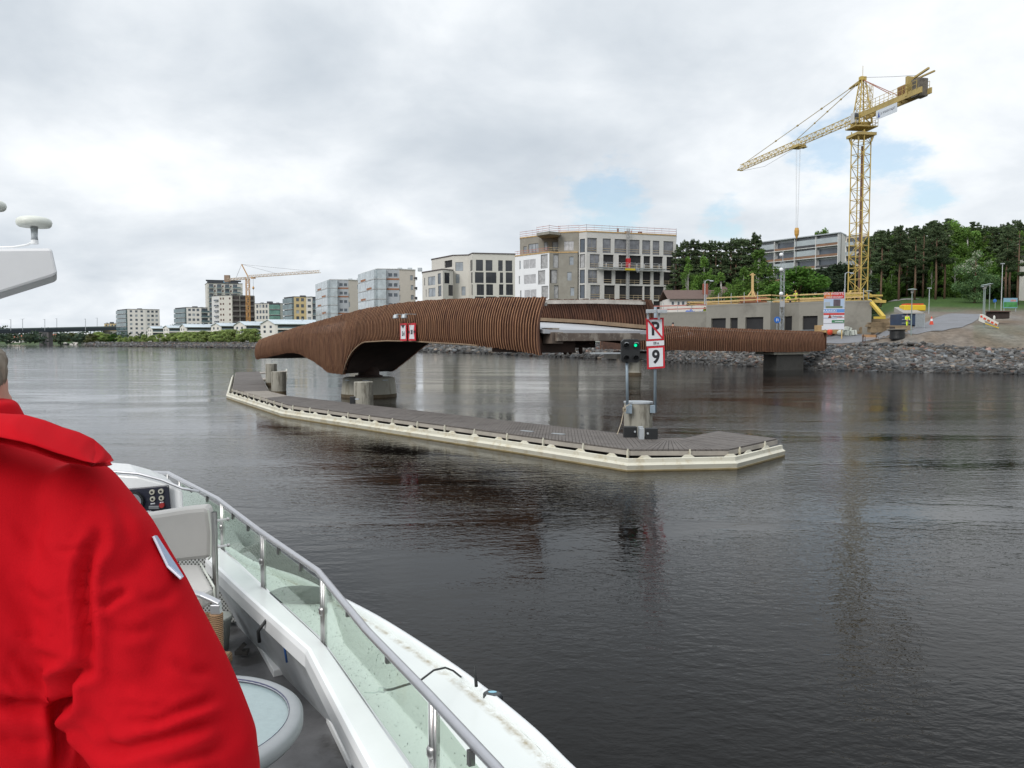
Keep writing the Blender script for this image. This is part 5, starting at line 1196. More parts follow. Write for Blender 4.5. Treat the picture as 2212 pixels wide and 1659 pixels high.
m = MB(); m.tube([ap+Z*.3, (ap+J0+ca*CL+Z*2.2)/2-Z*.2, J0+ca*(CL-2)+Z*2.2], .025, 4); m.build('slack_cable', M_cable, cr_)
m = MB(); m.tube([J0+ja*(JL*.5)-Z*.8, J0+ja*(JL*.75)-Z*1.7, J0+ja*JL-Z*.7], .025, 4); m.build('slack_cable', M_cable, cr_)
tr_ = J0+ja*(JL*.455); m = MB(); m.box(tr_-Z*.75, (2.2, 1.5, .35), rz=atan2(ja.y, ja.x)); m.box(tr_-Z*1.2-ja*1.4, (1.1, .9, .12), rz=atan2(ja.y, ja.x)); m.bar(tr_-Z*1.2-ja*1.0, tr_-Z*.6-ja*1.0, .06); m.build('trolley', M_cyd, cr_)
hk_z = atY(1756, 500, tr_.y).z; m = MB()
for a, b in ((-.3, -.2), (.3, -.2), (-.3, .2), (.3, .2)): m.bar(tr_+Vector((a, b, -.8)), Vector((tr_.x+a*.4, tr_.y+b*.4, hk_z+.6)), .022)
m.build('hoist_rope', mat('rope_pale', (.42, .42, .42), .5), cr_)
m = MB(); m.lathe((tr_.x, tr_.y, hk_z-1.2), [(.08, 0), (.38, .7), (.42, 1.3), (.3, 1.8)], 8); m.build('hook_block', mat('hook_yellow', (.5, .28, .06), .6), cr_); m = MB(); m.bar((tr_.x, tr_.y, hk_z-1.2), (tr_.x, tr_.y, hk_z-7), .06); m.build('sling', M_cable, cr_)
cs_ = J0+ca*(CL*.50)+cr2*(.9 if cr2.y < 0 else -.9)-Z*1.35; n_ = cr2 if cr2.y < 0 else -cr2
m = MB(); bp = lambda u, v: cs_+ca*u+Z*v
m.plate([bp(-2.1, -.62), bp(2.1, -.62), bp(2.1, .62), bp(-2.1, .62)], .06, n_); sgb = m.build('sign_board', mat('board_white', (.60, .65, .70), .5), cr_)
m = MB(); put_text(m, 'JL RAKENTAJAT', .42, cs_+ca*.35*(1)+n_*.07, ca if ca.x > 0 else -ca, Z, .004); m.build('lettering', M_ltx, sgb)
m = MB(); m.plate([bp(-1.75, -.45)+n_*.07, bp(-1.25, -.45)+n_*.07, bp(-1.5, .4)+n_*.07], .01, n_); m.build('emblem', M_ltb, sgb)
# small crane far left
D2 = 553; b2 = atY(537, 720, D2); zj2 = atY(540, 598, D2).z; M_co = mat('crane_orange', (0.50, 0.27, 0.09), .6, var=.2)
c2_ = empty('tower_crane', (b2.x, D2, 4), 'small distant orange tower crane beside the half finished block', 'crane')
m = MB(); lattice(m, Vector((b2.x, D2, 4)), Z, Vector((1, 0, 0)), Vector((0, 1, 0)), zj2-5, 2.2, 2.2, 2.6, .30, .18); m.build('mast', M_co, c2_)
J = Vector((b2.x+.3, D2, zj2)); tip = atY(691, 592, D2-40); j2 = (tip-J); L_ = j2.length; j2 = Vector((j2.x, j2.y, 0)).normalized()
m = MB(); lattice(m, J-Z*.6, j2, Vector((j2.y, -j2.x, 0)), Z, L_, 1.6, 1.6, 2.0, .20, .13, True); m.build('jib', mat('crane_pale', (.50, .40, .30), .6), c2_)
m = MB(); lattice(m, J-Z*.9, -j2, Vector((j2.y, -j2.x, 0)), Z, 23, 1.6, 1.3, 2.0, .25, .14); m.build('counter_jib', mat('crane_pale', (.50, .40, .30)), c2_)
m = MB(); m.box(J-j2*23+Z*-.3, (3.6, 2.4, 5.0)); m.build('ballast', mat('ballast_brown', (.28, .20, .15), .8), c2_)
apx = atY(522, 571, D2); m = MB(); m.bar(J+Z*.2, apx, .6, .6); m.build('apex_strut', M_co, c2_)
for e2 in (J-j2*13, J+j2*(L_*.42)+Z*.8, J+j2*(L_*.88)+Z*.8): m = MB(); m.bar(apx, e2, .13); m.build('tie', M_cable, c2_)
m = MB(); q = J+j2*5.5; m.box(q-Z*1.1, (3, 1.6, .8)); m.build('trolley', M_co, c2_); m = MB(); m.bar(q-Z*1, q-Z*7, .12); m.bar(q-Z*8, q-Z*22, .12); m.build('hoist_rope', M_cable, c2_); m = MB(); m.lathe((q.x, q.y, q.z-9), [(.2, 0), (.9, 1), (.3, 2.2)], 8); m.build('hook_block', M_co, c2_)
# ------------------------------------------------------------------ concrete ground floor on the site
c3 = crop(1660, 720, 5.027); c4b = crop(1660, 560, 4.424)
def ptD(dx, D): return ((dx-CX)/F*D, D)
M_site = mat('site_concrete', (0.245, 0.235, 0.205), 0.9, var=.10, vscale=.4, stain=((0.16, .15, .13), .6), sscale=.25, bump=.2)
zs1 = ztop(1748, 656, 112); zs0 = ztop(1445, 678, 126)
es, fs_, fins = building('site_building', 'bare grey concrete ground floor with dark openings on the building site', [(c3(635, 0)[0], 122), (c3(1448, 0)[0], 113.5), (c3(1620, 0)[0], 116), (c3(1810, 0)[0], 113), (c3(2135, 0)[0], 110.5), (1862, 108.5), (1880, 108)], 2.9, zs1, M_site, depth=16, over=.03, fascia=M_site)
def opening(f, r, d=2.6):
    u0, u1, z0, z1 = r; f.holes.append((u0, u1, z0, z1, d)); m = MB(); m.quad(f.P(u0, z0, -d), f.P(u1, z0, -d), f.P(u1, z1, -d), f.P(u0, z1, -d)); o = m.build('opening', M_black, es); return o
for i, r in ((0, (705, 430, 888, 600)), (0, (945, 425, 1040, 600)), (0, (1140, 415, 1365, 600)), (2, (1632, 405, 1730, 620)), (3, (1870, 400, 2055, 620))):
    f = fs_[i]; rr = f.rect((*c3(r[0], r[1]), *c3(r[2], r[3]))); rr = (rr[0], rr[1], 3.0, rr[3]); o = opening(f, rr)
    u = rr[0]+(rr[1]-rr[0])*.45; m = MB(); m.bar(f.P(u, 3, -.6), f.P(u, rr[3], -.6), .08); m.build('prop', M_galv, o)
    if r[0] > 1000:
        m = MB(); z = 4.3
        for dz in (0, .55): m.bar(f.P(rr[0]-.3, z+dz, .05), f.P(rr[1]+.2, z+dz, .05), .05)
        m.build('guard_rail', M_galv, o)
fins()
el, fl_, finl = building('site_building', 'lower bare concrete wall with a blue tarpaulin on top left of the openings', [(c3(-80, 0)[0], 129), (c3(636, 0)[0], 122.3)], 2.9, zs0, M_site, depth=12, over=.03, fascia=M_site); finl()
# deck clutter: guard rails, timber, workers
M_tim = mat('fresh_timber', (0.56, 0.40, 0.18), .7, var=.2)
def rail_run(pts, z, name, lbl, grp='guard rails along the slab edge', step=2.2, mt=M_tim):
    e = empty('edge_rail', (pts[0][0], pts[0][1], z), lbl, 'guard rail', grp)
    for a, b in zip(pts, pts[1:]):
        a = Vector(a); b = Vector(b); n = max(1, int((b-a).length/step))
        for dz in (.45, 1.0): m = MB(); m.bar(Vector((*a, z+dz)), Vector((*b, z+dz)), .05, .17); m.build('rail_board', mt, e)
        for k in range(n+1): q = a.lerp(b, k/n); m = MB(); m.bar(Vector((*q, z)), Vector((*q, z+1.6)), .07); m.build('post', M_galv, e)
Pc = [tuple(f.A+f.n*.1) for f in fs_]+[tuple(fs_[-1].B)]
rail_run(Pc[:2], zs1+.3, '', 'timber guard rail on the concrete edge left of the lattice camera mast'); rail_run(Pc[1:6], zs1+.3, '', 'timber guard rail on the concrete edge right of the lattice camera mast')
rail_run([tuple(fl_[0].A), tuple(fl_[0].B)], zs0+.3, '', 'reddish guard rail on the lower wall behind the blue tarpaulin', mt=M_guardr)
def stack(dx, dy, D, L, n, lbl, w=.9, mt=M_tim, rz=0, nm='timber_stack', th=.12):
    p = atY(dx, dy, D); e = empty(nm, p, lbl, 'timber'); r = random.Random(int(dx))
    for k in range(n): m = MB(); m.box((p.x+r.uniform(-.3, .3), p.y+r.uniform(-.1, .1), p.z+th*(k+.5)), (L*r.uniform(.85, 1), w, th*.8), rz=rz+r.uniform(-.06, .06)); m.build('board', mt, e)
zf = zs1+.3
def onslab(dx, D): return proj(((dx-CX)/F*D, D, zf))[1]
for dx, D, L, n, lb in ((1545, 124, 9, 5, 'long pile of pale timber on the slab at the left end'), (1700, 119, 5, 4, 'pale timber pile on the slab behind the two yellow workers'), (1752, 116, 5, 6, 'timber pile on the slab beside the sign board'), (1628, 120, 4.2, 9, 'brown stacked shutter panels under the wooden cross prop')):
    stack(dx, onslab(dx, D), D, L, n, lb, mt=M_tim if n != 9 else M_orng)
m = MB(); a = atY(*c3(1340, 262), 121); n_ = 14
for i in range(6):
    m.box((a.x+1.3*i, 121+.3*(i % 2), zf+.25), (1.1, .9, .45+.15*(i % 3)))
tag(m.build('insulation_pack', mat('pale_packs', (.50, .52, .42), .8, var=.2)), 'row of pale wrapped packs on the slab behind the lattice mast', 'packs', kind='stuff')
tp = [atY(*c3(x, y), 125) for x, y in ((375, 362), (420, 330), (520, 325), (612, 322), (612, 355), (560, 362), (450, 366))]
m = MB(); g = []
for i in range(15):
    row = []
    for j in range(6):
        u, v = i/14, j/5; p = atY(*c3(375+240*u, 360-38*v*(.6+.4*sin(u*7))), 125+3*v); row.append(p+Vector((0, 0, .12*sin(i*2.1+j)+.08*sin(i*5.3))))
    g.append(row)
m.rings(g, False); tag(m.build('tarpaulin', mat('blue_tarp', (.035, .09, .33), .5, var=.2, bump=.4, bscale=2), smooth=True), 'crumpled blue tarpaulin lying on the lower concrete wall', 'tarpaulin')
wp = empty('wooden_prop', atY(1626, 655, 121), 'tall wooden mast shaped like a cross with splayed braces standing on the slab', 'timber prop')
t_ = atY(*c4b(1083, 580), 121); b_ = atY(*c4b(1083, 900), 121); m = MB(); m.bar(b_, t_, .3); m.build('mast', M_tim, wp); 
m = MB(); m.bar(atY(*c4b(1055, 600), 121), atY(*c4b(1112, 600), 121), .16); m.build('crosspiece', M_tim, wp)
k0 = atY(*c4b(1083, 768), 121)
for x, y, dd in ((1008, 870, 0), (1135, 885, -.5), (1165, 875, 2.5)): m = MB(); m.bar(k0, atY(*c4b(x, y), 121+dd), .16); m.build('brace', M_tim if dd != 2.5 else M_orng, wp)
# people far away
M_hiv = mat('hi_vis_yellow', (0.60, 0.75, 0.03), .6); M_hio = mat('hi_vis_red', (.65, .07, .03), .6); M_skin = mat('skin', (.50, .27, .19), .6); M_navy = mat('dark_cloth', (.02, .022, .03), .8); M_helm = mat('helmet', (.65, .38, .05), .4); M_grayc = mat('grey_cloth', (.12, .12, .13), .8)
def skin_body(name, joints, edges, mt, parent=None, sub=1, **k):
    """one continuous figure grown over connected joints with the Skin modifier"""
    me = bpy.data.meshes.new(name); me.from_pydata([j[:3] for j in joints], edges, [])
    o = bpy.data.objects.new(name, me); COL.objects.link(o)
    md = o.modifiers.new('s', 'SKIN'); md.use_smooth_shade = True; md.branch_smoothing = .3
    for i, j in enumerate(joints):
        sv = me.skin_vertices[0].data[i]; sv.radius = (j[3], j[4] if len(j) > 4 else j[3]); sv.use_root = (i == 0)
    o.modifiers.new('d', 'SUBSURF').levels = sub; o.modifiers['d'].render_levels = sub
    me.materials.append(mt)
    if parent is not None: o.parent = parent
    return tag(o, **k)
def figure(x, y, z, face, label, coat, legs, hat=None, H=1.75, bend=0.0, arm=.25, group=None, stride=.18):
    """standing adult; face = yaw of the facing direction"""
    e = empty('person', (x, y, z), label, 'person', group); e.rotation_euler = (0, 0, face); k = H/1.75
    fwd = bend
    J = [(0, 0, .95*k, .14, .11), (0, fwd*.3, 1.15*k, .15, .11), (0, fwd*.8, 1.40*k, .16, .11), (0, fwd*1.0, 1.50*k, .06), (0, fwd*1.15, 1.63*k, .095, .105), (0, fwd*1.2, 1.72*k, .07),
         (.19, fwd*.8, 1.41*k, .06), (.25, arm*.4+fwd, 1.14*k, .045), (.20, arm*1.4+fwd, .96*k, .03), (-.19, fwd*.8, 1.41*k, .06), (-.25, arm*.2+fwd, 1.14*k, .045), (-.23, arm*.9+fwd, .93*k, .03),
         (.09, stride*.5, .50*k, .065), (.10, stride, .07, .04), (.10, stride+.13, .03, .035), (-.09, -stride*.2, .50*k, .065), (-.10, -stride, .07, .04), (-.10, -stride+.13, .03, .035)]
    E = [(0, 1), (1, 2), (2, 3), (3, 4), (4, 5), (2, 6), (6, 7), (7, 8), (2, 9), (9, 10), (10, 11), (0, 12), (12, 13), (13, 14), (0, 15), (15, 16), (16, 17)]
    skin_body('body', J, E, M_skin, e)
    g = .028
    J2 = [(0, 0, .86*k, .17, .13), (0, fwd*.3, 1.15*k, .17, .13), (0, fwd*.8, 1.40*k, .18, .125), (.2, fwd*.8, 1.42*k, .075), (.26, arm*.4+fwd, 1.14*k, .06), (.21, arm*1.25+fwd, .99*k, .05), (-.2, fwd*.8, 1.42*k, .075), (-.26, arm*.2+fwd, 1.14*k, .06), (-.24, arm*.8+fwd, .97*k, .05)]
    skin_body('jacket', J2, [(0, 1), (1, 2), (2, 3), (3, 4), (4, 5), (2, 6), (6, 7), (7, 8)], coat, e)
    J3 = [(0, 0, .92*k, .15, .12), (.09, stride*.5, .50*k, .08), (.10, stride, .10, .06), (-.09, -stride*.2, .50*k, .08), (-.10, -stride, .10, .06)]
    skin_body('trousers', J3, [(0, 1), (1, 2), (0, 3), (3, 4)], legs, e)
    m = MB(); hz = 1.66*k; 
    if hat: m.lathe((0, fwd*1.15, hz), [(.145, 0), (.125, .02), (.115, .08), (.07, .13), (.01, .145)], 12); m.build('helmet', hat, e, local=True, smooth=True)
    else: m.sphere((0, fwd*1.15-.02, hz+.015), (.105, .115, .11)); m.build('hair', M_navy, e, local=True, smooth=True)
    m = MB(); m.sphere((0, fwd*1.15+.11, 1.60*k), (.018, .025, .022), 6, 4); m.build('nose', M_skin, e, local=True)
    return e
q = ptD(1725, 115); w1_ = figure(ptD(c4b(1556, 0)[0], 116)[0], 116, zf, 2.2, 'worker in yellow high visibility clothes and orange helmet standing on the slab', M_hiv, M_hiv, M_helm, bend=.12)
w2_ = figure(ptD(c4b(1495, 0)[0], 116)[0], 116, zf-.35, 1.4, 'bent worker in yellow jacket crouching on the slab left of the standing one', M_hiv, M_navy, M_helm, bend=.45, H=1.6)
figure(ptD(c4b(1132, 0)[0], 119)[0], 119, zf-.5, 3, 'worker in a red jacket stooping beside the wooden cross prop', M_hio, M_navy, None, bend=.3, H=1.6)
figure(ptD(c4b(550, 0)[0], 124)[0], 124.5, zs0-.75, 3, 'worker in a yellow vest at the right end of the blue tarpaulin', M_hiv, M_navy, M_helm)
pw = sz(*c4b(352, 1180)); pp = QA+AF*pw[0]+NF*1.8
figure(pp.x, pp.y, interp(pw[0], fTOP)-1.05-.28, atan2(-(-AF.x), -AF.y), 'walker in a dark jacket crossing the slatted approach bridge', M_navy, M_navy, None, H=1.72, arm=.1)
pw = sz(*c4b(545, 1180)); pp = QA+AF*pw[0]+NF*1.8
figure(pp.x, pp.y, interp(pw[0], fTOP)-1.05-.66, atan2(AF.x, -AF.y)+3, 'short walker in white half hidden behind the approach bridge slats', mat('white_cloth', (.6, .6, .6), .8), M_grayc, None, H=1.5, arm=.1)
# lattice camera mast, round blue sign
cmz = 3.1; cx_ = ptD(1687, 104); e = empty('camera_mast', (*cx_, cmz), 'slim galvanised lattice mast with white floodlights in front of the concrete wall', 'mast')
m = MB(); lattice(m, Vector((*cx_, cmz)), Z, Vector((1, 0, 0)), Vector((0, 1, 0)), atY(1687, 565, 104).z-cmz, .42, .42, .7, .035, .022); m.build('mast', M_galv, e)
m = MB(); m.bar((*cx_, atY(1687, 566, 104).z), (*cx_, atY(1687, 543, 104).z), .09); m.build('pole_top', M_galv, e)
for y in (551, 583, 635): p = atY(1686, y, 104); m = MB(); m.sphere((p.x, 103.7, p.z), (.28, .2, .26), 10, 8); m.build('floodlight', M_white, e, smooth=True)
p = atY(1690, 657, 103.6); m = MB(); m.box(p, (.55, .3, .8)); m.build('control_box', mat('box_grey', (.35, .36, .37), .6), e, bevel=.02)
p = atY(1679, 691, 101); e = empty('round_sign', (p.x, 101, 3.1), 'round blue traffic sign with white figures beside the lattice mast', 'sign')
m = MB(); m.tube([(p.x, 101.1, 3.0), (p.x, 101.1, p.z+.3)], .04, 6); m.build('post', M_galv, e)
m = MB(); m.rings([[Vector((p.x+.42*cos(a), 101+d, p.z+.42*sin(a))) for a in [2*pi*k/24 for k in range(24)]] for d in (0, .03)], True, True); m.build('disc', mat('sign_blue', (.02, .12, .42), .4), e)
m = MB(); m.bar((p.x-.1, 100.98, p.z-.2), (p.x-.05, 100.98, p.z+.2), .07, .02); m.build('figure_mark', M_signwhite, e); m = MB(); m.bar((p.x+.12, 100.98, p.z-.15), (p.x+.08, 100.98, p.z+.15), .06, .02); m.build('figure_mark', M_signwhite, e)
# developer's sign board
cz = crop(2060, 720, 7.9)
Db = 103; q0 = atY(*cz(203, 165), Db); q1 = atY(*cz(620, 145), Db-.6); zb_ = 3.05
e = empty('site_sign_board', ((q0.x+q1.x)/2, Db, zb_), 'tall white and red building site sign board with a picture of a block', 'sign board')
A_, B_ = Vector((q0.x, Db, 0)), Vector((q1.x, Db-.6, 0)); rr_ = (B_-A_).normalized(); nn = Vector((rr_.y, -rr_.x, 0)); W_ = (B_-A_).length
def bz(y): return atY(*cz(410, y), Db-.3).z
def bq(y0, y1, u0=0, u1=1, d=.0): return [A_+rr_*W_*u0+Z*bz(y1)+nn*d, A_+rr_*W_*u1+Z*bz(y1)+nn*d, A_+rr_*W_*u1+Z*bz(y0)+nn*d, A_+rr_*W_*u0+Z*bz(y0)+nn*d]
def strip(y0, y1, mt, nm, u0=0, u1=1, d=.06, th=.012): m = MB(); m.plate(bq(y0, y1, u0, u1, d), th, nn); return m.build(nm, mt, e)
strip(155, 900, mat('board_white2', (.60, .61, .66), .5), 'board', d=0, th=.05)
strip(157, 282, mat('board_red', (.50, .035, .03), .5), 'header'); strip(160, 278, mat('board_orange', (.52, .14, .02), .5), 'header', 0, .38, .075, .004)
def wr(txt, y, h, u, mt=M_signwhite, sx=1.0, d=.085): m = MB(); put_text(m, txt, h, A_+rr_*W_*u+Z*bz(y)+nn*d, rr_, Z, .004, sx, .003); return m.build('lettering', mt, e)
wr('OTA YHTEYTTÄ', 190, .42, .5, sx=.86); wr('www.jl-rakentajat.fi', 250, .28, .5, sx=.9)
strip(285, 470, mat('picture_sky', (.36, .46, .60), .6), 'picture'); strip(300, 445, mat('picture_block', (.09, .07, .09), .6, var=.4, vscale=2), 'picture_block', .46, .80, .078, .004); strip(350, 450, mat('picture_pale', (.34, .38, .40), .6), 'picture_block', .04, .30, .078, .004); strip(435, 470, mat('picture_green', (.13, .17, .09), .7), 'picture_green', .1, .9, .083, .003)
strip(300, 320, mat('picture_block', (.09, .07, .09)), 'picture_block', .56, .78, .084, .003)
strip(492, 560, mat('board_blue', (.10, .25, .55), .5), 'blue_band'); wr('RAJAKKI', 530, .44, .30)
strip(572, 610, mat('board_red', (.5, .035, .03)), 'red_band'); 
m = MB(); o_ = A_+rr_*W_*.30+Z*bz(640)+nn*.08; m.plate([o_+rr_*-.22+Z*-.2, o_+rr_*.22+Z*-.2, o_+Z*.28], .01, nn); m.build('emblem', mat('emblem_brown', (.22, .05, .03), .5), e); wr('JL-Rakentajat', 640, .28, .62, M_ltx)
strip(668, 676, M_ltb, 'rule', 0, .65); strip(662, 670, mat('board_red', (.5, .03, .03)), 'rule', .65, 1); strip(712, 765, mat('board_green', (.03, .17, .07), .5), 'green_band', .40, 1); strip(734, 746, M_signwhite, 'rule', .55, .95, .075, .004); strip(775, 781, M_ltx, 'rule')
pass
for u in (.1, .9): m = MB(); q = A_+rr_*W_*u-nn*.1; m.bar((q.x, q.y, zb_-.1), (q.x, q.y, bz(160)), .12); m.build('post', M_tim, e)
# plywood box, red barrel, white blocks, timber stacks, truck
def ground_at(dx, dy): return hit(dx, dy)
g = ground_at(*cz(300, 1040)); e = empty('plywood_hut', g, 'brown plywood box with a white notice in front of the sign board', 'site box')
a = atY(*cz(45, 818), g.y); b = atY(*cz(468, 990), g.y); m = MB(); m.box(((a.x+b.x)/2, g.y, (a.z+b.z)/2), (b.x-a.x, 1.2, a.z-b.z)); m.build('panel', mat('plywood', (.40, .26, .12), .7, var=.12), e, bevel=.02)
a = atY(*cz(158, 828), g.y-.62); b = atY(*cz(365, 912), g.y-.62); m = MB(); m.box(((a.x+b.x)/2, g.y-.63, (a.z+b.z)/2), (b.x-a.x, .03, a.z-b.z)); nb = m.build('notice', M_signwhite, e)
m = MB(); m.box(((a.x+b.x)/2, g.y-.65, (a.z+b.z)/2+.12), ((b.x-a.x)*.7, .02, .22)); m.build('picture', M_ltx, nb)
for x in (245, 395): p = atY(*cz(x, 1020), g.y); m = MB(); m.box((p.x, g.y, (p.z+b.z)/2-.2), (.12, 1.0, .5)); m.build('leg', M_beam, e)
p = atY(*cz(322, 950), g.y-1.1); e = empty('red_buoy', (p.x, p.y, g.z), 'round red buoy in front of the plywood box', 'buoy'); m = MB(); m.sphere(p, (.36, .36, .46), 14, 10); m.build('ball', M_hio, e, smooth=True); m = MB(); m.tube([p, (p.x, p.y, g.z)], .03, 6); m.build('stem', M_galv, e)
for i, (x0, y0, x1, y1, rz, lb) in enumerate(((470, 905, 600, 1025, .1, 'rounded white sack beside the plywood box'), (625, 850, 730, 940, .35, 'white strapped block tipped on top of the other white blocks'), (635, 930, 735, 1030, .1, 'white strapped block at the bottom left of the heap'), (735, 915, 835, 1015, -.2, 'white strapped block at the right end of the heap'))):
    gg = ground_at(*cz((x0+x1)/2, 1035)); a = atY(*cz(x0, y0), gg.y); b = atY(*cz(x1, y1), gg.y); c = (a+b)/2; w = b.x-a.x; h = a.z-b.z; e = empty('white_block', (c.x, gg.y, b.z), lb, 'packed block', 'white blocks by the sign board'); m = MB()
    if i: m.box((c.x, gg.y, c.z), (w*.95, 1.0, h*.95), M=Matrix.Rotation(rz, 3, 'Y')); m.build('block', mat('white_block', (.62, .65, .58), .7, var=.1), e, bevel=.04); m = MB(); m.box((c.x, gg.y, c.z), (.06, 1.03, h*1.0), M=Matrix.Rotation(rz, 3, 'Y')); m.build('strap', M_frame, e)
    else: m.sphere((c.x, gg.y, c.z), (w/2, .6, h/2)); m.build('sack', mat('white_block', (.62, .65, .58)), e, smooth=True)
M_oldt = mat('stacked_timber', (0.27, 0.20, 0.12), .8, var=.3, vscale=2)
for i, (x0, x1, y0, y1, n, off, lb) in enumerate(((870, 1540, 850, 985, 6, 0, 'long low stack of grey brown timber beams by the path'), (1080, 1640, 760, 850, 5, 2.5, 'middle stack of timber beams behind the long low one'), (1100, 1500, 680, 765, 5, 4.5, 'topmost stack of timber beams below the yellow strut'), (1500, 1920, 820, 935, 5, 1.0, 'pale stack of boards beside the cable drum'))):
    gg = ground_at(*cz((x0+x1)/2, 1000)); D = gg.y+off; a = atY(*cz(x0, y0), D); b = atY(*cz(x1, y1), D); e = empty('timber_stack', ((a.x+b.x)/2, D, b.z), lb, 'timber stack', 'timber stacks by the path'); th = (a.z-b.z)/n
    for k in range(n): m = MB(); m.box(((a.x+b.x)/2+random.uniform(-.25, .25), D, b.z+th*(k+.5)), ((b.x-a.x)*random.uniform(.93, 1), 1.2, th*.78)); m.build('beam', M_oldt, e)
    if b.z > gz((a.x+b.x)/2, D)+.2:
        m = MB(); m.box(((a.x+b.x)/2, D, (b.z+gz((a.x+b.x)/2, D))/2), ((b.x-a.x)*.9, 1.1, b.z-gz((a.x+b.x)/2, D))); m.build('bearers', M_oldt, e)
e = empty('yellow_strut', atY(*cz(1150, 330), 108), 'sloping yellow steel strut leaning from the crane base to the ground', 'strut'); m = MB(); m.bar(atY(*cz(1110, 320), 109), atY(*cz(1400, 655), 103), .45, .35); m.build('tube', mat('strut_yellow', (.50, .36, .05), .6, var=.1), e)
m = MB(); m.bar(atY(*cz(1200, 665), 103), atY(*cz(1430, 668), 102.8), .3); m.build('foot_beam', mat('strut_yellow', (.5, .36, .05)), e)
# truck with a yellow roof box
gq = ground_at(*cz(1900, 850)); D = gq.y; e = empty('tipper_truck', (atY(*cz(1950, 800), D).x, D, gq.z), 'dark blue truck with a yellow topped load facing the timber stacks', 'truck')
a = atY(*cz(1770, 585), D); b = atY(*cz(2060, 820), D); bodyw = b.x-a.x
m = MB(); m.box(((a.x+b.x)/2, D+1.6, (a.z+b.z)/2), (bodyw, 3.2, (a.z-b.z))); m.build('body', mat('truck_blue', (.025, .045, .09), .5, var=.3, vscale=1), e, bevel=.08)
c = atY(*cz(1945, 545), D); m = MB(); m.prism([(a.x, D-.2), (b.x+.7, D-.2), (b.x+.4, D+3), (a.x+.4, D+3)], [a.z, a.z, a.z+.3, a.z+.3], [a.z+.1, a.z+.15, c.z+.7, c.z+.7]); m.build('sloping_cover', mat('grey_cover', (.30, .29, .27), .7, var=.15), e)
c = atY(*cz(1972, 480), D+2); m = MB(); m.box((c.x, D+2, c.z+.05), (2.75, 1.4, .75)); yb = m.build('roof_box', mat('truck_yellow', (.62, .43, .02), .45), e, bevel=.12)
m = MB(); m.box((c.x, D+2, c.z+.52), (2.2, 1.2, .14)); m.build('lamp_strip', M_hio, yb)
for k in range(3): m = MB(); z = b.z+(a.z-b.z)*(.2+.3*k); m.bar((a.x-.05, D-.03, z), (b.x-.9, D-.03, z), .06); m.build('side_rail', M_galv, e)
for k in (-1, 1): m = MB(); x = (a.x+b.x)/2+k*bodyw*.36; m.rings([[Vector((x+d, D+.45+.42*cos(t), b.z+.1+.42*sin(t))) for t in [2*pi*q/16 for q in range(16)]] for d in (-.15, .15)], True, True); m.build('wheel', M_black, e)
gw = ground_at(*cz(1850, 840)); figure(atY(*cz(1850, 700), D-1).x, D-1.2, gz(atY(*cz(1850, 700), D-1).x, D-1.2), 3.1, 'worker in a yellow jacket standing in front of the dark truck', M_hiv, M_hiv, None, H=1.7)
# site fence panel
e = empty('site_fence', atY(*cz(2130, 800), D-1), 'grey mesh fence panel right of the truck', 'fence')
a = atY(*cz(2040, 590), D-1.5); b = atY(*cz(2212, 840), D-3); gl = gz(a.x, a.y)
m = MB(); 
for k in range(2): x = a.x if k == 0 else b.x; y = a.y if k == 0 else b.y; m.bar((x, y, gz(x, y)), (x, y, a.z), .06)
m.bar((a.x, a.y, a.z), (b.x, b.y, a.z-.1), .05); m.build('frame', M_galv, e)
m = MB(); 
for k in range(1, 34): t = k/34; x = a.x+(b.x-a.x)*t; y = a.y+(b.y-a.y)*t; m.bar((x, y, gz(x, y)+.1), (x, y, a.z-.1*t), .022)
m.build('mesh', M_galv, e)
# bench, drum, lamps, barrier, cone, board
gb = ground_at(*cz(1135, 1152)); D = gb.y; sc_ = D/F/1.17179/7.9*1.0
def bpx(x, y, d=0): return atY(*cz(x, y), D+d)
e = empty('park_bench', gb, 'wooden slatted park bench with dark iron frame beside the path', 'bench')
x0, x1 = bpx(1010, 0).x, bpx(1310, 0).x; zg_ = bpx(0, 1150).z; z_s = bpx(0, 1090).z; z_t = bpx(0, 1003).z
M_bw = mat('bench_wood', (.40, .22, .09), .6, var=.2); M_bi = mat('bench_iron', (.05, .035, .03), .6)
m = MB(); 
for k in range(4): z = z_s+.18+(z_t-z_s-.18)*(k+.5)/4; m.box(((x0+x1)/2, D+.25+.03*k, z), (x1-x0, .04, (z_t-z_s-.18)/4*.85))
m.build('backrest', M_bw, e)
m = MB(); 
for k in range(4): m.box(((x0+x1)/2, D-.22+.12*k, z_s), (x1-x0, .10, .045))
m.build('seat', M_bw, e)
for x in (x0+.12, x1-.12):
    for dy in (-.3, .25): m = MB(); m.bar((x, D+dy, zg_-.05), (x, D+dy*.9, z_s+(.0 if dy < 0 else .55)), .06); m.build('leg', M_bi, e)
    m = MB(); m.tube([(x, D-.3, z_s), (x, D-.32, z_s+.25), (x, D-.15, z_s+.30), (x, D+.25, z_s+.28)], .03, 6); m.build('armrest', M_bi, e)
m = MB(); xa, xb = bpx(955, 0).x, x0; m.tube([(xa, D-.6, zg_), (xa, D-.6, z_s+.35), (xb, D-.3, z_s+.38)], .03, 6); m.build('side_frame', M_bi, e)
gd = ground_at(*cz(1665, 1088)); D = gd.y; e = empty('cable_drum', gd, 'large black cable drum lying on its side with a worn grey top flange', 'cable drum')
c = bpx(1665, 1080); rD = (bpx(1800, 0).x-bpx(1530, 0).x)/2; zt_ = bpx(0, 905).z
m = MB(); m.lathe((c.x, D, gd.z-.05), [(rD, 0), (rD, zt_-gd.z)], 28); m.build('barrel', mat('drum_black', (.015, .016, .018), .5), e)
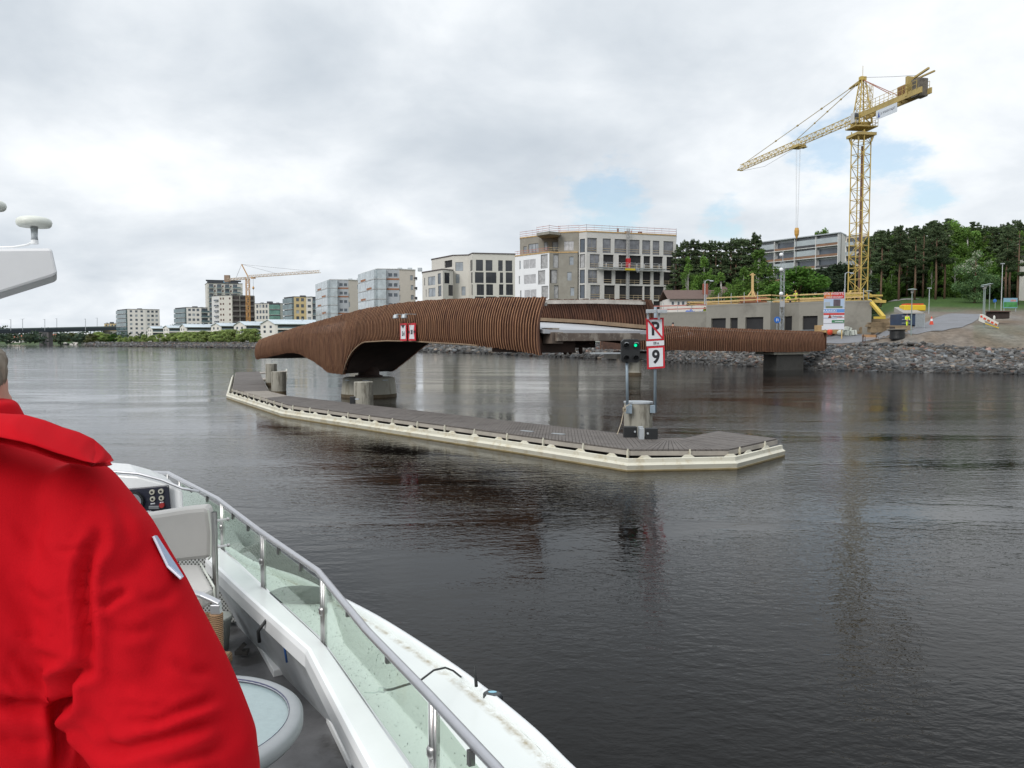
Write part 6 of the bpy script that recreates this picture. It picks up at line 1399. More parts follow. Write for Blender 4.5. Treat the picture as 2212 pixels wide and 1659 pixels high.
for k in range(7): m = MB(); z = gd.z+.1+(zt_-gd.z-.2)*k/6; m.lathe((c.x, D, z), [(rD+.03, -.05), (rD+.05, 0), (rD+.03, .05)], 28, False); m.build('cable_turn', M_black, e)
c2x = bpx(1680, 0).x; m = MB(); m.lathe((c2x, D, zt_), [(rD*1.30, 0), (rD*1.32, .04), (rD*1.3, .10)], 28); m.build('flange', mat('flange_grey', (.19, .18, .155), .8, var=.2), e)
for k in range(6): m = MB(); m.box((bpx(1525+k*17, 0).x, D-.3, zt_+.22), (.10, .12, .26)); m.build('bolt_post', M_bi, e)
def lamp(tx, ty, bx_, by_, kind, lbl, mt=None):
    b = hit(bx_, by_); t = atY(tx, ty, b.y); e = empty('street_lamp', b, lbl, 'street lamp', 'park lamp posts'); mt = mt or mat('lamp_post_green', (.22, .27, .26), .6)
    m = MB(); m.tube([(b.x, b.y, b.z-.2), (b.x, b.y, t.z)], [.075, .055], 8); m.build('pole', mt, e)
    if kind == 'disc':
        m = MB(); m.lathe((b.x, b.y, t.z-.05), [(.50, 0), (.45, .07), (.06, .14)], 16); m.build('shade', mt, e); m = MB(); m.lathe((b.x, b.y, t.z-.45), [(.12, 0), (.17, .4)], 12); m.build('lantern', mat('lantern', (.35, .36, .34), .3), e)
    elif kind == 'hook':
        m = MB(); m.tube([(b.x, b.y, t.z-.3), (b.x+.08, b.y, t.z), (b.x+.35, b.y, t.z+.12), (b.x+.75, b.y, t.z+.02)], .05, 6); m.build('arm', M_galv, e); m = MB(); m.sphere((b.x+.85, b.y, t.z-.03), (.28, .14, .10), 8, 6); m.build('lamp_head', M_galv, e)
    else: m = MB(); m.box((b.x, b.y, t.z+.05), (.55, .3, .14)); m.build('lamp_head', M_galv, e)
    return e
cp = crop(2320, 640, 6.382)
def L5(x, y): return c5(x, y)
lamp(*L5(815, 838), *L5(815, 1262), 'disc', 'park lamp with a flat disc shade right behind the cable drum'); lamp(*L5(420, 853), *L5(420, 1245), 'disc', 'park lamp with a flat disc shade directly above the bench')
lamp(*L5(977, 830), *L5(977, 1062), 'box', 'thin lamp post between the truck and the asphalt path', M_galv); lamp(*L5(488, 772), *L5(488, 945), 'box', 'thin grey lamp post among the pine trunks right of the crane mast', M_galv)
lamp(*cp(1090, 520), *cp(1090, 1215), 'disc', 'nearer of two close lamp posts by the striped barrier'); lamp(*cp(1110, 545), *cp(1075, 990), 'disc', 'farther of two close lamp posts by the striped barrier'); lamp(*cp(1186, 500), *cp(1172, 965), 'disc', 'park lamp just left of the tallest lamp post')
lamp(*cp(1377, 180), *cp(1365, 945), 'box', 'tallest lamp post, at the right edge near the colourful board', mat('pale_post', (.45, .47, .47), .5)); lamp(*c5(210, 690), *c5(208, 985), 'hook', 'hooked street lamp just left of the yellow crane mast', M_galv); 
lamp(*c4b(548, 668), *c4b(548, 915), 'hook', 'hooked street lamp in front of the brown roofed house', M_galv)
gc = ground_at(*cp(240, 1165)); e = empty('traffic_cone', gc, 'red and white cone marker at the left edge of the path', 'cone'); m = MB(); m.lathe((gc.x, gc.y, gc.z), [(.26, 0), (.24, .08), (.17, .5)], 12); m.build('base', M_hio, e); m = MB(); m.lathe((gc.x, gc.y, gc.z+.5), [(.16, 0), (.12, .3)], 12); m.build('white_band', M_white, e); m = MB(); m.lathe((gc.x, gc.y, gc.z+.8), [(.11, 0), (.05, .3)], 12); m.build('tip', M_hio, e)
# tipped striped barrier
D = ground_at(*cp(1100, 1230)).y+1; e = empty('striped_barrier', atY(*cp(1170, 1150), D), 'white and orange striped road barrier lying tilted beside the path', 'barrier')
def brq(pts, mt, nm, d=0, th=.06): m = MB(); m.plate([atY(*cp(x, y), D+d) for x, y in pts], th, (0, 1, 0)); return m.build(nm, mt, e)
brq([(1005, 1095), (1030, 988), (1075, 990), (1330, 1130), (1290, 1210), (1030, 1110)], mat('barrier_white', (.62, .62, .58), .6), 'panel')
for k in range(4): x = 1090+k*60; y = 1040+k*31; brq([(x, y), (x+40, y+20), (x+28, y+48), (x-12, y+28)], M_hio if k % 2 == 0 else mat('barrier_orange', (.45, .12, .03), .6), 'stripe', -.03, .02)
brq([(1030, 1012), (1062, 1012), (1068, 1048), (1034, 1042)], M_hio, 'stripe', -.03, .02)
for k in range(9): x = 1100+k*22; y = 1092+k*10; brq([(x, y), (x+9, y+4), (x+24, y+40), (x+15, y+36)], M_ink, 'stripe', -.03, .02)
m = MB(); m.bar(atY(*cp(1110, 1140), D-.1), atY(*cp(1325, 1215), D-.1), .1); m.build('rail', mat('truck_yellow', (.62, .43, .02)), e); m = MB(); m.sphere(atY(*cp(1255, 1050), D+.5), (.14, .1, .3)); m.build('warning_lamp', mat('barrier_white', (.62, .62, .58)), e)
gp = atY(*cp(1310, 1010), D+8); e = empty('dirt_pit_cover', gp, 'dark brown earth filled container behind the striped barrier', 'container'); m = MB(); m.box(gp, (2.4, 1.4, .9)); m.build('body', mat('container_dark', (.04, .028, .025), .9, var=.3), e, bevel=.1); m = MB(); m.box((gp.x-.2, gp.y-.2, gp.z+.5), (2.6, 1.6, .12)); m.build('rim', M_frameb, e)
gp = ground_at(*cp(1510, 960)); a = atY(*cp(1405, 730), gp.y); b = atY(*cp(1625, 892), gp.y); e = empty('picture_board', gp, 'landscape shaped board with a blue, green and pink park picture', 'board')
c = (a+b)/2; w, h = b.x-a.x, a.z-b.z
m = MB(); m.box(c, (w, .08, h)); m.build('panel', mat('board_sky', (.20, .36, .46), .5), e); m = MB(); m.box((c.x, c.y-.05, c.z-h*.16), (w*.96, .02, h*.52)); m.build('green_area', mat('board_green2', (.05, .22, .06), .5, var=.6, vscale=1.5), e); m = MB(); m.box((c.x+w*.2, c.y-.05, c.z+h*.25), (w*.4, .02, h*.18)); m.build('pink_area', mat('board_pink', (.45, .22, .22), .5, var=.4, vscale=2), e)
for u in (-.42, .42): m = MB(); m.bar((c.x+u*w, c.y+.1, gz(c.x, c.y)-.1), (c.x+u*w, c.y+.1, a.z), .09); m.build('post', M_galv, e)
gp = ground_at(*cp(1268, 900)); a = atY(*cp(1265, 775), gp.y); e = empty('path_sign', gp, 'small round blue path sign between the lamp posts', 'sign'); m = MB(); m.tube([gp, (gp.x, gp.y, a.z)], .04, 6); m.build('post', M_galv, e); m = MB(); m.sphere(a, (.33, .04, .33), 12, 8); m.build('disc', mat('sign_blue', (.02, .12, .42)), e)
# low stone wall in the park and a pale litter
for i, (x, y) in enumerate(((120, 920), (395, 925))): pass
# ------------------------------------------------------------------ houses behind the site
M_brroof = mat('brown_roof', (0.115, 0.075, 0.062), .8, var=.12, vscale=2)
def hut(x0, x1, ye, yr, yb, D, lbl, wins, cr, dep=8, wallm=None):
    a = atY(*cr(x0, ye), D); b = atY(*cr(x1, ye), D); zr = atY(*cr(x0, yr), D+dep/2).z; zb = gz((a.x+b.x)/2, D)-1; e = empty('low_house', ((a.x+b.x)/2, D, zb), lbl, 'house', 'brown roofed houses behind the site')
    f = Facade(a, b, zb, a.z)
    for w_ in wins: window(f, e, f.rect((*cr(w_[0], w_[1]), *cr(w_[2], w_[3]))), M_win, M_white, 1, .12, depth=.1)
    m = MB(); f.wall(m); m.quad((b.x, D, zb), (b.x, D+dep, zb), (b.x, D+dep, a.z), (b.x, D, a.z)); m.quad((a.x, D, zb), (a.x, D+dep, zb), (a.x, D+dep, a.z), (a.x, D, a.z)); m.add([(b.x, D, a.z), (b.x, D+dep, a.z), (b.x, D+dep/2, zr)], [(0, 1, 2)]); m.build('wall', wallm or M_wht, e)
    m = MB(); m.rings([[Vector((x, D-.7, a.z-.12)), Vector((x, D+dep/2, zr+.05)), Vector((x, D+dep+.7, a.z-.12)), Vector((x, D+dep/2, zr-.15))] for x in (a.x-.6, b.x+.6)], True, True); rf = m.build('roof', M_brroof, e); return e, rf, a, b, zr
e, rf, a, b, zr = hut(180, 880, 178, 75, 300, 150, 'long low house with a brown roof and a brick chimney', [(195, 210, 240, 268), (272, 210, 312, 268), (325, 207, 372, 266), (386, 206, 436, 264), (446, 204, 490, 262)], c3)
p = atY(*c3(645, 60), 151); m = MB(); m.box((p.x, 152, p.z), (.9, .8, 2.2)); m.build('chimney', mat('brick_red', (.25, .08, .05), .8), rf)
hut(930, 1130, 210, 30, 300, 158, 'higher brown roofed house behind the leafy trees', [(1068, 150, 1130, 206)], c3)
# ------------------------------------------------------------------ balcony block on the hill
M_bal = mat('balcony_front', (0.34, 0.38, 0.40), .35, var=.15, vscale=.3); M_bbr = mat('balcony_brown', (0.21, 0.12, 0.075), .7, var=.2, vscale=.5)
z0_ = 14.0
zt10 = ztop(c4b(2040, 0)[0], c4b(0, 130)[1], 232)
eb, fbk, finb = building('hill_apartment_block', 'long grey apartment block with glazed balconies and brown bands on the wooded hill', [(c4b(1115, 0)[0], 256), (c4b(2040, 0)[0], 232), (c4b(2095, 0)[0], 238)], z0_, zt10, [M_mtl, M_wht], depth=13, fascia=M_galv)
f = fbk[0]; nf = 5; fh = 3.15
for k in range(7):
    z = zt10-.35-fh*(k+1)
    for j in range(4):
        u0 = f.L*j/4; u1 = f.L*(j+1)/4
        winpane(f, eb, (u0+.4, u1-.4, z+.9, z+2.5), M_win if (k+j) % 3 else M_winl, .12)
        m = MB(); m.plate([f.P(u0+.15, z+.05, 1.2), f.P(u1-.15, z+.05, 1.2), f.P(u1-.15, z+.75, 1.2), f.P(u0+.15, z+.75, 1.2)], .06, Vector((*f.n, 0))); b = m.build('balcony', M_bbr if (k*3+j*2) % 4 else M_frame, eb)
        if k == 0 and j > 1 or (k+j) % 3 == 0:
            m = MB(); m.plate([f.P(u0+.15, z+.8, 1.2), f.P(u1-.15, z+.8, 1.2), f.P(u1-.15, z+2.35, 1.2), f.P(u0+.15, z+2.35, 1.2)], .03, Vector((*f.n, 0))); m.build('glass_panel', M_bal, b)
    m = MB(); m.plate([f.P(0, z-.12, .02), f.P(f.L, z-.12, .02), f.P(f.L, z+.05, .02), f.P(0, z+.05, .02)], 1.25, Vector((*f.n, 0))); m.build('floor_slab', M_slab, eb)
for j in range(5): m = MB(); u = f.L*j/4*.995; m.plate([f.P(u, z0_, .03), f.P(u+.18, z0_, .03), f.P(u+.18, zt10, .03), f.P(u, zt10, .03)], 1.25, Vector((*f.n, 0))); m.build('divider', M_slab, eb)
m = MB(); m.plate([f.P(-.3, zt10-.2, .03), f.P(f.L+.2, zt10-.2, .03), f.P(f.L+.2, zt10+.05, .03), f.P(-.3, zt10+.05, .03)], 1.5, Vector((*f.n, 0))); m.build('canopy', M_galv, eb)
finb()
e2, f2_, fin2 = building('hill_apartment_block', 'second grey balcony block showing behind the crane mast', [(c4b(2098, 0)[0], 262), (c4b(2260, 0)[0], 258)], z0_, ztop(c4b(2150, 0)[0], c4b(0, 165)[1], 260), M_pk, depth=12, fascia=M_galv)
for k in range(6): z = f2_[0].z1-3.1*(k+1); winpane(f2_[0], e2, (.4, 8, z+1, z+2.5), M_win); balconies(f2_[0], e2, .2, f2_[0].L*.7, [z], 1.1, glass=M_bal)
fin2()
e3, f3_, fin3 = building('hill_apartment_block', 'pale grey block peeping out behind the birches left of the brown roofed house', [(c4b(215, 0)[0], 205), (c4b(440, 0)[0], 214), (c4b(520, 0)[0], 226)], 9, ztop(c4b(430, 0)[0], c4b(0, 468)[1], 214), [M_mtl, M_pk], depth=12, fascia=M_slab)
for k in range(4):
    z = f3_[0].z1-3.1*(k+1); winpane(f3_[0], e3, (.5, f3_[0].L-.5, z+1.0, z+2.5), M_win)
    m = MB(); m.plate([f3_[0].P(0, z+.1, .02), f3_[0].P(f3_[0].L, z+.1, .02), f3_[0].P(f3_[0].L, z+.8, .02), f3_[0].P(0, z+.8, .02)], .4, Vector((*f3_[0].n, 0))); m.build('balcony', M_bbr if k % 2 else M_bal, e3)
grid(f3_[1], e3, 2, [f3_[1].z1-3.1*(k+1)+.9 for k in range(4)], 1.4, 1.4, seed=4); fin3()
e4, f4_, fin4 = building('hill_apartment_block', 'pale house at the right edge of the picture behind the trees', [(2196, 168), (2280, 160)], 10, ztop(2200, 556, 168), M_wht, depth=10)
grid(f4_[0], e4, 3, [f4_[0].z1-3*(k+1)+.9 for k in range(4)], 1.4, 1.4, seed=2); fin4()
# ------------------------------------------------------------------ trees
def leafmat(name, col, tr=0.25):
    m = bpy.data.materials.new(name); m.use_nodes = True; nt = m.node_tree; N = nt.nodes; L = nt.links; p = N['Principled BSDF']; p.inputs['Roughness'].default_value = .75; p.inputs['Specular IOR Level'].default_value = .2
    at = N.new('ShaderNodeAttribute'); at.attribute_name = 'Col'; oi = N.new('ShaderNodeObjectInfo'); mr = N.new('ShaderNodeMapRange'); L.new(oi.outputs['Random'], mr.inputs[0]); mr.inputs[3].default_value = .78; mr.inputs[4].default_value = 1.25
    v = N.new('ShaderNodeVectorMath'); v.operation = 'MULTIPLY'; L.new(at.outputs['Color'], v.inputs[0]); v.inputs[1].default_value = col
    w = N.new('ShaderNodeVectorMath'); w.operation = 'SCALE'; L.new(v.outputs[0], w.inputs[0]); L.new(mr.outputs[0], w.inputs['Scale']); L.new(w.outputs[0], p.inputs['Base Color'])
    t = N.new('ShaderNodeBsdfTranslucent'); L.new(w.outputs[0], t.inputs[0]); mx = N.new('ShaderNodeMixShader'); mx.inputs[0].default_value = tr; L.new(p.outputs[0], mx.inputs[1]); L.new(t.outputs[0], mx.inputs[2]); L.new(mx.outputs[0], N['Material Output'].inputs[0])
    MATS[name] = m; return m
M_pine = leafmat('pine_needles', (.080, .115, .054), .2); M_birch = leafmat('birch_leaves', (.11, .20, .04)); M_willow = leafmat('willow_leaves', (.30, .38, .13)); M_darkl = leafmat('dark_leaves', (.032, .052, .024), .1); M_mapl = leafmat('maple_leaves', (.07, .15, .025)); M_bloss = leafmat('blossom_leaves', (.10, .17, .07)); M_dist = leafmat('far_leaves', (.075, .11, .07)); M_olive = leafmat('olive_leaves', (.12, .13, .055))
M_pbark = mat('pine_bark', (.14, .085, .055), .9, var=.3, vscale=2); M_bbark = mat('birch_bark', (.45, .43, .40), .8, var=.45, vscale=3)
def cards(clumps, n, size, seed, flat=1.0, tone=None):
    """leaf clumps: list of (x,y,z,rx,ry,rz); returns mesh data of n small leaf faces"""
    r = np.random.default_rng(seed); C = np.array(clumps); vol = (C[:, 3]*C[:, 4]*C[:, 5])**(2/3); k = r.choice(len(C), n, p=vol/vol.sum())
    d = r.normal(size=(n, 3)); d /= np.linalg.norm(d, axis=1)[:, None]; rad = r.random(n)**.45
    c = C[k, :3]+d*C[k, 3:6]*rad[:, None]
    a = r.normal(size=(n, 3)); a[:, 2] *= flat; a /= np.linalg.norm(a, axis=1)[:, None]; b = np.cross(a, r.normal(size=(n, 3))); b /= np.linalg.norm(b, axis=1)[:, None]
    s = size*r.uniform(.55, 1.3, n)[:, None]; b *= .62
    v = np.stack([c-a*s-b*s*.4, c+b*s*.9-a*s*.1, c+a*s+b*s*.3, c-b*s*.9+a*s*.2], 1).reshape(-1, 3)
    f = np.arange(4*n).reshape(-1, 4)
    tn = np.array([r.uniform(.8, 1.2) for _ in C])[k]*r.uniform(.75, 1.25, n)
    hue = r.uniform(-.1, .1, n); col = np.stack([tn*(1+hue), tn, tn*(1-hue), np.ones(n)], 1).repeat(4, 0)
    if tone is not None: m_ = tone(c, r); col[np.repeat(m_, 4)] = (3.6, 2.3, 4.2, 1)
    return v, f, col
def leafmesh(name, clumps, n, size, seed, mt, **k):
    v, f, col = cards(clumps, n, size, seed, **k); me = bpy.data.meshes.new(name); me.vertices.add(len(v)); me.vertices.foreach_set('co', v.ravel()); me.loops.add(len(f)*4); me.loops.foreach_set('vertex_index', f.ravel().astype(np.int32)); me.polygons.add(len(f)); me.polygons.foreach_set('loop_start', np.arange(0, len(f)*4, 4, dtype=np.int32)); me.update(calc_edges=True)
    ca = me.color_attributes.new('Col', 'FLOAT_COLOR', 'POINT'); ca.data.foreach_set('color', col.ravel()); me.materials.append(mt); return me
PROTO = {}
def proto(key, nm, H, clumps, n, size, mt, bark, limbs, tr, seed=1, **k):
    me = leafmesh(nm+'_crown', clumps, n, size, seed, mt, **k); m = MB()
    m.tube([(0, 0, -.5), (tr*.3, 0, H*.3), (-tr*.3, tr*.2, H*.6), (0, 0, H*.93)], [tr*1.15, tr*.9, tr*.65, tr*.15], 7)
    for p, q, r0 in limbs: m.tube([p, ((Vector(p)+Vector(q))/2+Vector((0, 0, .15))), q], [r0, r0*.7, r0*.3], 5)
    o = m.build('trunk', bark); tm = o.data; bpy.data.objects.remove(o); tm.polygons.foreach_set('use_smooth', [True]*len(tm.polygons)); PROTO[key] = (nm, H, me, tm)
r = random.Random(4)
def pine(seed, H=18, lo=.45, w=2.6):
    r = random.Random(seed); cl = []; lb = []; n = 38
    for k in range(n):
        u = (k+.5)/n; t = lo+(1-lo)*u; a = r.uniform(0, 6.28); rr = w*(1-u**2.2)*(.45+.55*min(1, u*3.5))*r.uniform(.25, .95)+.08; x, y, z = rr*cos(a), rr*sin(a), H*t+r.uniform(-.35, .35); s = r.uniform(.45, .85)*(1.15-.6*u); cl.append((x, y, z, s*1.35, s*1.35, s*.6))
        if k % 2 == 0: lb.append(((0, 0, z-.5), (x, y, z-.1), .055))
    for k in range(4): cl.append((r.uniform(-.5, .5), r.uniform(-.5, .5), H*r.uniform(.95, 1.02), .22, .22, .6))
    return cl, lb
for i, (H, lo, w) in enumerate(((18, .48, 2.6), (19, .36, 3.0), (17, .55, 2.4), (18, .20, 2.8))):
    cl, lb = pine(i+10, H, lo, w); proto('pine%d' % i, 'pine_tree', H, cl, 5600, .17, M_pine, M_pbark, lb, .22, seed=i, flat=.8)
def bushy(seed, H, lo, w, n=26, fz=1.0, shape=1.0):
    r = random.Random(seed); cl = []; lb = []
    for k in range(n):
        t = r.random(); a = r.uniform(0, 6.28); zz = lo+(1-lo)*t; prof = (sin(pi*min(1, (t*.9+.08)))**.7)*(1-.35*t*shape); rr = w*prof*r.uniform(.35, 1.0); x, y, z = rr*cos(a), rr*sin(a), H*zz*.97; s = w*.36*r.uniform(.6, 1.15)*(1-.45*t*shape)
        cl.append((x, y, z, s, s, s*fz)); lb.append(((0, 0, z*.7), (x, y, z), .06))
    cl.append((0, 0, H*.93, w*.2, w*.2, H*.07)); return cl, lb
for i, (H, lo, w) in enumerate(((13, .06, 3.3), (14, .08, 3.0), (12, .04, 3.6))):
    cl, lb = bushy(i+30, H, lo, w, 44, 1.35, 1.3); proto('birch%d' % i, 'birch_tree', H, cl, 8000, .16, M_birch, M_bbark, lb[:16], .14, seed=i+5)
cl, lb = bushy(51, 8, .12, 3.6, 34, .85, .5); proto('maple', 'round_tree', 8, cl, 9000, .17, M_mapl, M_pbark, lb[:14], .2, seed=8); proto('dark', 'dark_tree', 8, cl, 8000, .19, M_darkl, M_pbark, lb[:14], .2, seed=9)
cl, lb = bushy(55, 9, .1, 3.3, 34, 1, .6); proto('blossom', 'blossoming_tree', 9, cl, 9000, .15, M_bloss, M_pbark, lb[:14], .18, seed=11, tone=lambda c, r: (c[:, 2] > 5.0) & (r.random(len(c)) < .40*np.clip((c[:, 2]-5)/2.5, 0, 1)+.04))
for i in range(3): cl, lb = bushy(60+i, 5, .03, 2.4, 26, .95, .3); proto('willow%d' % i, 'willow_tree', 5, cl, 3600, .19, M_willow, M_pbark, lb[:12], .14, seed=20+i)
cl, lb = bushy(70, 6, .05, 3.4, 24, .8, .4); proto('olive', 'leafing_tree', 6, cl, 3500, .3, M_olive, M_pbark, lb[:10], .15, seed=31)
def tree(key, x, Y, H, label, group=None, z=None, wid=1.0, seed=0):
    nm, h, me, tm = PROTO[key]; k = H/h; z = gz(x, Y)-.1 if z is None else z; r = random.Random(int(x*13+Y*7+seed)); a = r.uniform(0, 6.28)
    e = empty(nm, (x, Y, z), label, 'tree', group); e.rotation_euler = (0, 0, a); e.scale = (k*wid, k*wid, k)
    for n_, d in (('trunk', tm), ('crown', me)): o = bpy.data.objects.new(n_, d); COL.objects.link(o); o.parent = e
    return e
def treepx(key, dx, dyt, Y, label, group=None, wid=1.0):
    p = atY(dx, dyt, Y); z = gz(p.x, Y); return tree(key, p.x, Y, max(2, (p.z-z)*(.93 if 'pine' not in key else .98)), label, group, wid=wid)
CNT = {}
TENS = ['', '', 'twenty', 'thirty', 'forty', 'fifty', 'sixty', 'seventy', 'eighty', 'ninety']
def ordn2(i):
    if i < 20: return ORD[i]
    n = i+1; return TENS[n//10]+('th' if n % 10 == 0 else ' '+ORD[n % 10-1]) if n % 10 else TENS[n//10][:-1]+'ieth'
# pines whose trunks stand clear at the right
gR = 'tall pines of the park behind the crane'
front = [(555, 300, 172), (720, 262, 176), (865, 255, 170), (940, 262, 182), (1015, 215, 186), (1058, 235, 172), (1140, 238, 176), (1700, 262, 160), (1735, 250, 166), (1812, 215, 150)]
for i, (x, y, Y) in enumerate(front):
    d = L5(x, y); treepx('pine%d' % [0, 2, 0, 1, 0, 2, 0, 0, 2, 1][i], d[0], d[1], Y, 'tall bare trunked pine, %s from the left of the clear trunks in the park' % ordn(i), gR, 1.15)
sky5 = [(415, 375), (520, 295), (590, 305), (700, 262), (800, 280), (860, 258), (920, 250), (1030, 205), (1100, 240), (1180, 160), (1250, 205), (1380, 215), (1500, 240), (1560, 250), (1650, 250), (1780, 215), (1847, 265), (2100, 240)]
r = random.Random(3); k = 0; allt = []
for row, (Y, dy) in enumerate(((190, 22), (202, 8), (216, 0))):
    x = 400+row*11
    while x < 2080: allt.append((x+r.uniform(-9, 9), dy+r.uniform(-8, 24), Y+r.uniform(-4, 4))); x += 40+r.uniform(-6, 8)
allt.sort()
for i, (x, dy, Y) in enumerate(allt):
    d = L5(x, interp(x, sky5)+dy); key = 'pine%d' % r.choice([1, 3, 3, 0, 1]); isb = (1180 < x < 1560 and r.random() < .6) or r.random() < .12
    key = 'birch%d' % r.randrange(3) if isb else key
    CNT[isb] = CNT.get(isb, -1)+1; treepx(key, d[0], d[1], Y, ('light birch crown' if isb else 'dark pine crown')+', %s from the left, in the dense wood behind the park lawn' % ordn2(CNT[isb]), 'trees massed behind the park '+('birches' if isb else 'pines'), 1.3)
# understory and birches between the trunks
for i, (x, yt, Y, key, w) in enumerate(((450, 560, 186, 'birch0', 1.3), (640, 640, 184, 'birch2', 1.5), (800, 600, 188, 'birch1', 1.6), (960, 560, 190, 'birch0', 1.5), (1225, 480, 184, 'birch2', 1.5), (1560, 520, 176, 'birch1', 1.4), (1640, 600, 174, 'maple', 1.4), (510, 720, 190, 'maple', 1.4), (700, 730, 190, 'maple', 1.4), (880, 700, 190, 'dark', 1.6), (1090, 700, 190, 'maple', 1.5), (1500, 700, 176, 'dark', 1.3), (1750, 700, 172, 'dark', 1.3))):
    d = L5(x, yt); treepx(key, d[0], d[1], Y, 'leafy %s, %s from the left of the lower trees under the park pines' % ('birch' if 'birch' in key else 'bushy tree', ordn(i)), 'lower trees under the park pines', w)
d = L5(1410, 470); treepx('blossom', d[0], d[1], 158, 'broad tree dusted with white blossom at the edge of the park lawn', None, 1.15)
d = L5(1225, 150); treepx('birch0', d[0], d[1], 200, 'tallest light green birch rising above the dark pines', None, 1.2)
treepx('birch1', *L5(1010, 560), 178, 'white stemmed birch between the pine trunks', None, .9)
# cluster behind the site
sky4 = [(215, 300), (340, 212), (430, 205), (520, 235), (620, 228), (660, 235), (750, 218), (820, 250), (880, 198), (950, 185), (1060, 200), (1120, 125), (1165, 190), (1300, 300)]
allt = []
for row, Y in enumerate((196, 205)):
    x = 225+row*24
    while x < 1180: allt.append((x+r.uniform(-8, 8), Y, row)); x += 52+r.uniform(-8, 8)
allt.sort()
for i, (x, Y, row) in enumerate(allt):
    d = c4b(x, interp(x, sky4)+r.uniform(0, 25)*(1-row)); treepx('pine%d' % r.choice([3, 3, 1]), d[0], d[1], Y, 'dark pine, %s from the left in the grove behind the brown roofed house' % ordn(i), 'dark pines behind the site', 1.25)
for x, yt, Y, key, w, lb in ((365, 335, 172, 'birch1', 1.0, 'slender birch just right of the block under construction'), (545, 335, 174, 'birch0', 1.15, 'pointed birch left of the thin white pole'), (740, 510, 140, 'birch0', 1.0, 'small pointed birch in front of the brown roofed house'), (830, 640, 141, 'birch2', .9, 'low leafy birch beside the small pointed one'), (1150, 235, 158, 'birch2', 1.55, 'large spreading birch right of the wooden cross prop'), (985, 455, 160, 'birch0', 1.2, 'lighter birch at the left side of the large spreading one'), (1280, 420, 163, 'birch1', .9, 'leafy birch at the right side of the large spreading one'),
    (1600, 500, 140, 'maple', 1.5, 'round bright green tree in front of the balcony block'), (1830, 520, 146, 'dark', 1.3, 'dark tree between the round green one and the crane'), (2030, 455, 150, 'dark', 1.6, 'tall dark tree just left of the crane mast'), (2120, 560, 148, 'dark', 1.2, 'smaller dark tree touching the crane mast'), (1890, 10, 265, 'birch0', 1.0, 'birch top rising behind the roof of the balcony block, right of the hook'), (1805, 40, 266, 'birch1', .9, 'smaller birch top behind the roof of the balcony block')):
    d = c4b(x, yt); treepx(key, d[0], d[1], Y, lb, None, w)
# willows on the left bank
wx = [(815, 545), (852, 538), (890, 535), (935, 528), (985, 530), (1035, 522), (1080, 520), (1125, 515), (1170, 510), (1200, 508), (1240, 508), (1280, 512), (1320, 503), (1360, 506), (1400, 502), (1440, 498), (1480, 492), (1520, 492), (1580, 490), (1615, 488), (1655, 486)]
for i, (x, y) in enumerate(wx):
    d = c1(x, y); Y = shore(d[0])+interp(d[0], BANKW)+6; treepx('willow%d' % (i % 3), d[0], d[1], Y, 'round yellow green willow, %s from the left in the row on the far bank' % ordn(i), 'row of round willows on the far bank', 1.75)
for i, (x, y, Y, key) in enumerate(((590, 528, 560, 'olive'), (640, 515, 565, 'willow1'), (690, 528, 570, 'willow2'), (735, 530, 565, 'maple'), (775, 540, 560, 'willow0'))):
    d = c1(x, y); p = atY(d[0], d[1], Y+60); tree(key, p.x, Y+60, p.z-2.5, 'bushy tree, %s from the left at the point of land below the road bridge' % ordn(i), 'bushes at the point of land', z=2.6, wid=1.7)
for i, (x, y, key) in enumerate(((60, 520, 'dark'), (420, 440, 'dark'), (500, 450, 'maple'), (560, 445, 'dark'), (860, 470, 'olive'), (1010, 430, 'olive'), (1090, 420, 'olive'), (1180, 415, 'olive'), (1250, 425, 'olive'), (1400, 460, 'maple'), (1560, 430, 'maple'), (1640, 440, 'olive'), (20, 470, 'olive'), (320, 480, 'olive'))):
    d = cb5(x, y); Y = 925+(i % 3)*12; p = atY(d[0], d[1], Y); tree(key, p.x, Y, p.z-2.5, 'hazy tree, %s in the row seen under the far road bridge' % ordn(i), 'trees seen under the road bridge', z=2.5, wid=1.6)
cl = []
for i in range(150): x = -1400+i*7.5+r.uniform(-3, 3); cl.append((x, 1420+r.uniform(-15, 15), 14+r.uniform(-3, 6)+4*sin(i*.13), 9, 8, 12))
for i in range(120): x = -560+i*3.2; cl.append((x, 720+r.uniform(-15, 15), 6+r.uniform(-1, 2), 5, 5, 5))
me = leafmesh('far_wood', cl, 26000, 1.7, 77, M_dist); o = bpy.data.objects.new('far_wood', me); COL.objects.link(o); tag(o, 'hazy wooded ridge on the horizon beyond the road bridge', 'wood', kind='stuff')
